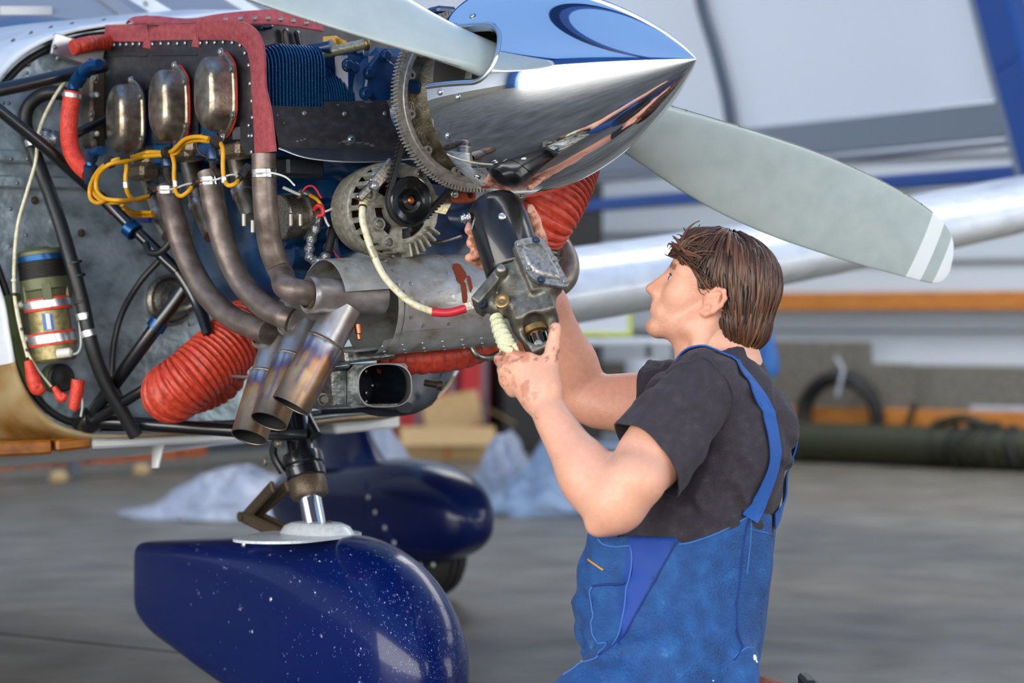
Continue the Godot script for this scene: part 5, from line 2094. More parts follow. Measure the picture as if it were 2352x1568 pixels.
func build_baffle():
	var b0 := Q(400, 200, 0.36)
	var bf := thing("cooling_baffle", "black sheet metal cooling baffle edged with red rubber seal around the cylinders", "baffle", b0)
	var bs := Basis(fw, up, sb)
	var s0 := 0.352
	var panels := [
		[[238, 86], [344, 86], [346, 200], [330, 215], [330, 320], [236, 320], [229, 150]],
		[[344, 86], [456, 86], [456, 330], [352, 330], [346, 200]],
		[[456, 84], [545, 84], [568, 100], [578, 140], [581, 200], [586, 300], [588, 356], [566, 356], [545, 300], [545, 260], [456, 260]]]
	for p in panels:
		var st := S()
		plate(st, polyq(p, s0), hub + sb * s0, bs, 0.003, 0.0, [], false)
		part("baffle_panel", st, M.baffle, bf)
	# turned edge of the panels
	for e in [[[240, 128], [338, 128]], [[350, 126], [452, 126]]]:
		var st := S()
		tube(st, cr([Q(e[0][0], e[0][1], s0 + 0.004), Q(e[1][0], e[1][1], s0 + 0.004)], 2), 0.0022, 6)
		part("fold", st, M.baffle, bf)
	# red seals: three strips on top, one running down the front edge
	var strips := [
		[[246, 57], [346, 57], [347, 112], [331, 110], [333, 96], [244, 96], [237, 112]],
		[[342, 57], [462, 56], [458, 110], [443, 108], [446, 92], [348, 94], [345, 110]]]
	for q in strips:
		var st := S()
		plate(st, polyq(q, s0 + 0.004), hub + sb * (s0 + 0.003), bs, 0.005, 0.001, [], false)
		part("rubber_seal", st, M.seal_red, bf)
	var outer := [[455, 92], [462, 46], [520, 46], [560, 50], [590, 68], [606, 98], [612, 140], [614, 200], [624, 245], [630, 290], [636, 348]]
	var innr := [[455, 92], [460, 90], [520, 90], [548, 94], [566, 108], [576, 130], [581, 170], [583, 220], [586, 260], [588, 300], [590, 356]]
	var rows := []
	var oc := []
	var ic := []
	for k in outer.size():
		oc.append(Q(outer[k][0], outer[k][1], s0 + 0.012))
		ic.append(Q(innr[k][0], innr[k][1], s0 + 0.003))
	var o2 := cr(oc, 5)
	var i2 := cr(ic, 5)
	for k in o2.size():
		var row := PackedVector3Array()
		for j in 6:
			var t := j / 5.0
			row.append(o2[k].lerp(i2[k], t) + sb * (0.004 * sin(PI * t)))
		rows.append(row)
	var st := S()
	sheet(st, rows, 0.005)
	part("rubber_seal", st, M.seal_red, bf)
	# rivets along the seal
	for p in [[249, 103], [262, 103], [276, 102], [290, 102], [305, 101], [320, 101], [350, 101], [369, 100], [387, 100], [407, 100], [425, 99], [460, 99], [475, 98], [493, 98], [512, 97], [533, 98], [551, 104], [562, 122], [571, 150], [574, 192], [578, 232], [579, 270], [578, 312], [577, 349], [571, 288], [571, 312]]:
		stud("rivet", bf, Q(p[0], p[1], s0 + 0.006), sb, 0.0047 if p[1] < 260 or p[0] > 573 else 0.0042, M.zinc, "dome")
	# front baffle between the seal and the ring gear
	st = S()
	plate(st, polyw([[620, 243], [742, 246], [744, 234], [886, 230], [906, 272], [922, 318], [930, 352], [905, 350], [640, 341]], -0.40), hub + fw * -0.40, Basis(sb, up, fw), 0.003, 0.0, [], false)
	var fp := part("front_panel", st, M.baffle, bf)
	for p in [[699, 261], [791, 262], [884, 261]]:
		stud("screw", fp, W(p[0], p[1], -0.396), fw, 0.0055, M.zinc_dull, "screw")
	st = S()
	lathe(st, W(806, 320, -0.396), fw, [[0.0, 0.001], [0.0095, 0.001], [0.0095, 0.0], [0.0095, 0.002], [0.0, 0.002]], 16)
	part("washer", st, M.zinc, fp)
	stud("screw", fp, W(806, 320, -0.394), fw, 0.006, M.steel_bright, "screw")
	# bare patches where the paint has been scraped off around the screw
	for q in [[792, 325, 10, 4], [800, 331, 7, 3], [826, 327, 14, 2.5], [842, 330, 8, 3], [855, 334, 6, 4], [780, 328, 3, 1.5], [692, 322, 4, 1], [683, 324, 3, 1.5], [846, 234, 10, 2], [832, 244, 8, 1], [776, 241, 4, 2], [700, 319, 3, 1], [638, 264, 2, 2], [653, 282, 1.5, 1.5]]:
		var pp := []
		for k in 9:
			var an := TAU * k / 9.0
			var j := rng.randf_range(0.5, 1.2)
			pp.append([q[0] + cos(an) * q[2] * j, q[1] + sin(an) * q[3] * j])
		st = S()
		plate(st, polyw(pp, -0.3965), hub + fw * -0.3972, Basis(sb, up, fw), 0.0005, 0.0, [], false)
		part("bare_scrape", st, M.zinc, fp)
	# lower lip curving under, with its worn bright edge
	var lo := []
	var l0 := cr(ws([[640, 341, -0.40], [720, 343, -0.40], [800, 345, -0.40], [905, 350, -0.40], [945, 364, -0.39]]), 5)
	var l1 := cr(ws([[640, 341, -0.36], [700, 362, -0.33], [780, 371, -0.31], [870, 371, -0.31], [947, 365, -0.34]]), 5)
	for k in l0.size():
		var row := PackedVector3Array()
		for j in 5:
			row.append(l0[k].lerp(l1[k], j / 4.0))
		lo.append(row)
	st = S()
	sheet(st, lo, 0.003)
	part("lower_lip", st, M.baffle, bf)
	st = S()
	tube(st, l1, 0.0016, 6)
	part("bright_edge", st, M.zinc, bf)
	# right hand bracket edge of the front panel
	st = S()
	var br := [ws([[886, 230, -0.395], [905, 262, -0.395], [910, 285, -0.395]]), ws([[915, 225, -0.38], [925, 262, -0.38], [926, 290, -0.38]])]
	sheet(st, [PackedVector3Array(br[0]), PackedVector3Array(br[1])], 0.003)
	part("bracket", st, M.baffle, bf)
	# far red seal rising behind the engine
	var fr := []
	for q in [[292, 56, 46], [312, 42, 56], [360, 41, 56], [410, 46, 58], [450, 46, 56], [500, 36, 60], [560, 29, 58], [620, 25, 58], [680, 24, 64], [740, 40, 74]]:
		var t: float = (q[0] - 292.0) / 450.0
		fr.append(PackedVector3Array([A(-0.98 + 0.5 * t, -0.1 - 0.05 * t, 0) * 0 + W(q[0], q[1], -0.95 + 0.3 * t), W(q[0] + 2, q[2], -0.93 + 0.3 * t)]))
	st = S()
	sheet(st, resample(fr, 4), 0.005)
	part("rear_seal", st, M.seal_red, bf)
	for p in [[518, 45], [552, 43], [585, 42], [616, 42], [645, 44], [674, 48], [704, 53]]:
		var t: float = (p[0] - 292.0) / 450.0
		stud("rivet", bf, W(p[0], p[1], -0.90 + 0.3 * t), fw, 0.006, M.zinc_dull, "dome")
	# dark rear wall of the cooling plenum
	st = S()
	plate(st, polyw([[560, 58], [860, 58], [930, 120], [930, 235], [600, 235], [580, 120]], -0.78), hub + fw * -0.78, Basis(sb, up, fw), 0.003)
	part("rear_panel", st, M.baffle, bf)
	for e in [[[600, 66], [625, 60]], [[655, 64], [660, 110]], [[680, 70], [690, 112]]]:
		st = S()
		box_between(st, W(e[0][0], e[0][1], -0.76), W(e[1][0], e[1][1], -0.76), 0.012, 0.02)
		part("stiffener", st, M.frame_black, bf)

# ---------------------------------------------------------------- exhaust stacks, muffler shroud, ducts
func heat(t: float) -> Color:   # temper colours of heated steel, as dye in the metal; linear values
	var stops := [[0.0, Color(0.50, 0.47, 0.44)], [0.28, Color(0.44, 0.44, 0.48)], [0.40, Color(0.55, 0.56, 0.58)], [0.47, Color(0.24, 0.25, 0.36)], [0.52, Color(0.30, 0.17, 0.18)], [0.56, Color(0.60, 0.31, 0.13)], [0.72, Color(0.62, 0.42, 0.24)], [0.86, Color(0.40, 0.27, 0.17)], [1.0, Color(0.28, 0.20, 0.14)]]
	for i in stops.size() - 1:
		if t <= stops[i + 1][0]:
			return stops[i][1].lerp(stops[i + 1][1], (t - stops[i][0]) / (stops[i + 1][0] - stops[i][0]))
	return stops[-1][1]

func build_exhaust():
	var ex_label := ["front exhaust stack with a scorched open tail pipe, nearest the propeller", "middle exhaust stack with a scorched open tail pipe", "rear exhaust stack with a scorched open tail pipe, nearest the firewall"]
	var streak := noise(6.0, 3)
	var risers := [
		[[606, 352, 0.372], [607, 420, 0.37], [612, 500, 0.365], [624, 575, 0.35], [648, 632, 0.335], [692, 668, 0.315], [728, 684, 0.30]],
		[[480, 395, 0.372], [492, 470, 0.37], [514, 560, 0.36], [548, 638, 0.345], [598, 698, 0.33], [650, 727, 0.315], [668, 735, 0.305]],
		[[382, 430, 0.372], [400, 500, 0.37], [424, 580, 0.362], [468, 666, 0.35], [522, 722, 0.335], [580, 752, 0.32], [616, 764, 0.31]]]
	# [collector start, end], [tail top, tail mouth]
	var coll := [[[706, 677], [874, 684]], [[646, 728], [760, 722]], [[590, 760], [700, 764]]]
	var tails := [[[786, 712], [668, 932]], [[700, 755], [618, 968]], [[640, 778], [572, 1004]]]
	var rad := [0.0265, 0.0265, 0.0265]
	for k in 3:
		var pts := qs(risers[k])
		var ex := thing("exhaust_stack", ex_label[k], "exhaust", pts[-1], "exhaust stacks")
		# stub collector that swallows the riser
		var c0 := W(coll[k][0][0], coll[k][0][1], -0.262) if k == 0 else Q(coll[k][0][0], coll[k][0][1], 0.31)
		var c1 := W(coll[k][1][0], coll[k][1][1], -0.262) if k == 0 else Q(coll[k][1][0], coll[k][1][1], 0.2)
		var ax := (c1 - c0).normalized()
		var ln := (c1 - c0).length()
		if k == 0:
			pts[-1] = c0 + ax * 0.02
			pts[-2] = c0 - ax * 0.045 + up * 0.012
		var st := S()
		tube(st, cr(pts, 7), 0.0255, 24)
		part("riser", st, M.exhaust, ex)
		st = S()
		lathe(st, c0, ax, [[0.027, 0.006], [0.036, 0.0], [0.0385, 0.004], [0.0385, 0.014], [0.036, 0.02], [0.036, ln], [0.0, ln]], 32)
		part("collector", st, M.collector, ex)
		st = S()
		lathe(st, c0, ax, [[0.0255, -0.004], [0.0275, -0.002], [0.0275, 0.008]], 28)
		part("weld_ring", st, M.flange, ex)
		# tail pipe
		var t0: Vector3 = c0 + ax * (ln * float([0.58, 0.55, 0.5][k]))   # leaves from inside the collector
		var t1 := Q(tails[k][1][0], tails[k][1][1], 0.385 - 0.012 * k)
		var ta: Vector3 = (t1 - t0).normalized()
		t0 += ta * 0.024
		var tl := (t1 - t0).length()
		st = S()
		var r := 0.0405 if k == 0 else 0.0385
		var rows := []
		var cols := []
		var b := basis_y(ta)
		for i in 49:
			var t := i / 48.0
			var row := PackedVector3Array()
			var crow := []
			for j in 40:
				var an := TAU * j / 40.0
				var rr := r * (0.93 if t < 0.36 else 1.0 + 0.012 * smoothstep(0.36, 0.38, t))
				row.append(t0 + ta * (tl * t) + (b.x * cos(an) + b.z * sin(an)) * rr)
				var w := streak.get_noise_3d(cos(an) * 1.1, t * 0.25, sin(an) * 1.1 + k * 3.0)
				var c := heat(clampf(t + 0.10 * w, 0.0, 1.0))
				if t > 0.37 and t < 0.86:   # blue temper runs with ragged edges, baked into the steel
					var v := streak.get_noise_3d(cos(an) * 2.3 + 9.0, t * 0.18, sin(an) * 2.3 + k)
					if v > 0.20:
						c = c.lerp(Color(0.13, 0.12, 0.24), clampf((v - 0.24) * 7.0, 0.0, 0.7))
				crow.append(c)
			rows.append(row)
			cols.append(crow)
		grid(st, rows, true, cols)
		# the wall has thickness at its mouth
		var lip := []
		for q in [[1.0, tl], [0.955, tl + 0.0006], [0.95, tl - 0.002], [0.95, tl - 0.14]]:
			var row := PackedVector3Array()
			for j in 40:
				var an := TAU * j / 40.0
				row.append(t0 + ta * float(q[1]) + (b.x * cos(an) + b.z * sin(an)) * r * 1.012 * float(q[0]))
			lip.append(row)
		st.set_color(Color(0.3, 0.25, 0.2))
		grid(st, lip.slice(0, 3), true)
		part("tail_pipe", st, M.exhaust_hot, ex)
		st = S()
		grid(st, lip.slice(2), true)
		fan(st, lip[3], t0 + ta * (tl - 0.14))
		part("dark_bore", st, M.dark_hollow, ex)  # near-black lining and end disc inside the tail pipe
		st = S()
		lathe(st, t0 + ta * tl * 0.36, ta, [[r * 0.93, -0.003], [r * 0.99, -0.001], [r * 1.03, 0.001], [r * 1.0, 0.004]], 36)
		part("weld_bead", st, M.flange, ex)
		# polished clamp near the top of the riser
		var ct: Array = [[607, 398], [484, 415], [386, 436]][k]
		var cp := Q(ct[0], ct[1], 0.372)
		st = S()
		lathe(st, cp + Vector3(0, 0.0085, 0), Vector3(0.02, -1, 0), [[0.0258, 0.0], [0.0272, 0.001], [0.0272, 0.017], [0.0258, 0.018]], 28)
		part("clamp", st, M.steel_bright, ex)
		st = S()
		tube(st, cr([Q(ct[0] - 22, ct[1], 0.4), Q(ct[0] + 10, ct[1] - 2, 0.405), Q(ct[0] + 48, ct[1] + (8 if k == 0 else -14), 0.38), Q(ct[0] + 70, ct[1] + (28 if k == 0 else -8), 0.36)], 5), 0.0022, 6)
		part("probe_wire", st, M.wire_white, ex)
		if k > 0:
			st = S()
			lathe(st, Q(ct[0] - 42, ct[1] + 2, 0.40), Q(ct[0], ct[1], 0.40) - Q(ct[0] - 42, ct[1] + 2, 0.40), [[0.0, 0.0], [0.0025, 0.001], [0.003, 0.02], [0.0045, 0.022], [0.0045, 0.04], [0.0, 0.04]], 8)
			part("probe", st, M.copper, ex)
	# intake elbows with clips between the risers
	for q in [[[335, 395], [352, 440], [372, 500], [392, 540]], [[432, 355], [446, 420], [462, 480], [490, 540]], [[540, 345], [552, 400], [560, 450], [580, 500]]]:
		var l := []
		for p in q:
			l.append(Q(p[0], p[1], 0.30))
		var it := pipe_thing("intake_tube", ["rusty intake tube behind the rear exhaust stack", "rusty intake tube between the rear and middle exhaust stacks", "rusty intake tube between the middle and front exhaust stacks"][0 if q[0][0] == 335 else 1 if q[0][0] == 432 else 2], "intake tube", cr(l, 5), 0.022, "cover_bronze", 16, "intake tubes below the rocker covers")
		var c: Vector3 = l[2]
		var st := S()
		var dr: Vector3 = (l[3] - l[2]).normalized()
		lathe(st, c - dr * 0.02, dr, [[0.0222, 0.0], [0.0245, 0.001], [0.0245, 0.016], [0.0222, 0.017]], 22)
		part("clamp", st, M.zinc, it)
		st = S()
		lathe(st, l[0] - up * 0.012, up, [[0.0, 0.0], [0.04, 0.0], [0.042, 0.003], [0.042, 0.012], [0.0, 0.014]], 20)
		part("flange", st, M.pushrod, it)
	# muffler shroud lying across under the engine
	var m0 := W(752, 712, -0.31)
	var m1 := W(1200, 680, -0.33)
	var ax := (m1 - m0).normalized()
	var len_m := (m1 - m0).length()
	var sh := thing("muffler_shroud", "stained riveted sheet metal muffler shroud lying across under the engine", "muffler", m0)
	var b := Basis(fw, up, -ax)
	var st := S()
	var R := 0.1
	var rows := []
	for i in 25:
		var row := PackedVector3Array()
		for j in 129:
			# the front of the skin is cut away where the first collector enters
			var an := lerpf(-0.9, TAU - 0.9, j / 128.0)
			var t := lerpf(0.252 if an > -0.75 and an < 0.34 else 0.19, 1.0, i / 24.0)
			var s := sin(an)
			row.append(m0 + ax * (len_m * t) + fw * (cos(an) * R * 0.92) + up * (s * R * (1.0 if s > 0.0 else 1.02)))
		rows.append(row)
	grid(st, rows, false)
	part("shroud_skin", st, M.shroud, sh)
	st = S()
	lathe(st, m1 - ax * 0.002, ax, [[R * 0.93, 0.0], [R * 0.9, 0.01], [0.0, 0.012]], 40)
	part("end_plate", st, M.shroud, sh)
	# outer wrapper, riveted patch and the cut-away lip by the stacks
	st = S()
	rows = []
	for i in 9:
		var t := lerpf(-0.02, 0.19, i / 8.0)
		var row := PackedVector3Array()
		for j in 17:
			var an := lerpf(0.34, 2.7, j / 16.0)
			row.append(m0 + ax * (len_m * t) + fw * (cos(an) * R * 0.97) + up * (sin(an) * R * 1.05))
		rows.append(row)
	sheet(st, rows, 0.002)
	part("wrapper", st, M.shroud, sh)
	st = S()
	rows = []
	for i in 8:
		var row := PackedVector3Array()
		for j in 33:
			var an := lerpf(-0.55, 1.9, j / 32.0)
			var t := lerpf(0.262 if an < 0.345 else 0.205, 0.53, i / 7.0)
			row.append(m0 + ax * (len_m * t) + fw * (cos(an) * R * 0.945) + up * (sin(an) * R * 1.025))
		rows.append(row)
	sheet(st, rows, -0.0018)
	part("riveted_patch", st, M.shroud, sh)
	st = S()
	var lipp := PackedVector3Array()
	for j in 25:
		var an := lerpf(-0.85, 0.34, j / 24.0)
		lipp.append(m0 + ax * (len_m * 0.254) + fw * (cos(an) * R * 0.96) + up * (sin(an) * R * 1.05))
	var lrows := []
	for q in lipp:
		lrows.append(PackedVector3Array([q, q - ax * 0.012]))
	sheet(st, lrows, 0.002)
	part("cut_lip", st, M.shroud, sh)
	for tt in [[0.235, 0.42], [0.235, 0.75], [0.235, 1.1], [0.3, 0.42], [0.36, 1.25], [0.49, -0.45], [0.50, 0.1], [0.50, 0.6], [0.29, -0.25], [0.29, 0.1], [0.31, 1.4], [0.50, 1.1], [0.36, -0.45]]:
		var n: Vector3 = fw * cos(tt[1]) + up * sin(tt[1])
		stud("rivet", sh, m0 + ax * (len_m * tt[0]) + fw * (cos(tt[1]) * R * 0.965) + up * (sin(tt[1]) * R * 1.045), n, 0.0048, M.zinc, "flush")
	for r in 3:
		for k in 7:
			var an := -0.95 - 0.22 * r
			var t := 0.2 + 0.1 * k + 0.03 * r
			var n: Vector3 = fw * cos(an) + up * sin(an)
			stud("rivet", sh, m0 + ax * (len_m * t) + fw * (cos(an) * R * 0.925) + up * (sin(an) * R * 1.02), n, 0.0036, M.zinc, "dome")
	# rust patches eaten into the skin
	for q in [[0.56, 0.62, 0.018, 0.3, 17], [0.565, 0.2, 0.008, 0.32, 13], [0.60, 0.35, 0.006, 0.2, 11], [0.72, 0.9, 0.012, 0.3, 13], [0.74, 0.5, 0.005, 0.25, 11], [0.565, 0.0, 0.004, 0.16, 9], [0.70, 0.72, 0.006, 0.12, 9], [0.735, 0.2, 0.004, 0.14, 9]]:
		var ring := []
		for k in q[4]:
			var an = TAU * k / q[4]
			var j := rng.randf_range(0.7, 1.1)
			var aa: float = q[1] + sin(an) * q[3] * j
			var tt: float = q[0] + cos(an) * q[2] * j / len_m
			ring.append(m0 + ax * (len_m * tt) + fw * (cos(aa) * R * 0.932) + up * (sin(aa) * R * 1.014))
		st = S()
		fan(st, ring, m0 + ax * (len_m * q[0]) + fw * (cos(q[1]) * R * 0.936) + up * (sin(q[1]) * R * 1.018))
		part("rust_patch", st, M.rust_mark, sh)
	st = S()
	lathe(st, W(823, 745, -0.24), Vector3(0.05, -1, 0.1), [[0.0, 0.0], [0.008, 0.0], [0.007, 0.018], [0.005, 0.02], [0.005, 0.03], [0.0, 0.032]], 8)
	part("drain_stud", st, M.copper, sh)
	# seam flange along the bottom
	st = S()
	var f0 := W(800, 806, -0.33)
	var f1 := W(1120, 768, -0.33)
	box_between(st, f0, f1, 0.006, 0.05, 0.002)
	part("bottom_flange", st, M.shroud, sh)
	build_ducts()

func build_ducts():
	scat("orange_duct", "wide orange corrugated duct doubling back on itself, left of the tail pipes", cr(vs([[580, 745, 5.42], [520, 800, 5.36], [455, 855, 5.32], [405, 895, 5.32], [392, 903, 5.36]]), 8), 0.068, 25, "orange corrugated ducts")
	scat("orange_duct", "orange corrugated duct end curling up behind the wider duct and tail pipes", cr(vs([[395, 905, 5.44], [440, 905, 5.52], [480, 893, 5.55], [515, 870, 5.56], [520, 835, 5.56], [470, 810, 5.58]]), 8), 0.046, 19, "orange corrugated ducts")
	scat("orange_duct", "orange corrugated duct with wide pitch running under the muffler to the air box", cr(vs([[868, 822, 5.2], [930, 824, 5.2], [1000, 820, 5.22], [1070, 808, 5.26], [1130, 780, 5.32], [1165, 750, 5.4]]), 8), 0.035, 14, "orange corrugated ducts")
	scat("orange_duct", "bright orange corrugated duct bulging below the spinner behind the starter", cr(vs([[1235, 530, 5.2], [1262, 492, 5.18], [1290, 440, 5.2], [1312, 380, 5.24], [1330, 310, 5.3], [1330, 250, 5.4]]), 8), 0.063, 34, "orange corrugated ducts")
	var st := S()
	tube(st, cr(vs([[1082, 795, 5.16], [1096, 816, 5.16], [1120, 822, 5.18], [1146, 812, 5.22]]), 5), 0.007, 8)
	solo("duct_clamp", st, M.steel_worn, "dull metal clamp wire around the duct under the muffler", "clamp", V(1096, 816, 5.16))
	# port side exhaust elbow
	var el := thing("exhaust_elbow", "rusty grey exhaust elbow with a clamp, right of the held starter", "exhaust", V(1290, 640, 5.3))
	st = S()
	tube(st, cr(vs([[1258, 520, 5.34], [1282, 560, 5.32], [1302, 600, 5.3], [1300, 634, 5.28], [1278, 656, 5.27], [1235, 662, 5.27]]), 7), 0.0265, 22)
	part("bend", st, M.exhaust, el)
	st = S()
	var dr := (V(1296, 590, 5.3) - V(1270, 555, 5.33)).normalized()
	lathe(st, V(1279, 566, 5.32) - dr * 0.014, dr, [[0.0268, 0.0], [0.0295, 0.001], [0.0295, 0.03], [0.0268, 0.031]], 24)
	part("clamp_band", st, M.pushrod, el)
	st = S()
	for q in [[1258, 574], [1262, 592]]:
		lathe(st, V(q[0], q[1], 5.28), Vector3(0.6, -0.2, 0.3), [[0.0, 0.0], [0.006, 0.0], [0.006, 0.02], [0.009, 0.02], [0.009, 0.028], [0.0, 0.03]], 10)
	part("clamp_bolt", st, M.steel_worn, el)
	# air intake box
	var c := W(905, 870, -0.42)
	var ib := thing("air_intake_box", "cast metal air intake box with a rounded open mouth below the muffler", "air box", c)
	var bs := Basis(sb, up, fw)
	var fo := polyw([[800, 852], [812, 838], [930, 834], [936, 842], [937, 915], [924, 926], [812, 937], [800, 928]], -0.36)
	var hole := PackedVector2Array()
	var hc := fu(W(876, 885, -0.36))
	for k in 36:
		var an := TAU * k / 36.0
		hole.append(hc + Vector2(signf(cos(an)) * pow(absf(cos(an)), 0.7) * 0.064, signf(sin(an)) * pow(absf(sin(an)), 0.75) * 0.044))
	st = S()
	plate(st, fo, hub + fw * -0.365, bs, 0.005, 0.0, [hole], false)
	part("front_flange", st, M.intake_cast, ib)
	st = S()
	var rim := []
	for q in [[1.0, -0.365], [1.0, -0.345], [1.05, -0.345], [1.05, -0.36]]:
		var row := PackedVector3Array()
		for p in hole:
			var w: Vector2 = hc + (p - hc) * q[0]
			row.append(A(q[1], w.x, w.y))
		rim.append(row)
	for k in 3:
		grid(st, [rim[k], rim[k + 1]], true)
	part("mouth_rim", st, M.zinc, ib)
	st = S()
	var bore := []
	for q in [[1.0, -0.36], [1.0, -0.5]]:
		var row := PackedVector3Array()
		for p in hole:
			var w: Vector2 = hc + (p - hc) * q[0]
			row.append(A(q[1], w.x, w.y))
		bore.append(row)
	grid(st, bore, true)
	fan(st, bore[1], A(-0.5, hc.x, hc.y))
	part("bore", st, M.sump_dark, ib)
	for p in [[842, 852], [856, 885], [842, 902], [870, 905], [842, 922], [866, 921], [890, 914]]:
		stud("rivet", ib, W(p[0], p[1], -0.49), fw, 0.004, M.zinc, "dome")
	st = S()
	var body := []
	for q in [[-0.368, 1.0], [-0.5, 1.06], [-0.62, 0.9]]:
		var row := PackedVector3Array()
		var mc := fu(W(868, 886, -0.36))
		for p in fo:
			var w: Vector2 = mc + (p - mc) * q[1]
			row.append(A(q[0], w.x, w.y))
		body.append(row)
	grid(st, body, true)
	part("body", st, M.intake_cast, ib)
	st = S()
	box_between(st, W(752, 842, -0.42), W(800, 836, -0.40), 0.012, 0.14)
	box_between(st, W(770, 818, -0.42), W(886, 806, -0.40), 0.03, 0.12)
	box_between(st, W(765, 806, -0.42), W(890, 796, -0.40), 0.006, 0.14)
	part("top_flange", st, M.intake_cast, ib)
	st = S()
	var sidep := polyw([[738, 850], [800, 845], [800, 932], [745, 932]], -0.42)
	plate(st, sidep, hub + fw * -0.44, bs, 0.06, 0.004, [], false)
	part("side_wall", st, M.intake_cast, ib)
	stud("screw", ib, W(741, 917, -0.37), fw, 0.01, M.steel_worn, "bolt")
	st = S()
	loft(st, [[W(930, 935, -0.5), sb * 0.02, up * 0.012, 2.5], [W(900, 925, -0.55), sb * 0.09, up * 0.03, 2.5], [W(960, 880, -0.62), sb * 0.06, up * 0.06, 2.2]], 20)
	part("bowl", st, M.sump_dark, ib)
	st = S()
	lathe(st, W(975, 878, -0.55), W(1020, 886, -0.52) - W(975, 878, -0.55), [[0.0, 0.0], [0.008, 0.0], [0.008, 0.03], [0.012, 0.03], [0.012, 0.042], [0.006, 0.044], [0.0, 0.044]], 10)
	part("hose_nipple", st, M.link_bronze, ib)
	# throttle rod under the sump
	st = S()
	tube(st, cr(vs([[490, 860, 5.35], [580, 866, 5.25], [640, 860, 5.2]]), 4), 0.004, 6)
	solo("control_rod", st, M.zinc, "thin bright control rod behind the tail pipes", "rod", V(580, 866, 5.25))

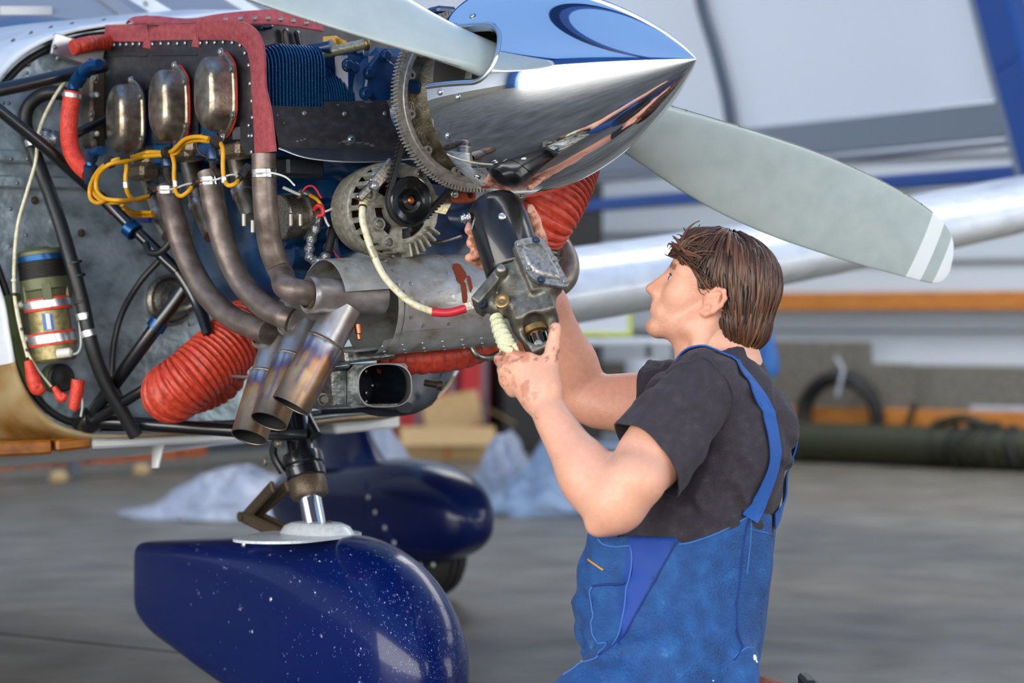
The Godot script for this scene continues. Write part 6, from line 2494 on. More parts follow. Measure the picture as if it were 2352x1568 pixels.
# ---------------------------------------------------------------- alternator, belt, ignition leads
func build_accessories():
	var f := -0.27
	var c := W(917, 478, f)
	var al := thing("alternator", "cast metal alternator with slotted housing and a black pulley, under the ring gear", "alternator", c)
	var b := Basis(sb, up, fw)
	var st := S()
	lathe(st, c - fw * 0.15, fw, [[0.0, 0.0], [0.07, 0.0], [0.082, 0.015], [0.088, 0.02], [0.088, 0.06], [0.097, 0.062], [0.097, 0.078], [0.089, 0.08], [0.089, 0.1]], 44)
	part("rear_housing", st, M.alternator, al)
	st = S()
	lathe(st, c - fw * 0.05, fw, [[0.089, 0.0], [0.098, 0.001], [0.1, 0.006], [0.098, 0.011], [0.093, 0.012]], 48)
	part("clamp_rim", st, M.alternator, al)
	# slotted drum between rim and face
	for k in 22:
		var an := TAU * k / 22.0
		st = S()
		var n := sb * cos(an) + up * sin(an)
		box(st, c - fw * 0.018 + n * 0.0875, Basis(n.cross(fw), n, fw), Vector3(0.011, 0.014, 0.045), 0.002)
		part("slot_rib", st, M.alternator, al)
	st = S()
	lathe(st, c - fw * 0.05, fw, [[0.0, 0.0], [0.078, 0.0], [0.078, 0.04], [0.0, 0.042]], 36)
	part("windings", st, M.winding, al)
	# front face with kidney openings
	var holes := []
	for k in 4:
		var h := PackedVector2Array()
		var a0 := TAU * k / 4.0 + 0.5
		for j in 9:
			var an := a0 + 1.05 * j / 8.0
			h.append(Vector2(cos(an), sin(an)) * 0.064)
		for j in 9:
			var an := a0 + 1.05 * (8 - j) / 8.0
			h.append(Vector2(cos(an), sin(an)) * 0.043)
		holes.append(h)
	st = S()
	plate(st, circle2(Vector2.ZERO, 0.092, 48), c, b, 0.008, 0.002, holes)
	part("front_face", st, M.alternator, al)
	st = S()
	lathe(st, c + fw * 0.006, fw, [[0.04, 0.0], [0.038, 0.012], [0.03, 0.03], [0.0, 0.03]], 32)
	part("bearing_boss", st, M.alternator, al)
	for k in 12:
		var an := TAU * k / 12.0 + 0.2
		st = S()
		var n := sb * cos(an) + up * sin(an)
		box(st, c + fw * -0.006 + n * 0.055, Basis(n.cross(fw).rotated(n, 0.6), n, fw.rotated(n, 0.6)), Vector3(0.02, 0.028, 0.002), 0.0005)
		part("fan_blade", st, M.sump_dark, al)
	for p in [[843, 448], [888, 557], [866, 515], [962, 400]]:
		st = S()
		lathe(st, W(p[0], p[1], f + 0.004), fw, [[0.0155, 0.0], [0.013, 0.012], [0.009, 0.012], [0.009, 0.004], [0.0, 0.004]], 18)
		part("lug", st, M.alternator, al)
		stud("bolt", al, W(p[0], p[1], f + 0.012), fw, 0.0065, M.steel_worn, "bolt")
	# cooling fins at the lower right
	for k in 6:
		st = S()
		var an := -1.75 - 0.17 * k
		var n := sb * cos(an) + up * sin(an)
		box(st, c + fw * 0.0 + n * 0.088, Basis(n.cross(fw), n, fw), Vector3(0.006, 0.03, 0.04), 0.002)
		part("cooling_fin", st, M.alternator, al)
	# pulley and belt
	var pc := W(945, 460, f + 0.055)
	st = S()
	lathe(st, pc - fw * 0.022, fw, [[0.012, -0.02], [0.02, 0.0], [0.048, 0.0], [0.049, 0.003], [0.04, 0.011], [0.049, 0.019], [0.05, 0.022], [0.047, 0.0245], [0.036, 0.021], [0.03, 0.018], [0.022, 0.018], [0.021, 0.024], [0.012, 0.025], [0.011, 0.019], [0.0, 0.019]], 44)
	part("pulley", st, M.pulley, al)
	stud("shaft_end", al, pc - fw * 0.004, fw, 0.0095, M.copper, "dome")
	var belt := thing("drive_belt", "black toothed drive belt from the alternator pulley up behind the ring gear", "belt", pc)
	st = S()
	var loop := PackedVector3Array()
	var o2 := A(f + 0.045, 0, 0)
	var n0 := (o2 - pc)
	n0 -= fw * n0.dot(fw)
	var ang0 := atan2(n0.dot(up), n0.dot(sb))
	for k in 25:
		var an := ang0 + PI / 2 + 0.12 + (PI - 0.24) * k / 24.0
		loop.append(pc - fw * 0.011 + (sb * cos(an) + up * sin(an)) * 0.0485)
	for k in 25:
		var an := ang0 - PI / 2 - 0.12 + (PI + 0.24) * k / 24.0
		loop.append(pc + n0 - fw * 0.011 + (sb * cos(an) + up * sin(an)) * 0.115)
	loop.append(loop[0])
	var br := []
	for k in loop.size():
		var t := (loop[(k + 1) % loop.size()] - loop[k - 1 if k > 0 else loop.size() - 2]).normalized()
		var n := t.cross(fw).normalized()
		var q := loop[k]
		br.append(PackedVector3Array([q - fw * 0.008 + n * 0.003, q + fw * 0.008 + n * 0.003, q + fw * 0.005 - n * 0.006, q - fw * 0.005 - n * 0.006]))
	for j in 4:
		var rr := []
		for r in br:
			rr.append(PackedVector3Array([r[j], r[(j + 1) % 4]]))
		grid(st, rr)
	part("band", st, M.belt, belt)
	var cogs := S()
	for k in range(24, loop.size() - 1):
		var a := loop[k]
		var e := loop[k + 1]
		var cnt := int((e - a).length() / 0.009)
		for j in cnt:
			var t := (e - a).normalized()
			var n := t.cross(fw).normalized()
			box(cogs, a.lerp(e, (j + 0.5) / cnt) - n * 0.008, Basis(t, n, fw), Vector3(0.0045, 0.006, 0.01), 0.001)
	var cg := part("belt_cogs", cogs, M.belt, belt)
	cg.set_meta("kind", "stuff")
	# adjusting arm
	var arm := thing("alternator_bracket", "grey slotted adjusting arm bolted between the alternator and the engine", "bracket", W(856, 425, f + 0.02))
	st = S()
	box_between(st, W(858, 424, f + 0.02), W(905, 372, f + 0.03), 0.028, 0.01, 0.003)
	part("arm", st, M.steel_worn, arm)
	st = S()
	box_between(st, W(822, 458, f + 0.016), W(862, 416, f + 0.02), 0.016, 0.012, 0.003)
	part("arm_end", st, M.steel_worn, arm)
	stud("bolt", arm, W(858, 427, f + 0.027), fw, 0.0095, M.zinc, "hex")
	# copper coloured strap lug right of the alternator
	var lug := thing("mounting_lug", "rusty copper coloured mounting lug with a bolt, right of the alternator belt", "bracket", W(1040, 448, -0.24))
	st = S()
	var lp := smooth2([[-0.03, 0.016], [0.012, 0.016], [0.028, 0.008], [0.028, -0.008], [0.012, -0.016], [-0.03, -0.016]], 4)
	plate(st, lp, W(1058, 448, -0.24), Basis((W(1088, 450, -0.24) - W(1020, 444, -0.24)).normalized(), up, fw), 0.016, 0.003, [circle2(Vector2(0.014, 0), 0.0075, 12)])
	part("lug", st, M.rust_mark, lug)
	stud("bolt", lug, W(1040, 446, -0.222), fw, 0.010, M.steel_worn, "hex")
	st = S()
	plate(st, polyw([[1000, 448], [1040, 460], [1022, 492], [990, 486]], -0.26), hub + fw * -0.262, b, 0.004, 0.0, [], false)
	part("spacer_plate", st, M.pushrod, lug)
	# cream starter cable with a red sleeve, hanging down in front of the muffler
	var cab := thing("starter_cable", "cream cable with scorched spot and red sleeved end hanging from the alternator", "cable", V(840, 470, 4.96))
	var cp := cr(vs([[850, 440, 4.98], [836, 462, 4.95], [832, 500, 4.93], [842, 540, 4.92], [856, 580, 4.91], [880, 630, 4.90], [914, 670, 4.89], [950, 698, 4.88], [998, 717, 4.87]]), 7)
	st = S()
	tube(st, cp, func(t: float) -> float: return 0.0092 if t < 0.17 else 0.0072, 14)
	part("cable", st, M.wire_cream, cab)
	st = S()
	tube(st, PackedVector3Array(Array(cp).slice(0, 11)), 0.0085, 12)
	part("dark_sleeve", st, M.gasket, cab)
	st = S()
	tube(st, PackedVector3Array(Array(cp).slice(26, 31)), 0.0082, 12)
	part("scorched_spot", st, M.pushrod, cab)
	st = S()
	tube(st, cr(vs([[992, 716, 4.87], [1030, 718, 4.87], [1070, 708, 4.87]]), 5), 0.0088, 12)
	part("red_sleeve", st, M.heatshrink_red, cab)
	st = S()
	var ring_b := Basis(Vector3(0.95, 0.25, 0.1).normalized(), Vector3(-0.25, 0.95, 0).normalized(), Vector3(0.95, 0.25, 0.1).normalized().cross(Vector3(-0.25, 0.95, 0).normalized()))
	plate(st, smooth2([[-0.014, 0.006], [0.0, 0.007], [0.012, 0.007], [0.018, 0.0], [0.012, -0.007], [0.0, -0.007], [-0.014, -0.006]], 3), V(1078, 702, 4.87), ring_b, 0.003, 0.0, [circle2(Vector2(0.01, 0), 0.0042, 10)])
	part("ring_terminal", st, M.steel_worn, cab)
	# taped wiring loom hanging left of the alternator
	var loom := thing("wiring_loom", "silver taped wiring loom hanging in a loop left of the alternator", "wiring", V(720, 520, 5.1))
	st = S()
	tube(st, cr(vs([[690, 445, 5.12], [710, 450, 5.1], [728, 482, 5.08], [726, 520, 5.07], [712, 560, 5.06], [712, 592, 5.06], [735, 600, 5.06], [752, 580, 5.07], [762, 530, 5.1], [768, 480, 5.15]]), 7), func(t: float) -> float: return 0.010 + 0.0022 * sin(t * 95.0), 12)
	part("tape", st, M.tape_silver, loom)
	st = S()
	tube(st, cr(vs([[752, 580, 5.06], [764, 530, 5.08], [770, 478, 5.14], [775, 450, 5.2]]), 6), 0.009, 10)
	part("dark_sleeve", st, M.gasket, loom)
	for w in [[[[722, 482, 5.06], [730, 472, 5.05], [740, 478, 5.05], [742, 492, 5.05], [728, 496, 5.05]], 0.005, "heatshrink_red"], [[[712, 448, 5.08], [730, 460, 5.06], [742, 478, 5.06]], 0.004, "lead_yellow"], [[[738, 488, 5.05], [752, 484, 5.05], [764, 478, 5.06]], 0.0025, "wire_white"], [[[694, 440, 5.08], [706, 428, 5.08], [722, 430, 5.08], [738, 455, 5.08]], 0.0025, "heatshrink_red"], [[[744, 494, 5.06], [750, 510, 5.06], [756, 520, 5.06]], 0.0025, "wire_white"], [[[650, 430, 5.1], [672, 440, 5.1], [690, 448, 5.1]], 0.0035, "wire_white"], [[[762, 565, 5.1], [772, 585, 5.1], [785, 598, 5.1]], 0.0018, "heatshrink_red"]]:
		st = S()
		tube(st, cr(vs(w[0]), 4), w[1], 8)
		part("wire", st, M[w[2]], loom)
	st = S()
	tube(st, cr(vs([[960, 556, 5.1], [1010, 555, 5.08], [1060, 542, 5.06]]), 5), 0.004, 8)
	solo("steel_cable", st, M.steel_worn, "thin twisted steel cable passing right of the alternator to the starter", "cable", V(1010, 555, 5.08))
	# small dark box and bracket under the baffle lip
	st = S()
	box(st, W(690, 385, -0.42), b, Vector3(0.09, 0.04, 0.05), 0.006)
	solo("regulator_box", st, M.sump_dark, "small dark box hung under the baffle lip right of the front riser", "box", W(690, 385, -0.42))
	# yellow ignition leads
	var yl := thing("ignition_harness", "bundle of yellow ignition leads looped beneath the rocker covers", "wiring", Q(250, 400, 0.42))
	var leads := [
		[[480, 318, 0.42], [455, 314, 0.43], [425, 320, 0.43], [398, 345, 0.43], [380, 350, 0.42], [340, 350, 0.42], [300, 362, 0.42], [262, 368, 0.42], [228, 390, 0.42], [208, 425, 0.42], [208, 455, 0.42], [225, 466, 0.42], [245, 458, 0.42]],
		[[478, 324, 0.42], [450, 322, 0.42], [422, 330, 0.42], [404, 352, 0.42], [370, 356, 0.43], [330, 360, 0.43], [290, 370, 0.43], [250, 378, 0.43], [224, 405, 0.43], [222, 435, 0.43], [240, 455, 0.43], [275, 460, 0.43], [310, 458, 0.43], [340, 450, 0.42]],
		[[285, 366, 0.42], [290, 385, 0.43], [288, 410, 0.43], [292, 440, 0.43], [305, 458, 0.43], [325, 460, 0.42], [338, 452, 0.41]],
		[[393, 348, 0.42], [400, 375, 0.43], [400, 410, 0.43], [404, 440, 0.43], [416, 450, 0.43], [432, 440, 0.42], [440, 430, 0.41]],
		[[505, 325, 0.42], [512, 345, 0.43], [512, 385, 0.43], [516, 415, 0.43], [526, 426, 0.43], [540, 422, 0.42], [546, 415, 0.41]],
		[[215, 408, 0.41], [214, 440, 0.41], [236, 462, 0.41], [268, 465, 0.41], [300, 462, 0.42]],
		[[280, 470, 0.36], [300, 486, 0.36], [325, 488, 0.36], [350, 488, 0.36]], [[285, 478, 0.355], [305, 494, 0.355], [328, 496, 0.355], [352, 494, 0.355]]]
	for l in leads:
		for q in l:   # the coil on the left stands out in front of the mount tube
			q[2] += 0.11 * smoothstep(345.0, 250.0, q[0])
		st = S()
		tube(st, cr(qs(l), 6), 0.0048, 10)
		part("lead", st, M.lead_yellow, yl)
	for p in [[284, 363, 0.50], [384, 350, 0.43], [497, 325, 0.43], [322, 355, 0.43], [253, 372, 0.53]]:
		st = S()
		lathe(st, Q(p[0], p[1], p[2]) - fw * 0.007, fw, [[0.0, 0.0], [0.0125, 0.0], [0.014, 0.004], [0.014, 0.010], [0.0125, 0.014], [0.0, 0.014]], 14)
		part("clip", st, M.gasket, yl)
	for p in [[289, 425, 0.50], [403, 422, 0.43], [515, 413, 0.43]]:
		st = S()
		lathe(st, Q(p[0], p[1], p[2]) - up * 0.006, up, [[0.0, 0.0], [0.007, 0.0], [0.007, 0.012], [0.0, 0.012]], 10)
		part("ferrule", st, M.zinc, yl)
	for p in [[[338, 452, 0.41], [348, 440, 0.40]], [[438, 432, 0.41], [470, 405, 0.38]], [[544, 417, 0.41], [575, 385, 0.38]]]:
		st = S()
		var a := Q(p[0][0], p[0][1], p[0][2])
		var e := Q(p[1][0], p[1][1], p[1][2])
		lathe(st, a, e - a, [[0.0, 0.0], [0.006, 0.0], [0.006, 0.012], [0.011, 0.014], [0.011, 0.03], [0.014, 0.032], [0.014, (e - a).length()], [0.0, (e - a).length()]], 8)
		part("plug_boot", st, M.gasket, yl)
	# red and blue tie wires in the lower bundle
	for w in [[[[262, 465, 0.36], [256, 480, 0.36], [250, 492, 0.36]], 0.003, "heatshrink_red"], [[[292, 486, 0.36], [300, 496, 0.36], [306, 484, 0.36]], 0.0035, "heatshrink_red"], [[[270, 480, 0.34], [300, 500, 0.34], [345, 506, 0.34]], 0.006, "wire_blue"]]:
		st = S()
		tube(st, cr(qs(w[0]), 4), w[1], 8)
		part("wire", st, M[w[2]], yl)
	# fuel injector unions with bright stems
	for q in [[383, 372], [488, 355]]:
		var un := thing("pipe_union", "slate blue hexagon pipe union under the %s rocker cover" % ["middle", "front"][0 if q[0] == 383 else 1], "union", Q(q[0], q[1], 0.41))
		st = S()
		lathe(st, Q(q[0], q[1] - 14, 0.41), -up, [[0.0, 0.0], [0.011, 0.0], [0.0135, 0.006], [0.0135, 0.022], [0.009, 0.026], [0.0, 0.026]], 6)
		part("hex_body", st, M.fitting_slate, un)
		st = S()
		tube(st, cr(qs([[q[0], q[1] + 8, 0.41], [q[0] + 1, q[1] + 28, 0.40], [q[0] + 10, q[1] + 44, 0.38]]), 5), 0.007, 10)
		part("stem", st, M.steel_worn, un)
	st = S()
	tube(st, cr(qs([[470, 305, 0.38], [455, 315, 0.385], [452, 335, 0.39], [462, 355, 0.39], [480, 360, 0.39]]), 5), 0.0022, 6)
	solo("copper_line", st, M.copper, "thin copper capillary line looping beside the front union", "pipe", Q(455, 330, 0.385))
	# ports and gaskets between covers and risers
	for q in [[432, 352, 0.34], [548, 345, 0.34], [330, 395, 0.34]]:
		st = S()
		box(st, Q(q[0], q[1], q[2]), Basis(fw, up, sb), Vector3(0.075, 0.035, 0.05), 0.008)
		solo("port_casting", st, M.flange, ["small brown port casting below the middle rocker cover", "small brown port casting below the front rocker cover", "small brown port casting below the rear rocker cover"][0 if q[0] == 432 else 1 if q[0] == 548 else 2], "casting", Q(q[0], q[1], q[2]), "port castings below the rocker covers")
	# rear edge of the accessory case, seen left of the covers
	var rear := thing("case_rail", "brown flanged case edge with studs between the red sleeve and rear cover", "casting", Q(220, 260, 0.40))
	st = S()
	box_between(st, Q(216, 160, 0.40), Q(216, 340, 0.40), 0.05, 0.04)
	part("rail", st, M.link_bronze, rear)
	for p in [[228, 216], [228, 306]]:
		st = S()
		lathe(st, Q(p[0] - 18, p[1] + 2, 0.44), Q(p[0] + 6, p[1], 0.44) - Q(p[0] - 18, p[1] + 2, 0.44), [[0.0, 0.0], [0.006, 0.001], [0.006, 0.03], [0.0, 0.031]], 10)
		part("stud", st, M.zinc, rear)
	for p in [[213, 262], [222, 180], [218, 330]]:
		stud("bolt", rear, Q(p[0], p[1], 0.422), sb, 0.008, M.zinc_dull, "bolt")

# ---------------------------------------------------------------- propeller, spinner, starter ring
const SPIN_F0 := -0.03
const SPIN_L := 0.575
const SPIN_R := 0.213
const DISC := 0.085

func spin_r(f: float) -> float:
	var t := clampf((f - SPIN_F0) / SPIN_L, 0.0, 1.0)
	return maxf(SPIN_R * pow(maxf(1.0 - pow(t, 1.62), 0.0), 0.92), 0.0)

func spin_p(f: float, an: float, lift := 0.0) -> Vector3:
	var r := spin_r(f) + lift
	return A(f, 0, 0) + (sb * cos(an) + up * sin(an)) * r

func build_propeller():
	var hubp := A(DISC, 0, 0)
	var tipp := W(2189, 602, DISC) - hubp
	var blen := tipp.length()
	var bdir := tipp.normalized()
	var pr := thing("propeller", "two bladed pale grey propeller with white tip bands and a polished bullet spinner", "propeller", hubp)
	var ang := atan2(-bdir.dot(up), -bdir.dot(sb))   # the near blade
	# spinner shell with a notch for each blade
	var nf := 150
	var na := 260
	var rows := []
	var sd := []
	var hw := 0.062
	var end := DISC + 0.075
	var cell := 0.0042
	var dist := func(f: float, y: float) -> float:
		if f < end - hw:
			return absf(y) - hw
		return Vector2(f - (end - hw), y).length() - hw
	for i in nf + 1:
		var u := i / float(nf)
		var f := SPIN_F0 + SPIN_L * (1.0 - pow(1.0 - u, 1.35))
		var row := PackedVector3Array()
		var srow := []
		for j in na:
			var an := ang + TAU * j / na
			var ff := f
			var aa := an
			var r := maxf(spin_r(f), 1e-4)
			var best := 9.0
			for side in 2:
				var da := wrapf(an - ang - PI * side, -PI, PI)
				if absf(da) < 1.2:
					var y := r * da
					var d0: float = dist.call(f, y)
					if absf(d0) < cell * 0.75:
						var g := Vector2(dist.call(f + 1e-4, y) - d0, dist.call(f, y + 1e-4) - d0).normalized()
						ff = maxf(f - g.x * d0, SPIN_F0)
						aa = an - g.y * d0 / r
						d0 = 0.0
					best = minf(best, d0)
			row.append(spin_p(ff, aa))
			srow.append(best)
		rows.append(row)
		sd.append(srow)
	var st := S()
	sg(st)
	for i in nf:
		for j in na:
			var k := (j + 1) % na
			if minf(minf(sd[i][j], sd[i][k]), minf(sd[i + 1][j], sd[i + 1][k])) < -1e-6:
				continue
			quad(st, rows[i][j], rows[i][k], rows[i + 1][k], rows[i + 1][j])
	var sp_shell := part("spinner", st, M.spinner, pr)
	# rolled rim of each notch
	for side in 2:
		var path := []
		for k in 8:
			path.append([lerpf(SPIN_F0, end - hw, k / 8.0), -hw])
		for k in 25:
			var an := -PI / 2 + PI * k / 24.0
			path.append([end - hw + cos(an) * hw, sin(an) * hw])
		for k in 8:
			path.append([lerpf(end - hw, SPIN_F0, (k + 1) / 8.0), hw])
		var lip := []
		for q in path:
			var f: float = q[0]
			var mid_y: float = q[1]
			var row := PackedVector3Array()
			for z in [[-0.0055, 0.0004], [-0.003, 0.0022], [0.0, 0.003], [0.004, 0.0022], [0.0085, -0.004], [0.0105, -0.012]]:   # flares outward then turns in
				var n := Vector2(0, signf(mid_y)) if f < end - hw else Vector2(f - (end - hw), mid_y).normalized()
				var fz: float = f - n.x * z[0] * 0.9
				var yz: float = mid_y - n.y * z[0] * 0.9
				row.append(spin_p(fz, ang + PI * side + yz / spin_r(fz), z[1]))
			lip.append(row)
		st = S()
		grid(st, lip)
		part("notch_rim", st, M.steel_bright, sp_shell)
	st = S()
	lathe(st, A(SPIN_F0, 0, 0), fw, [[SPIN_R * 0.97, 0.012], [SPIN_R * 0.62, 0.012], [SPIN_R * 0.6, 0.03], [0.0, 0.03]], 60)
	part("backplate", st, M.zinc_dull, pr)
	st = S()
	lathe(st, hubp - fw * 0.09, fw, [[0.0, 0.0], [0.085, 0.0], [0.09, 0.02], [0.09, 0.16], [0.06, 0.2], [0.0, 0.21]], 32)
	part("hub", st, M.steel_worn, pr)
	# nose of the bullet and the screws around the rim
	for p in [[989, 212, 0.012], [1041, 224, 0.06], [1017, 318, 0.0], [1092, 414, 0.0], [1198, 455, 0.0], [1085, 36, 0.05], [1034, 50, 0.012]]:
		var w := W(p[0], p[1], p[2])
		for it in 3:   # settle on the shell under the sight line
			var q := w - A(p[2], 0, 0)
			var an := atan2(q.dot(up), q.dot(sb))
			w = spin_p(p[2], an)
		var an2 := atan2((w - hub).dot(up), (w - hub).dot(sb))
		stud("screw", sp_shell, w, sb * cos(an2) + up * sin(an2), 0.0068, M.steel_bright, "screw")
	# blades
	for side in 2:
		var dir := bdir if side == 0 else -bdir
		var tan0 := dir.cross(fw).normalized()
		if tan0.y < 0:
			tan0 = -tan0
		var twist := 1.0 if side == 0 else -1.0
		var st_r := [0.10, 0.16, 0.22, 0.28, 0.36, 0.46, 0.58, 0.70, 0.80, 0.88, 0.94, 0.975, 0.993, 1.0]
		var chord := [0.095, 0.112, 0.132, 0.150, 0.172, 0.192, 0.202, 0.196, 0.182, 0.162, 0.138, 0.108, 0.066, 0.02]
		var thick := [0.07, 0.056, 0.042, 0.034, 0.027, 0.022, 0.018, 0.0155, 0.013, 0.011, 0.009, 0.0075, 0.006, 0.003]
		var deg := [44.0, 41.0, 38.0, 35.5, 32.0, 28.5, 25.0, 22.0, 20.0, 18.5, 17.5, 17.0, 17.0, 17.0]
		var off := [0.0, 0.0, 0.002, 0.004, 0.006, 0.006, 0.002, -0.003, -0.006, -0.006, -0.002, 0.006, 0.016, 0.024]
		var sec := []
		for i in st_r.size():
			var th := deg_to_rad(deg[i]) * twist
			var c := tan0 * cos(th) + fw * sin(th)
			var n := dir.cross(c).normalized()
			var o: Vector3 = hubp + dir * (blen * st_r[i]) - c * (off[i] * twist)
			var row := PackedVector3Array()
			for k in 36:
				var an := TAU * k / 36.0
				var x := cos(an) * 0.5
				var y := sin(an)
				row.append(o + c * (x * chord[i]) + n * (thick[i] * 0.5 * y * (1.0 if absf(x) < 0.35 else 0.92) + 0.03 * chord[i] * (0.25 - x * x) * twist))
			sec.append(row)
		var fine := resample(sec, 6)
		var cut := [0, 0, 0, 0]
		# tip bands in true colours: white, grey, white
		var at_r := func(t: float) -> int:
			for i in fine.size():
				if (fine[i][0] - hubp).dot(dir) / blen >= t:
					return i
			return fine.size() - 1
		var i1: int = at_r.call(0.895)
		var i2: int = at_r.call(0.935)
		var i3: int = at_r.call(0.968)
		st = S()
		grid(st, fine.slice(0, i1 + 1), true)
		fan(st, fine[0], hubp + dir * blen * 0.1, true)
		var bl := part("blade", st, M.blade, pr)
		for q in [[i1, i2, "blade_white"], [i2, i3, "blade"], [i3, fine.size() - 1, "blade_white"]]:
			st = S()
			grid(st, fine.slice(q[0], q[1] + 1), true)
			if q[1] == fine.size() - 1:
				fan(st, fine[-1], hubp + dir * blen)
			part("tip_band", st, M[q[2]], bl)
		# nicks along the leading edge
		st = S()
		var e0 := PackedVector3Array()
		var edge_k := 0 if side == 0 else 18
		for i in range(10, i1 + 1):
			e0.append(fine[i][edge_k])
		tube(st, e0, 0.0012, 6)
		part("worn_edge", st, M.blade_edge, bl)
		for k in 16:
			st = S()
			var i := 12 + rng.randi() % (i1 - 14)
			var p: Vector3 = fine[i][edge_k]
			box(st, p, Basis(dir, rng.randf() * 3.0), Vector3(rng.randf_range(0.002, 0.008), 0.0035, 0.0035), 0.0008)
			part("nick", st, M.blade_edge, bl)
	build_ring()

func build_ring():
	var f := -0.185
	var c := A(f, 0, 0)
	var rg := thing("starter_ring_gear", "large toothed metal starter ring gear with bolt lugs behind the spinner", "gear", c)
	var R := 0.187
	var poly := PackedVector2Array()
	var nt := 149
	for k in nt:
		for q in [[0.0, -0.0045], [0.28, -0.0045], [0.42, 0.003], [0.72, 0.003], [0.86, -0.0045]]:
			var an := TAU * (k + float(q[0])) / nt
			poly.append(Vector2(cos(an), sin(an)) * (R + float(q[1])))
	var b := Basis(sb, up, fw)
	var st := S()
	# toothed rim: outline joined to an inner circle of as many points
	var inner := PackedVector2Array()
	for p in poly:
		inner.append(p.normalized() * 0.170)
	var rr := []
	for q in [[inner, -0.016], [poly, -0.016], [poly, 0.0], [inner, 0.0]]:
		var row := PackedVector3Array()
		for p in q[0]:
			row.append(c + sb * p.x + up * p.y + fw * float(q[1]))
		rr.append(row)
	grid(st, [rr[0], rr[1]], true)
	st.set_smooth_group(-1)
	for j in poly.size():
		var k := (j + 1) % poly.size()
		st.set_smooth_group(-1)
		quad(st, rr[1][j], rr[1][k], rr[2][k], rr[2][j])
	grid(st, [rr[2], rr[3]], true)
	part("toothed_rim", st, M.ring_gear, rg)
	st = S()
	lathe(st, c, fw, [[0.1705, -0.014], [0.1705, 0.0015], [0.169, 0.003], [0.161, 0.003], [0.1585, 0.001], [0.157, -0.012]], 96)
	part("support_flange", st, M.ring_gear, rg)
	st = S()
	lathe(st, c, fw, [[0.158, -0.012], [0.150, -0.016], [0.135, -0.010], [0.115, 0.03], [0.108, 0.08], [0.1, 0.13], [0.0, 0.135]], 80)
	part("support_web", st, M.ring_web, rg)
	for p in [[940, 169], [941, 263], [980, 350], [1048, 402], [968, 120], [1120, 432]]:
		var w := W(p[0], p[1], f + 0.003)
		var q := (w - c)
		q -= fw * q.dot(fw)
		var n := q.normalized()
		w = c + n * 0.1545 + fw * 0.0
		st = S()
		var lp := PackedVector2Array()
		for k in 17:
			var an := PI / 2 + 0.0 + PI * k / 16.0
			lp.append(Vector2(cos(an), sin(an)) * 0.0095)
		lp.append(Vector2(0.009, -0.016))
		lp.append(Vector2(0.009, 0.016))
		plate(st, lp, w - fw * 0.006, Basis(n, fw.cross(n), fw), 0.009, 0.001, [circle2(Vector2(-0.001, 0), 0.0042, 14)])
		part("bolt_lug", st, M.ring_gear, rg)
	st = S()
	lathe(st, W(950, 199, f - 0.002), fw, [[0.0, 0.001], [0.0115, 0.001], [0.012, 0.005], [0.0145, 0.005], [0.0145, 0.002]], 24)
	part("painted_hole", st, M.engine_blue, rg)  # open hole made as a disc coloured like the engine seen through it

# ---------------------------------------------------------------- starter motor held in the hands
var st_o: Vector3
var st_x: Vector3
var st_y: Vector3
var st_z: Vector3

func sp3(x: float, y: float, z: float) -> Vector3:
	return st_o + st_x * x + st_y * y + st_z * z

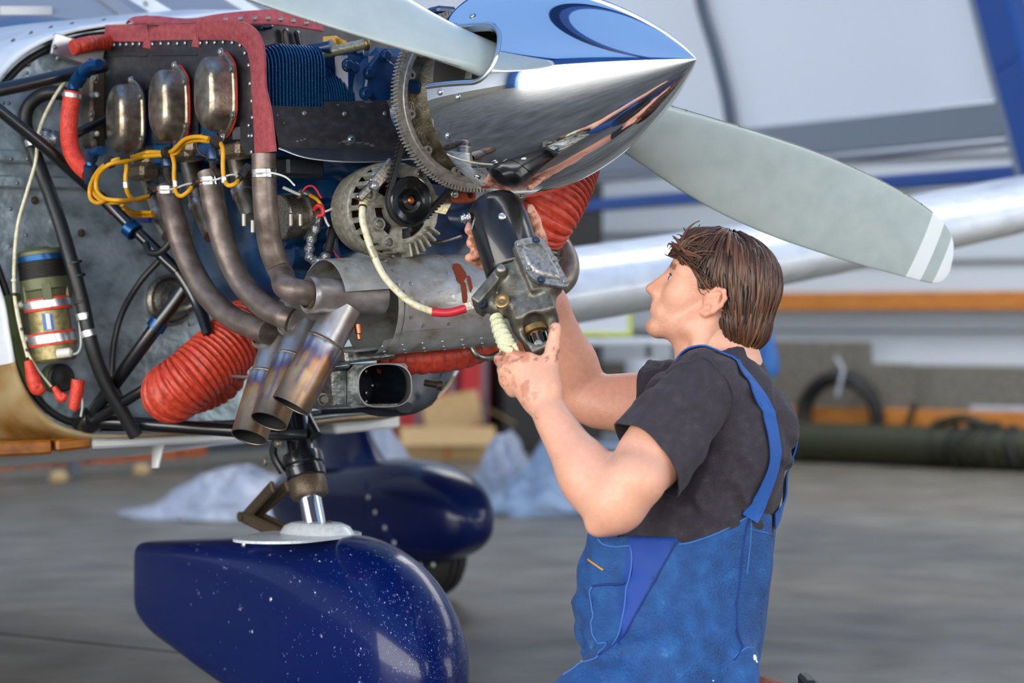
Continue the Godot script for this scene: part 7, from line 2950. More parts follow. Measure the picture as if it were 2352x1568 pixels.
func build_starter():
	var a := V(1139, 482, 4.80)
	var e := V(1240, 805, 4.66)
	st_o = a
	st_y = (e - a).normalized()
	var to_eye := (EYE - (a + e) / 2).normalized()
	st_z = (to_eye - st_y * to_eye.dot(st_y)).normalized()
	st_x = st_y.cross(st_z)
	if st_x.x < 0:
		st_x = -st_x
	var L := (e - a).length()
	var o := thing("starter_motor", "black and grey cast starter motor held up by the mechanic in both hands", "starter motor", a)
	var st := S()
	lathe(st, a, st_y, [[0.0, -0.028], [0.02, -0.026], [0.045, -0.018], [0.054, -0.004], [0.0565, 0.004], [0.0565, L * 0.09]], 44)
	part("end_cap", st, M.starter_black, o)
	st = S()
	lathe(st, a, st_y, [[0.0565, L * 0.085], [0.0585, L * 0.09], [0.0585, L * 0.44], [0.055, L * 0.46], [0.05, L * 0.47]], 44)
	part("motor_body", st, M.starter_black, o)
	stud("screw", o, sp3(0.008, L * 0.155, 0.0585), st_z + st_x * 0.1, 0.0085, M.zinc, "screw")
	st = S()
	var tb := sp3(-0.052, L * 0.035, 0.022)
	lathe(st, tb, -st_x + st_z * 0.3, [[0.0, 0.0], [0.006, 0.0], [0.006, 0.018], [0.0, 0.02]], 10)
	part("terminal_stud", st, M.copper, o)
	for k in 2:
		stud("terminal_nut", o, tb + (st_z * 0.3 - st_x) * (0.003 + 0.009 * k), st_z * 0.3 - st_x, 0.008, M.zinc, "bolt")
	st = S()
	box(st, sp3(-0.046, L * 0.075, 0.03), Basis(st_x, st_y, st_z) * Basis(Vector3(0, 0, 1), 0.55), Vector3(0.004, 0.045, 0.006), 0.001)
	part("terminal_tag", st, M.zinc, o)
	# raised seam down the case
	st = S()
	box(st, sp3(-0.034, L * 0.27, 0.0465), Basis(st_x, st_y, st_z) * Basis(Vector3(0, 1, 0), -0.63), Vector3(0.006, L * 0.3, 0.003), 0.001)
	part("case_seam", st, M.starter_black, o)
	# cast gear housing as one blended casting
	var lo := sp3(0, L * 0.7, 0) - Vector3(0.15, 0.17, 0.13)
	var hi := sp3(0, L * 0.7, 0) + Vector3(0.15, 0.17, 0.13)
	var f := Field.new(lo, hi, 0.0028)
	f.bone(sp3(0.0, L * 0.47, 0), sp3(0.004, L * 0.64, 0.004), 0.054, 0.047, 0.012)
	f.bone(sp3(0.004, L * 0.62, 0.004), sp3(0.004, L * 0.80, 0.004), 0.045, 0.042, 0.012)
	f.bone(sp3(0.004, L * 0.80, 0.0), sp3(0.0, L * 0.95, -0.004), 0.040, 0.028, 0.014)
	f.slab(sp3(0.012, L * 0.765, 0.012), Basis(st_x, st_y, st_z), Vector3(0.042, 0.024, 0.038), 0.008, 0.01)
	f.slab(sp3(0.0, L * 0.995, 0.016), Basis(st_x, st_y, st_z) * Basis(Vector3(0, 0, 1), -0.15), Vector3(0.018, 0.014, 0.016), 0.004, 0.008)
	f.bone(sp3(-0.02, L * 0.90, 0.016), sp3(-0.008, L * 0.99, 0.02), 0.012, 0.010, 0.010)
	f.bone(sp3(0.034, L * 0.86, 0.012), sp3(0.012, L * 0.985, 0.018), 0.009, 0.009, 0.010)
	# left mounting ear
	f.slab(sp3(-0.05, L * 0.535, 0.016), Basis(st_x, st_y, st_z) * Basis(Vector3(0, 0, 1), -0.62), Vector3(0.052, 0.011, 0.034), 0.004, 0.006)
	f.bone(sp3(-0.072, L * 0.60, 0.012), sp3(-0.05, L * 0.66, 0.006), 0.017, 0.020, 0.014)
	# pad under the lid
	var lb := Basis(st_x, st_y, st_z) * Basis(Vector3(0, 1, 0), 0.42) * Basis(Vector3(0, 0, 1), -0.10)
	f.slab(sp3(0.042, L * 0.53, 0.036), lb, Vector3(0.036, 0.054, 0.018), 0.006, 0.010)
	f.bone(sp3(0.055, L * 0.66, 0.02), sp3(0.03, L * 0.72, 0.012), 0.018, 0.02, 0.014)
	# plugs and bosses
	f.bone(sp3(-0.024, L * 0.505, 0.038), sp3(-0.024, L * 0.505, 0.056), 0.012, 0.011, 0.006)
	f.bone(sp3(-0.036, L * 0.705, 0.026), sp3(-0.040, L * 0.705, 0.050), 0.0155, 0.0145, 0.008)
	# pinion window in the nose
	f.ball(sp3(0.006, L * 0.905, 0.036), Basis(st_x, st_y, st_z), Vector3(0.027, 0.030, 0.030), 0.006, 1)
	st = S()
	f.skin(st)
	part("gear_housing", st, M.starter_cast, o)
	stud("screw", o, sp3(-0.024, L * 0.505, 0.066), st_z, 0.010, M.zinc_dull, "screw")
	st = S()
	lathe(st, sp3(-0.040, L * 0.705, 0.062), st_z - st_x * 0.15, [[0.0145, 0.0], [0.0145, 0.003], [0.012, 0.004], [0.006, 0.003], [0.0, 0.0]], 18)
	part("plug", st, M.brass, o)
	stud("ear_bolt", o, sp3(-0.078, L * 0.628, 0.024), st_z - st_x * 0.3, 0.012, M.fitting_slate, "hex")
	# lid with its bolts
	var lc := sp3(0.047, L * 0.535, 0.056)
	st = S()
	var lp := smooth2([[-0.026, -0.056], [0.010, -0.056], [0.030, -0.042], [0.037, 0.010], [0.040, 0.058], [0.022, 0.060], [-0.018, 0.040], [-0.034, 0.012], [-0.034, -0.044]], 3)
	plate(st, lp, lc, lb, 0.008, 0.002)
	part("lid", st, M.starter_lid, o)
	st = S()
	var dome := []
	for q in [[0.74, 0.008], [0.68, 0.013], [0.5, 0.0155], [0.02, 0.016]]:
		var row := PackedVector3Array()
		for p in lp:
			row.append(lc + lb * Vector3(p.x * q[0], p.y * q[0] - 0.001, q[1]))
		dome.append(row)
	grid(st, dome, true)
	part("lid_dome", st, M.starter_lid, o)
	for p in [[-0.026, -0.047], [0.012, -0.049], [0.031, 0.0], [0.034, 0.051], [-0.012, 0.038], [-0.029, 0.008]]:
		stud("lid_bolt", o, lc + lb * Vector3(p[0], p[1], 0.007), lb.z, 0.0062, M.starter_lid if p[0] != 0.012 and p[0] != -0.012 else M.fitting_slate, "bolt")
	# pinion
	st = S()
	var pn := sp3(0.004, L * 0.865, 0.012)
	lathe(st, pn, st_y, [[0.0, 0.0], [0.024, 0.0], [0.024, 0.012], [0.016, 0.014], [0.016, 0.045], [0.0, 0.045]], 24)
	part("pinion_collar", st, M.brass, o)
	for k in 10:
		st = S()
		var an := TAU * k / 10.0
		var n := st_x * cos(an) + st_z * sin(an)
		box(st, pn + st_y * 0.03 + n * 0.018, Basis(n.cross(st_y), st_y, n), Vector3(0.006, 0.026, 0.008), 0.0015)
		part("pinion_tooth", st, M.grease, o)
	stud("nose_bolt", o, sp3(0.002, L * 1.0, 0.031), st_z + st_y * 0.25, 0.0085, M.steel_worn, "flush")

# ---------------------------------------------------------------- the mechanic
var hf: Vector3   # head axes: forward, up, left ear
var hu: Vector3
var hl: Vector3
var ho: Vector3
var dirt: FastNoiseLite
var skin_field: Field

func hp(x: float, y: float, z: float) -> Vector3:
	return ho + hf * x + hu * y + hl * z

func build_person():
	var seat := V(1560, 1560, 4.72)
	var per := thing("person", "mechanic with brown hair in dark t-shirt and blue bib overalls, kneeling and looking up", "person", Vector3(seat.x, 0, seat.z))
	dirt = noise(22.0, 4)
	var yaw := deg_to_rad(13.0)
	var pit := deg_to_rad(22.0)
	var f0 := Vector3(-cos(yaw), 0, -sin(yaw))
	hl = Vector3(-sin(yaw), 0, cos(yaw))
	hf = f0 * cos(pit) + Vector3.UP * sin(pit)
	hu = Vector3.UP * cos(pit) - f0 * sin(pit)
	ho = V(1622, 689, 4.655) - (hl * 0.074 - hf * 0.004 - hu * 0.014)
	build_clothes(per)
	var st := S()
	sg(st)
	body_core(st)
	head(st)
	near_arm(st)
	far_arm(st)
	part("body", st, M.skin, per)
	face_parts(per)
	hair(per)
	hand_parts(per)

func tone(p: Vector3) -> Color:
	return Color(1, 1, 1)

func body_core(st: SurfaceTool) -> void:
	var lo := V(1330, 1900, 4.72)
	lo = Vector3(-0.25, 0.02, -5.0)
	var f := Field.new(lo, Vector3(0.62, 0.96, -4.35), 0.011)
	var nb := V(1660, 845, 4.72)
	f.bone(hp(-0.03, -0.05, 0), nb, 0.052, 0.062, 0.03)
	f.bone(nb, V(1640, 1000, 4.74), 0.07, 0.115, 0.05)
	f.bone(V(1640, 1000, 4.74), V(1580, 1230, 4.74), 0.115, 0.11, 0.05)
	f.bone(V(1580, 1230, 4.74), V(1540, 1500, 4.74), 0.11, 0.12, 0.05)
	f.bone(V(1625, 900, 4.62), V(1630, 900, 4.86), 0.05, 0.05, 0.04)
	f.bone(V(1530, 1520, 4.64), V(1120, 1790, 4.5), 0.08, 0.05, 0.04)
	f.bone(V(1530, 1520, 4.84), V(1150, 1770, 4.86), 0.08, 0.05, 0.04)
	f.bone(V(1120, 1790, 4.5), V(1690, 1740, 4.56), 0.05, 0.035, 0.03)
	f.bone(V(1150, 1770, 4.86), V(1700, 1720, 4.86), 0.05, 0.035, 0.03)
	f.skin(st, tone)

# ---- clothes
var shirt_f: Field
var over_f: Field

func build_clothes(per: Node3D) -> void:
	var lo := Vector3(0.13, 0.48, -5.02)
	var hi := Vector3(0.60, 0.98, -4.40)
	shirt_f = Field.new(lo, hi, 0.0075)
	var f := shirt_f
	var I := Basis()
	f.ball(V(1668, 985, 4.74), Basis(Vector3(0, 0, 1), 0.15), Vector3(0.108, 0.15, 0.185), 0.05)
	f.ball(V(1640, 1105, 4.74), Basis(Vector3(0, 0, 1), -0.2), Vector3(0.130, 0.15, 0.172), 0.05)
	f.ball(V(1590, 1225, 4.74), Basis(Vector3(0, 0, 1), -0.2), Vector3(0.142, 0.14, 0.160), 0.05)
	f.bone(V(1620, 882, 4.60), V(1640, 880, 4.88), 0.062, 0.06, 0.05)
	f.bone(V(1655, 848, 4.70), V(1662, 870, 4.74), 0.066, 0.075, 0.03)
	f.bone(V(1700, 905, 4.68), V(1758, 985, 4.70), 0.05, 0.06, 0.05)
	f.bone(V(1700, 905, 4.80), V(1758, 985, 4.80), 0.05, 0.06, 0.05)
	# front of the chest, between the arms
	f.bone(V(1560, 930, 4.74), V(1480, 1120, 4.74), 0.07, 0.07, 0.05)
	# neck hole
	f.bone(V(1640, 838, 4.715), hp(-0.02, -0.02, 0), 0.060, 0.064, 0.012, 1)
	var sh := V(1612, 895, 4.575)
	var el := V(1408, 1160, 4.46)
	f.bone(sh, sh.lerp(el, 0.16), 0.070, 0.066, 0.03)
	f.bone(V(1605, 905, 4.88), V(1560, 915, 4.90), 0.064, 0.060, 0.03)
	var wn := noise(7.0, 2)
	var pull := V(1625, 985, 4.56)
	var folds := func(p: Vector3, d: float) -> float:
		var q := p - pull
		var r := q.length()
		var an := atan2(q.y, q.x)
		var n := wn.get_noise_3dv(p)
		var w := 0.0042 * sin(an * 11.0 + n * 5.0) * smoothstep(0.04, 0.12, r)
		w += 0.003 * sin((p.y * 0.8 + p.x) * 85.0 + n * 6.0) * smoothstep(0.74, 0.62, p.y)
		return d - w + 0.0025 * n
	f.each(folds)
	var st := S()
	sg(st)
	f.skin(st)
	var shirt := part("t_shirt", st, M.shirt, per)
	sleeve(shirt, sh.lerp(el, 0.02), el, 0.066, 0.080, 0.60, wn)
	sleeve(shirt, V(1600, 905, 4.89), V(1335, 915, 4.97), 0.060, 0.064, 0.46, wn)
	# stitched lines of the sleeve head and hem, the neckband
	var lines := [
		[[1588, 838, 4.55], [1618, 850, 4.55], [1650, 890, 4.55], [1668, 940, 4.55], [1660, 985, 4.55]],
		[[1545, 868, 4.58], [1570, 845, 4.56], [1590, 838, 4.55]]]
	for l in lines:
		seam(shirt, f, l, 0.0022, "shirt", "stitched_seam")
	st = S()
	var ring := PackedVector3Array()
	var nbx := (hp(-0.02, -0.02, 0) - V(1640, 838, 4.715)).normalized()
	var nbb := basis_y(nbx)
	for k in 33:
		var an := TAU * k / 32.0
		ring.append(f.snap(V(1650, 835, 4.715) + (nbb.x * cos(an) + nbb.z * sin(an)) * 0.068, 0.001))
	tube(st, ring, 0.006, 8, false)
	part("neckband", st, M.shirt, shirt)
	# overalls
	lo = Vector3(-0.08, 0.06, -5.05)
	over_f = Field.new(lo, Vector3(0.60, 0.60, -4.36), 0.0085)
	var o := over_f
	o.ball(V(1592, 1240, 4.74), Basis(Vector3(0, 0, 1), -0.1), Vector3(0.150, 0.16, 0.170), 0.05)
	o.ball(V(1556, 1330, 4.74), Basis(Vector3(0, 0, 1), -0.05), Vector3(0.176, 0.17, 0.182), 0.05)
	o.ball(V(1545, 1460, 4.73), I, Vector3(0.176, 0.16, 0.200), 0.05)
	o.bone(V(1535, 1540, 4.62), V(1140, 1775, 4.48), 0.112, 0.075, 0.05)
	o.bone(V(1535, 1540, 4.84), V(1160, 1760, 4.86), 0.112, 0.075, 0.05)
	o.bone(V(1140, 1780, 4.48), V(1640, 1735, 4.54), 0.075, 0.055, 0.03)
	o.bone(V(1160, 1765, 4.86), V(1640, 1720, 4.86), 0.075, 0.055, 0.03)
	# loose bib standing off the belly
	o.bone(V(1432, 1210, 4.70), V(1420, 1400, 4.70), 0.062, 0.075, 0.06)
	# gathers at the back of the waist
	o.bone(V(1734, 1178, 4.66), V(1722, 1330, 4.66), 0.034, 0.03, 0.03)
	o.bone(V(1690, 1185, 4.62), V(1680, 1330, 4.62), 0.034, 0.03, 0.03)
	o.bone(V(1745, 1178, 4.80), V(1730, 1330, 4.80), 0.034, 0.03, 0.03)
	# seat pocket bulge
	o.bone(V(1700, 1520, 4.58), V(1705, 1590, 4.56), 0.035, 0.04, 0.02)
	var top := func(p: Vector3, d: float) -> float:
		var x := 1176.0 + p.x / 0.000832
		var y := 1232.0
		if x > 1550.0:
			y = 1246.0 - 66.0 * smoothstep(1550.0, 1735.0, x)
		elif x < 1440.0:
			y = 1232.0 - 10.0 * smoothstep(1440.0, 1350.0, x) + 8.0 * sin((x - 1350.0) * 0.035)
		var lim := EYE.y - (y - 740.0) * 0.000832 + (p.z + 4.62) * 0.06
		return maxf(d, p.y - lim)
	var wo := noise(6.0, 2)
	var wr := func(p: Vector3, d: float) -> float:
		var n := wo.get_noise_3dv(p)
		var q := p - V(1330, 1500, 4.60)
		var r := q.length()
		var an := atan2(q.y, q.x)
		var w := 0.0032 * sin(an * 9.0 + n * 4.0) * smoothstep(0.34, 0.10, r) * smoothstep(0.0, 0.06, r)
		w += 0.0035 * sin((p.y + p.x * 0.35) * 70.0 + n * 5.0) * smoothstep(0.33, 0.14, absf(p.x - 0.02))
		return d - w + 0.004 * n
	o.each(wr)
	o.each(top)
	var tools := [S(), S()]
	for q in tools:
		sg(q)
	var pick := func(p: Vector3) -> int:
		var x := 1176.0 + p.x / 0.00082
		var y := 740.0 + (EYE.y - p.y) / 0.00082
		if p.z < -4.68 or y > 1492.0:
			return 0
		var l := 1444.0 - 27.0 * (y - 1236.0) / 256.0
		var r := 1552.0 - 138.0 * (y - 1236.0) / 256.0
		return 1 if x > l and x < r else 0
	skin_split(o, tools, pick)
	var ov := part("bib_overalls", tools[0], M.denim, per)
	part("knit_panel", tools[1], M.rib_knit, ov)
	# seams, hems and pocket edges
	for l in [[[[1429, 1240, 4.56], [1426, 1320, 4.56], [1418, 1400, 4.56], [1414, 1492, 4.56]], "seam_pale", 0.0017], [[[1552, 1244, 4.56], [1510, 1320, 4.56], [1462, 1405, 4.56], [1414, 1494, 4.56], [1380, 1532, 4.56]], "seam", 0.0019],
		[[[1558, 1248, 4.56], [1620, 1234, 4.56], [1690, 1205, 4.56], [1733, 1184, 4.58]], "seam_pale", 0.0019], [[[1352, 1226, 4.62], [1370, 1240, 4.6], [1395, 1242, 4.58], [1428, 1236, 4.56]], "seam_pale", 0.0019],
		[[[1734, 1186, 4.58], [1728, 1240, 4.56], [1716, 1320, 4.56], [1710, 1400, 4.56], [1708, 1480, 4.56], [1690, 1520, 4.56]], "seam", 0.002], [[[1742, 1186, 4.58], [1740, 1240, 4.58], [1728, 1320, 4.58]], "seam_pale", 0.0014],
		[[[1350, 1335, 4.62], [1336, 1375, 4.62], [1352, 1408, 4.6], [1336, 1436, 4.6], [1352, 1458, 4.58], [1388, 1468, 4.57], [1384, 1500, 4.56], [1352, 1530, 4.55], [1310, 1566, 4.55]], "seam_pale", 0.0019],
		[[[1346, 1336, 4.62], [1380, 1322, 4.58], [1422, 1312, 4.56]], "seam", 0.0024], [[[1690, 1514, 4.56], [1720, 1502, 4.58], [1738, 1540, 4.58]], "seam_pale", 0.0019],
		[[[1735, 1215, 4.58], [1770, 1228, 4.66]], "seam_pale", 0.0014], [[[1350, 1284, 4.66], [1358, 1300, 4.62], [1366, 1308, 4.6]], "thread_orange", 0.0022]]:
		seam(ov, o, l[0], l[2], l[1], "stitched_seam")
	# braces over the shoulder and down the back
	strap(ov, [[1540, 818, 4.62], [1570, 806, 4.62], [1612, 806, 4.62], [1660, 830, 4.60], [1705, 880, 4.60], [1738, 945, 4.61], [1748, 1010, 4.62], [1746, 1070, 4.62], [1735, 1130, 4.61], [1722, 1190, 4.59]], 0.034, f)
	strap(ov, [[1742, 905, 4.86], [1786, 960, 4.83], [1800, 1010, 4.80], [1802, 1060, 4.78], [1792, 1110, 4.76], [1775, 1160, 4.73], [1757, 1192, 4.70]], 0.034, f)
	# flecks of white paint on the seat pocket
	st = S()
	for q in [[1728, 1512, 0.006], [1735, 1518, 0.004], [1612, 1552, 0.0022], [1342, 1530, 0.0025]]:
		var c := o.snap(V(q[0], q[1], 4.56), 0.0008)
		var n := o.out(c)
		var b := basis_y(n)
		var pl := PackedVector2Array()
		for k in 8:
			pl.append(Vector2(cos(TAU * k / 8), sin(TAU * k / 8)) * q[2] * rng.randf_range(0.6, 1.2))
		plate(st, pl, c, Basis(b.x, -b.z, n), 0.0006)
	var pf := part("paint_flecks", st, M.blade_white, ov)
	pf.set_meta("kind", "stuff")
	# boots, toes tucked under
	for q in [[1752, 1640, 4.56], [1752, 1630, 4.86]]:
		var c := V(q[0], q[1], q[2])
		st = S()
		loft(st, [[c + Vector3(-0.16, -0.06, 0), Vector3(0, 0.05, 0), Vector3(0, 0, 0.045), 2.4], [c + Vector3(-0.06, -0.02, 0), Vector3(0, 0.055, 0), Vector3(0, 0, 0.048), 2.4], [c + Vector3(0.0, 0.01, 0), Vector3(0, 0.06, 0), Vector3(0, 0, 0.046), 2.6], [c + Vector3(0.04, 0.0, 0), Vector3(0, 0.06, 0), Vector3(0, 0, 0.042), 2.6]], 20)
		loft(st, [[c + Vector3(0.02, 0.05, 0), Vector3(0.05, 0, 0), Vector3(0, 0, 0.042), 2.6], [c + Vector3(0.025, -0.08, 0), Vector3(0.045, 0, 0), Vector3(0, 0, 0.046), 2.6], [c + Vector3(0.0, -0.19, 0), Vector3(0.045, 0, 0), Vector3(0, 0, 0.048), 2.6]], 20)
		var bo := part("boot", st, M.boot, per)
		st = S()
		box(st, c + Vector3(0.074, -0.06, 0), Basis(Vector3(0, 0, 1), 0.06), Vector3(0.022, 0.22, 0.09), 0.006)
		box(st, c + Vector3(0.088, 0.04, 0), Basis(Vector3(0, 0, 1), 0.06), Vector3(0.024, 0.06, 0.088), 0.006)
		part("sole", st, M.rubber_black, bo)

func sleeve(parent: Node, a: Vector3, e: Vector3, r0: float, r1: float, share: float, wn: FastNoiseLite) -> void:
	var ax := (e - a).normalized()
	var ln := (e - a).length() * share
	var x := ax.cross(Vector3(0, 0, 1)).normalized()   # across the arm, in the picture's plane
	if x.x > 0.0:
		x = -x
	var z := ax.cross(x).normalized()
	if z.z < 0.0:
		z = -z
	var rows := []
	for i in 26:
		var t := i / 25.0
		var row := PackedVector3Array()
		for k in 57:
			var an := TAU * k / 56.0
			var c := cos(an)
			var s := sin(an)
			var r := lerpf(r0, r1, smoothstep(0.0, 0.8, t)) * (1.0 + 0.05 * cos(an * 2.0) * t)
			r += 0.0045 * t * sin(an * 5.0 + 1.3 + t * 2.0) + 0.004 * wn.get_noise_3d(c * 0.25, t * 0.35, s * 0.25)
			r += 0.0035 * sin(t * 15.0 + an * 2.0) * smoothstep(0.1, 0.4, t) * smoothstep(0.95, 0.6, t)
			if t > 0.91 and t < 0.95:
				r -= 0.0012
			# the hem hangs lower at the back of the arm
			var reach := ln * (1.0 - 0.10 * c + 0.02 * sin(an * 3.0))
			row.append(a + ax * (reach * t) + x * (c * r) + z * (s * r))
		rows.append(row)
	var st := S()
	sheet(st, rows, -0.0028)
	part("sleeve", st, M.shirt, parent)

func skin_split(f: Field, tools: Array, pick: Callable) -> void:
	var tmp := S()
	sg(tmp)
	f.skin(tmp)
	var a: Array = tmp.commit_to_arrays()
	var v: PackedVector3Array = a[Mesh.ARRAY_VERTEX]
	for i in range(0, v.size(), 3):
		var t: int = pick.call((v[i] + v[i + 1] + v[i + 2]) / 3.0)
		tri(tools[t], v[i], v[i + 1], v[i + 2])

func seam(parent: Node, f: Field, pts: Array, r: float, mk: String, called: String) -> void:
	var path := cr(vs(pts), 8)
	for i in path.size():
		path[i] = f.snap(path[i], r * 0.2)
	for pass_no in 5:
		var copy := PackedVector3Array(path)
		for i in range(1, path.size() - 1):
			path[i] = (copy[i - 1] + copy[i] * 2.0 + copy[i + 1]) / 4.0
	for i in path.size():
		path[i] += f.out(path[i]) * maxf(r * 0.2 - f.at(path[i]), 0.0)
	var st := S()
	tube(st, path, r, 6)
	part(called, st, M[mk], parent)

func strap(parent: Node, pts: Array, wide: float, f: Field) -> void:
	var path := cr(vs(pts), 6)
	var rows := []
	var n := path.size()
	var outs := []
	for i in n:
		path[i] = f.snap(path[i], 0.007)
		outs.append(f.out(path[i]))
	for pass_no in 14:
		var copy := PackedVector3Array(path)
		var oc := outs.duplicate()
		for i in range(1, n - 1):
			path[i] = (copy[i - 1] + copy[i] * 2.0 + copy[i + 1]) / 4.0
			outs[i] = (oc[i - 1] + oc[i] * 2.0 + oc[i + 1]).normalized()
	for i in n:
		var t := (path[min(i + 1, n - 1)] - path[max(i - 1, 0)]).normalized()
		var o: Vector3 = outs[i]
		var x := t.cross(o).normalized()
		var row := PackedVector3Array()
		for j in 5:
			var q: Vector3 = path[i] + x * (wide * (j / 4.0 - 0.5))
			row.append(q + o * maxf(0.0035 - f.at(q), 0.0))
		rows.append(row)
	var st := S()
	sheet(st, rows, 0.003)
	var sp := part("brace", st, M.strap_blue, parent)
	for s in [0.18, 0.82]:
		st = S()
		var l := PackedVector3Array()
		for r in rows:
			l.append(r[0].lerp(r[4], s) + (f.out(r[2]) * 0.0022))
		tube(st, l, 0.0008, 5)
		part("stitching", st, M.seam, sp)

# ---- head and face
func head(st: SurfaceTool) -> void:
	var f := Field.new(ho - Vector3(0.19, 0.24, 0.17), ho + Vector3(0.17, 0.19, 0.17), 0.0038)
	var b := Basis(hf, hu, hl)
	f.ball(hp(-0.016, 0.040, 0), b, Vector3(0.098, 0.084, 0.074), 0.02)
	f.ball(hp(0.040, 0.040, 0), b, Vector3(0.052, 0.062, 0.062), 0.03)
	f.ball(hp(0.040, -0.030, 0), b, Vector3(0.052, 0.074, 0.056), 0.03)
	for s in [-1.0, 1.0]:
		f.ball(hp(0.052, -0.026, 0.032 * s), b, Vector3(0.030, 0.026, 0.024), 0.02)
		f.bone(hp(-0.006, -0.052, 0.052 * s), hp(0.010, -0.076, 0.046 * s), 0.018, 0.017, 0.02)
		f.bone(hp(0.010, -0.076, 0.044 * s), hp(0.072, -0.102, 0.014 * s), 0.016, 0.016, 0.02)
		f.bone(hp(0.080, 0.022, 0.012 * s), hp(0.066, 0.020, 0.045 * s), 0.012, 0.010, 0.012)
		f.ball(hp(0.087, -0.003, 0.031 * s), b, Vector3(0.013, 0.010, 0.014), 0.010, 1)
		f.ball(hp(0.073, -0.003, 0.031 * s), b, Vector3(0.0125, 0.0125, 0.0125), 0.003)
		f.bone(hp(0.0845, 0.0060, 0.020 * s), hp(0.0775, 0.0050, 0.044 * s), 0.0036, 0.0034, 0.004)
		f.bone(hp(0.0835, -0.0095, 0.020 * s), hp(0.0765, -0.0085, 0.043 * s), 0.0034, 0.003, 0.005)
		f.ball(hp(0.101, -0.041, 0.012 * s), b, Vector3(0.010, 0.008, 0.0075), 0.006)
		f.ball(hp(0.104, -0.0505, 0.0065 * s), b, Vector3(0.0055, 0.003, 0.0028), 0.003, 1)
	f.ball(hp(0.032, -0.078, 0), b, Vector3(0.052, 0.030, 0.040), 0.02)
	f.ball(hp(0.078, -0.102, 0), b, Vector3(0.0205, 0.0185, 0.022), 0.018)
	f.bone(hp(0.078, 0.006, 0), hp(0.094, -0.040, 0), 0.014, 0.017, 0.014)
	f.bone(hp(0.090, 0.008, 0), hp(0.113, -0.032, 0), 0.008, 0.0095, 0.012)
	f.bone(hp(0.076, -0.068, 0.014), hp(0.076, -0.068, -0.014), 0.019, 0.019, 0.016)
	f.ball(hp(0.1145, -0.038, 0), b, Vector3(0.0125, 0.010, 0.011), 0.006)
	f.bone(hp(0.092, -0.052, 0), hp(0.090, -0.062, 0), 0.011, 0.010, 0.012)
	f.bone(hp(0.0962, -0.0650, 0.016), hp(0.0962, -0.0650, -0.016), 0.0066, 0.0066, 0.005)
	f.bone(hp(0.0940, -0.0772, 0.015), hp(0.0940, -0.0772, -0.015), 0.0070, 0.0072, 0.005)
	f.bone(hp(0.1035, -0.0710, 0.024), hp(0.1035, -0.0710, -0.024), 0.0028, 0.0034, 0.003, 1)
	f.bone(hp(0.1035, -0.089, 0.016), hp(0.1035, -0.089, -0.016), 0.007, 0.005, 0.010, 1)
	# neck with its slanting muscle
	f.bone(hp(-0.035, -0.045, 0), V(1668, 850, 4.72), 0.054, 0.062, 0.03)
	f.bone(hp(-0.018, -0.050, 0.05), V(1590, 838, 4.66), 0.014, 0.016, 0.025)
	f.bone(hp(0.015, -0.085, 0), V(1592, 845, 4.72), 0.030, 0.036, 0.03)
	f.ball(hp(-0.018, -0.022, 0.078), b, Vector3(0.018, 0.026, 0.008), 0.010, 1)
	skin_field = f
	f.skin(st, face_tone)
	# ears: rim, bowl and lobe
	for s in [-1.0, 1.0]:
		var e := hp(-0.010, -0.012, 0.0745 * s)
		var g := Field.new(e - Vector3(0.055, 0.06, 0.055), e + Vector3(0.055, 0.06, 0.055), 0.0021)
		var eb := func(x: float, y: float, z: float) -> Vector3:   # x back, y up, z outward, leaning back
			return e + (-hf * (x * 0.98 + y * 0.17) + hu * (y * 0.98 - x * 0.17)) + hl * s * (z + 0.30 * x)
		var rim := [[0.000, -0.006, 0.002], [-0.006, 0.012, 0.004], [0.002, 0.028, 0.006], [0.016, 0.031, 0.008], [0.026, 0.020, 0.009], [0.026, 0.004, 0.008], [0.019, -0.013, 0.006], [0.009, -0.026, 0.004], [0.001, -0.027, 0.002]]
		for k in rim.size() - 1:
			var a = rim[k]
			var c = rim[k + 1]
			g.bone(eb.call(a[0], a[1], a[2]), eb.call(c[0], c[1], c[2]), 0.0042 if k < 6 else 0.0052, 0.0042 if k < 5 else 0.0056, 0.004)
		g.bone(eb.call(0.006, -0.022, 0.002), eb.call(0.010, 0.018, 0.0005), 0.009, 0.012, 0.008, 0, hl, 0.4)
		g.bone(eb.call(0.013, 0.018, 0.006), eb.call(0.015, -0.008, 0.007), 0.0032, 0.0036, 0.005)
		g.bone(eb.call(-0.002, -0.008, 0.005), eb.call(0.000, 0.000, 0.005), 0.0045, 0.004, 0.004)
		g.bone(eb.call(0.008, 0.002, 0.0075), eb.call(0.007, -0.008, 0.0075), 0.0055, 0.005, 0.004, 1)
		g.bone(eb.call(0.012, 0.002, -0.006), eb.call(0.004, 0.002, -0.012), 0.016, 0.02, 0.006)
		g.skin(st, func(_p: Vector3) -> Color: return Color(1.0, 0.90, 0.86))

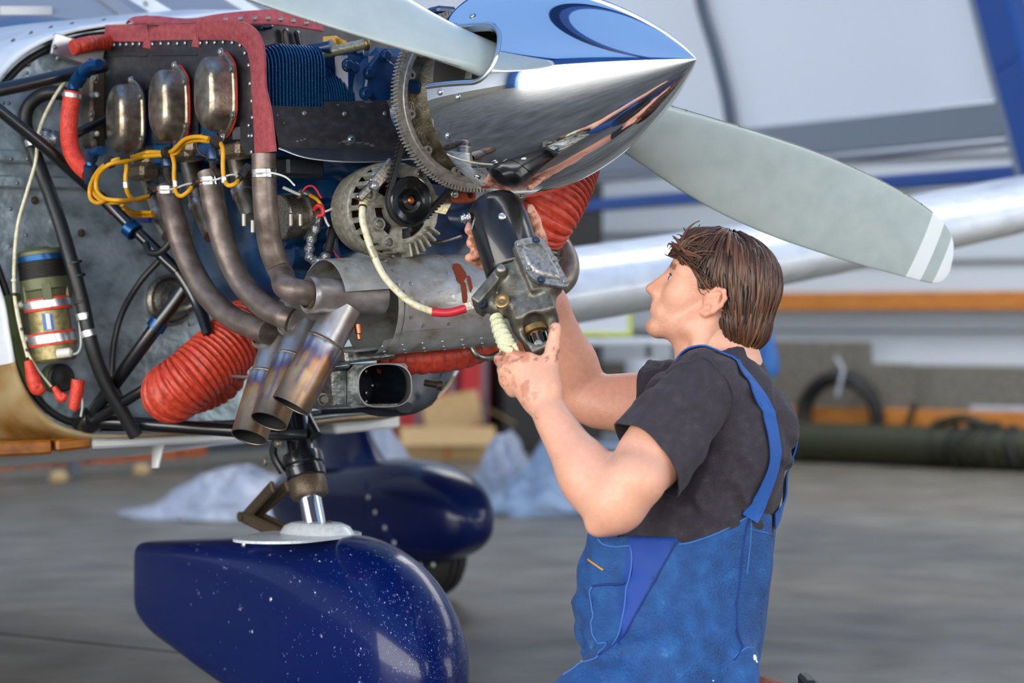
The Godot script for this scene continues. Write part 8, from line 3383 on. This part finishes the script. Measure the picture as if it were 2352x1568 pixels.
func face_tone(p: Vector3) -> Color:
	var q := p - ho
	var x := q.dot(hf)
	var y := q.dot(hu)
	var z := absf(q.dot(hl))
	var c := Color(1, 1, 1)
	var lips := Vector3((x - 0.095) / 0.012, (y + 0.071) / 0.0125, z / 0.022).length()
	if lips < 1.0:
		c = c.lerp(Color(0.70, 0.40, 0.37), smoothstep(1.0, 0.7, lips))
	# stubble grains along the jaw, chin and lip
	var beard := smoothstep(-0.062, -0.085, y) * smoothstep(-0.02, 0.02, x) * 0.5 if lips >= 1.0 else 0.0
	if beard > 0.0:
		c = c.lerp(Color(0.60, 0.52, 0.50), beard * (0.55 + 0.45 * dirt.get_noise_3dv(p * 6.0)))
	# eyebrow hairs
	if y > 0.016 and y < 0.027 and x > 0.05 and z > 0.012 and z < 0.05:
		c = c.lerp(Color(0.25, 0.15, 0.10), 0.75)
	# ruddy nose and cheek blotches
	var red := Vector3((x - 0.108) / 0.025, (y + 0.03) / 0.03, z / 0.03).length()
	c = c.lerp(Color(1.0, 0.82, 0.78), smoothstep(1.0, 0.3, red) * 0.7)
	return c

func face_parts(per: Node3D) -> void:
	for s in [-1.0, 1.0]:
		var st := S()
		var c := hp(0.0734, -0.003, 0.031 * s)
		lathe(st, c - hf * 0.0125, hf + hu * 0.06, [[0.0, 0.0], [0.009, 0.0035], [0.0122, 0.009], [0.0125, 0.0125], [0.0122, 0.016], [0.010, 0.0215], [0.007, 0.0238], [0.0, 0.0256]], 20, true)
		var eye := part("eyeball", st, M.eye_white, per)
		st = S()
		lathe(st, c + (hf + hu * 0.06).normalized() * 0.0121, hf + hu * 0.06, [[0.0068, -0.0016], [0.0055, 0.001], [0.003, 0.0019], [0.0, 0.0021]], 16, true)
		part("iris", st, M.iris, eye)
		# upper lashes
		st = S()
		tube(st, cr([hp(0.0870, 0.0035, 0.021 * s), hp(0.0880, 0.0055, 0.031 * s), hp(0.0805, 0.0035, 0.043 * s)], 5), 0.0011, 5)
		part("eyelashes", st, M.dark_hollow, eye)

# ---- hair: a close cap with locks combed forward over the brow and back over the crown
func hair(per: Node3D) -> void:
	var b := Basis(hf, hu, hl)
	var f := Field.new(ho - Vector3(0.18, 0.20, 0.17), ho + Vector3(0.17, 0.20, 0.17), 0.0045)
	f.ball(hp(-0.016, 0.040, 0), b, Vector3(0.103, 0.087, 0.080), 0.02)
	f.ball(hp(0.034, 0.060, 0), b, Vector3(0.058, 0.050, 0.066), 0.03)
	f.ball(hp(-0.058, -0.012, 0), b, Vector3(0.058, 0.075, 0.069), 0.03)
	f.bone(hp(-0.074, -0.04, 0.012), hp(-0.064, -0.118, 0.008), 0.050, 0.022, 0.02)
	f.bone(hp(-0.074, -0.04, -0.012), hp(-0.064, -0.118, -0.008), 0.050, 0.022, 0.02)
	# clear the face, the ears and the neck
	var cut := func(p: Vector3, d: float) -> float:
		var q := p - ho
		var x := q.dot(hf)
		var y := q.dot(hu)
		var z := absf(q.dot(hl))
		if x > -0.004:
			var low := lerpf(0.018, 0.054, smoothstep(0.0, 0.062, x))
			if x > 0.008 and x < 0.022:
				low = minf(low, 0.012)
			d = maxf(d, low - y)
		elif x > -0.036:
			d = maxf(d, 0.018 - y)
		else:
			d = maxf(d, maxf(x + 0.034 - 0.05 * maxf(-0.02 - y, 0.0), -0.125 - y) if y < 0.018 else -1.0)
		return d
	f.each(cut)
	var st := S()
	sg(st)
	var cap_tone := func(p: Vector3) -> Color:
		var n := dirt.get_noise_3dv(p * 0.8)
		return Color(0.030, 0.016, 0.010).lerp(Color(0.07, 0.032, 0.018), 0.5 + 0.5 * n)
	f.skin(st, cap_tone)
	var hr := part("hair", st, M.hair_brown, per)
	# locks
	st = S()
	var r2 := RandomNumberGenerator.new()
	r2.seed = 21
	var part_line := -0.012
	for k in 2000:
		var x := r2.randf_range(-0.115, 0.088)
		var z := r2.randf_range(-0.086, 0.086)
		var y := r2.randf_range(-0.11, 0.15)
		var p := f.snap(hp(x, y, z), 0.002)
		if absf(f.at(p) - 0.002) > 0.006:
			continue
		var q := p - ho
		x = q.dot(hf); y = q.dot(hu); z = q.dot(hl)
		if y < 0.02 and x > -0.04 or y < -0.085:
			continue
		var front := smoothstep(-0.01, 0.05, x) * smoothstep(0.02, 0.06, y)
		var ln := (r2.randf_range(0.05, 0.085) + 0.02 * front) * (0.6 if y < -0.04 else 1.0)
		var d := (hf * lerpf(-0.42, 0.75, front) - hu * lerpf(0.85, 0.35, front) + hl * signf(z) * (0.25 + 0.45 * front) + Vector3(r2.randf_range(-0.12, 0.12), r2.randf_range(-0.12, 0.12), r2.randf_range(-0.12, 0.12))).normalized()
		var path := PackedVector3Array([p])
		var n := 8
		var lift := r2.randf_range(0.001, 0.005)
		for i in n:
			var o := f.out(p)
			d = (d - o * d.dot(o) * 0.9 + Vector3(0, -0.10, 0)).normalized()
			p += d * (ln / n)
			if f.at(p) < lift:
				p += f.out(p) * (lift - f.at(p))
			elif f.at(p) > 0.008 and front < 0.6:
				p -= f.out(p) * (f.at(p) - 0.008)
			path.append(p)
		var w := r2.randf_range(0.0015, 0.0034)
		var shade := r2.randf()
		var c0 := Color(0.030, 0.015, 0.009).lerp(Color(0.13, 0.052, 0.024), shade * shade)
		var rad := func(t: float) -> float: return w * (0.45 + 0.9 * sin(PI * minf(t + 0.12, 1.0))) * (1.0 - 0.6 * t) + 0.0004
		tube(st, path, rad, 5, false, func(t: float, _u: float) -> Color: return c0.lerp(Color(0.22, 0.085, 0.04), 0.6 * t * shade))
	var lk := part("hair_locks", st, M.hair_brown, hr)
	lk.set_meta("kind", "stuff")

# ---- arms and hands
func near_arm(st: SurfaceTool) -> void:
	var sh := V(1612, 895, 4.575)
	var el := V(1412, 1158, 4.455)
	var wr := V(1258, 938, 4.60)
	var f := Field.new(Vector3(-0.085, 0.485, -4.78), Vector3(0.36, 0.945, -4.36), 0.0037)
	f.bone(sh, sh.lerp(el, 0.6), 0.058, 0.061, 0.02)
	f.bone(sh.lerp(el, 0.5), el, 0.061, 0.047, 0.02)
	f.ball(V(1455, 1105, 4.44), Basis(), Vector3(0.058, 0.05, 0.05), 0.03)
	f.bone(el, V(1372, 1205, 4.455), 0.044, 0.022, 0.03)
	f.bone(el, V(1350, 1090, 4.50), 0.050, 0.049, 0.025)
	f.bone(V(1362, 1120, 4.49), V(1332, 1060, 4.52), 0.047, 0.046, 0.03)
	f.bone(V(1350, 1090, 4.50), wr, 0.047, 0.0285, 0.02, 0, Vector3(0, 0, 1), 0.95)
	f.bone(V(1300, 1020, 4.54), V(1268, 965, 4.575), 0.034, 0.030, 0.02)
	# crease at the bend of the arm
	f.bone(V(1416, 1052, 4.40), V(1392, 1030, 4.46), 0.006, 0.004, 0.02, 1)
	# palm: the back of the hand faces the camera
	var palm := V(1222, 868, 4.628)
	var pn := Vector3(-0.25, -0.1, 1).normalized()
	f.bone(wr, V(1240, 900, 4.612), 0.0285, 0.031, 0.02, 0, pn, 0.8)
	f.bone(V(1240, 905, 4.612), V(1188, 842, 4.636), 0.030, 0.024, 0.02, 0, pn, 0.72)
	f.bone(V(1246, 900, 4.612), V(1216, 838, 4.632), 0.030, 0.024, 0.02, 0, pn, 0.72)
	f.bone(V(1232, 912, 4.615), V(1178, 862, 4.645), 0.026, 0.020, 0.02, 0, pn, 0.8)
	# thumb up the right-hand side of the casting
	f.bone(V(1258, 892, 4.615), V(1262, 838, 4.632), 0.025, 0.0185, 0.02)
	f.bone(V(1262, 838, 4.632), V(1270, 795, 4.628), 0.0165, 0.0135, 0.008)
	f.bone(V(1270, 795, 4.628), V(1276, 752, 4.632), 0.0135, 0.0098, 0.006)
	f.ball(V(1275, 762, 4.629), Basis(), Vector3(0.0115, 0.016, 0.011), 0.006)
	# index finger up the left side, under its bandage
	f.ball(V(1180, 830, 4.632), Basis(), Vector3(0.0155, 0.0155, 0.0155), 0.012)
	f.bone(V(1184, 834, 4.632), V(1158, 780, 4.655), 0.0145, 0.0125, 0.010)
	f.bone(V(1158, 780, 4.655), V(1146, 752, 4.672), 0.0122, 0.0108, 0.006)
	f.bone(V(1146, 752, 4.672), V(1142, 732, 4.69), 0.0105, 0.0092, 0.005)
	# middle, ring and little fingers fold away round the back of the casting
	var roots := [[1166, 852, 4.640], [1168, 874, 4.648], [1180, 894, 4.652]]
	var mids := [[1150, 826, 4.682], [1156, 850, 4.690], [1172, 876, 4.688]]
	var ends := [[1172, 800, 4.726], [1182, 822, 4.728], [1196, 850, 4.718]]
	var tips := [[1206, 792, 4.738], [1214, 812, 4.738], [1222, 838, 4.730]]
	for k in 3:
		var rr: float = [0.0138, 0.0128, 0.0112][k]
		var a := V(roots[k][0], roots[k][1], roots[k][2])
		var c := V(mids[k][0], mids[k][1], mids[k][2])
		var d := V(ends[k][0], ends[k][1], ends[k][2])
		var e := V(tips[k][0], tips[k][1], tips[k][2])
		f.ball(a, Basis(), Vector3(1, 1, 1) * (rr + 0.0025), 0.012)
		f.bone(V(1212, 872, 4.636), a, 0.016, rr, 0.014)
		f.bone(a, c, rr, rr * 0.92, 0.006)
		f.bone(c, d, rr * 0.92, rr * 0.84, 0.005)
		f.bone(d, e, rr * 0.84, rr * 0.7, 0.004)
	f.skin(st, hand_tone)

func hand_tone(p: Vector3) -> Color:
	var x := 1176.0 + p.x / 0.000832
	var y := 740.0 + (EYE.y - p.y) / 0.000832
	var c := Color(1, 1, 1)
	# grease worked into the fingers and knuckles, skinned red patches
	var n := dirt.get_noise_3dv(p)
	var m := dirt.get_noise_3dv(p * 2.7 + Vector3(3, 1, 2))
	if y < 900.0:
		if x < 1215.0 and n > 0.02:
			c = c.lerp(Color(0.62, 0.33, 0.25), clampf((n - 0.05) * 2.5, 0.0, 0.6))
		if y < 830.0 and m > 0.12:
			c = c.lerp(Color(0.16, 0.10, 0.08), clampf((m - 0.16) * 4.0, 0.0, 0.6))
		if x < 1180.0 and m > 0.05:
			c = c.lerp(Color(0.30, 0.17, 0.13), clampf((m - 0.12) * 3.0, 0.0, 0.5))
	elif x < 1240.0 and y < 960.0 and n > 0.15:
		c = c.lerp(Color(0.7, 0.45, 0.38), clampf((n - 0.15) * 4.0, 0.0, 0.6))
	# dry white patch by the elbow
	var e := Vector2((x - 1470.0) / 9.0, (y - 1138.0) / 14.0).length() + n * 0.6
	if e < 1.0:
		c = c.lerp(Color(1.15, 1.2, 1.25), 0.6)
	if y > 1175.0:
		c = c.lerp(Color(1.0, 0.86, 0.84), 0.5 * smoothstep(-0.1, 0.2, n))
	return c

func far_arm(st: SurfaceTool) -> void:
	var f := Field.new(Vector3(-0.12, 0.66, -5.10), Vector3(0.40, 1.20, -4.72), 0.0040)
	var sh := V(1600, 905, 4.89)
	var el := V(1338, 912, 4.985)
	f.bone(sh, el, 0.052, 0.044, 0.02)
	f.bone(V(1445, 945, 4.93), V(1375, 935, 4.96), 0.045, 0.044, 0.03)
	f.bone(el, V(1318, 925, 4.985), 0.036, 0.026, 0.02)
	f.bone(el, V(1316, 830, 4.975), 0.045, 0.047, 0.02)
	f.bone(V(1322, 850, 4.97), V(1262, 700, 4.93), 0.047, 0.036, 0.02)
	f.bone(V(1262, 700, 4.93), V(1232, 620, 4.905), 0.034, 0.028, 0.02)
	# palm behind the motor case
	f.bone(V(1232, 620, 4.905), V(1190, 545, 4.895), 0.030, 0.028, 0.02, 0, Vector3(0, 0, 1), 0.7)
	f.bone(V(1222, 610, 4.905), V(1160, 565, 4.895), 0.028, 0.024, 0.02, 0, Vector3(0, 0, 1), 0.7)
	# thumb up the right edge
	f.bone(V(1238, 600, 4.89), V(1238, 548, 4.855), 0.021, 0.0165, 0.014)
	f.bone(V(1238, 548, 4.855), V(1228, 508, 4.85), 0.0150, 0.0125, 0.006)
	f.bone(V(1228, 508, 4.85), V(1218, 478, 4.85), 0.0125, 0.009, 0.005)
	# four fingers come round the left side of the case
	var roots := [[1158, 510, 4.89], [1150, 545, 4.895], [1150, 575, 4.895], [1158, 602, 4.895]]
	var mids := [[1092, 502, 4.87], [1092, 536, 4.87], [1098, 566, 4.868], [1108, 606, 4.86]]
	var tips := [[1078, 528, 4.835], [1083, 558, 4.83], [1092, 585, 4.825], [1078, 592, 4.835]]
	for k in 4:
		var rr: float = [0.0122, 0.0128, 0.0125, 0.0112][k]
		var a := V(roots[k][0], roots[k][1], roots[k][2])
		var c := V(mids[k][0], mids[k][1], mids[k][2])
		var e := V(tips[k][0], tips[k][1], tips[k][2])
		f.bone(a, c, rr * 1.05, rr, 0.006)
		f.bone(c, e, rr, rr * 0.86, 0.005)
	f.skin(st, func(p: Vector3) -> Color:   # black grease rubbed into the fingers in patches
		var n := dirt.get_noise_3dv(p * 2.2)
		var c := Color(1.0, 0.92, 0.90)
		if p.y > 1.0 and n > 0.02:
			c = c.lerp(Color(0.34, 0.20, 0.16), clampf((n - 0.02) * 4.0, 0.0, 0.75))
		return c)

func hand_parts(per: Node3D) -> void:
	# bandage wound round the index finger
	var bn: Node3D = null
	var st := S()
	var path := cr(vs([[1168, 800, 4.648], [1158, 780, 4.652], [1148, 756, 4.668], [1141, 730, 4.69]]), 12)
	tube(st, path, func(t: float) -> float: return lerpf(0.0178, 0.0125, t) + 0.0016 * sin(t * 40.0) + 0.001 * sin(t * 95.0), 16)
	var bm := part("bandage", st, M.bandage, per)
	st = S()
	tube(st, cr(vs([[1176, 806, 4.632], [1160, 800, 4.632], [1150, 792, 4.645]]), 5), 0.0075, 8)
	tube(st, cr(vs([[1180, 790, 4.636], [1186, 804, 4.636], [1190, 820, 4.634]]), 5), 0.005, 8)
	part("loose_end", st, M.bandage, bm)
	# nails
	for q in [[1279, 752, 4.622, 0.5, 0.25, 1.0, 0.0062, 0.0085], [1217, 482, 4.841, 0.2, 0.2, 1.0, 0.006, 0.008]]:
		st = S()
		var n := Vector3(q[3], q[4], q[5]).normalized()
		var y := (Vector3(0.12, 1, 0) - n * n.dot(Vector3(0.12, 1, 0))).normalized()
		loft(st, [[V(q[0], q[1], q[2]) - n * 0.001, y.cross(n) * q[6], y * q[7], 2.6], [V(q[0], q[1], q[2]) + n * 0.0014, y.cross(n) * (q[6] * 0.8), y * (q[7] * 0.88), 2.6]], 16)
		part("fingernail", st, M.nail, per)
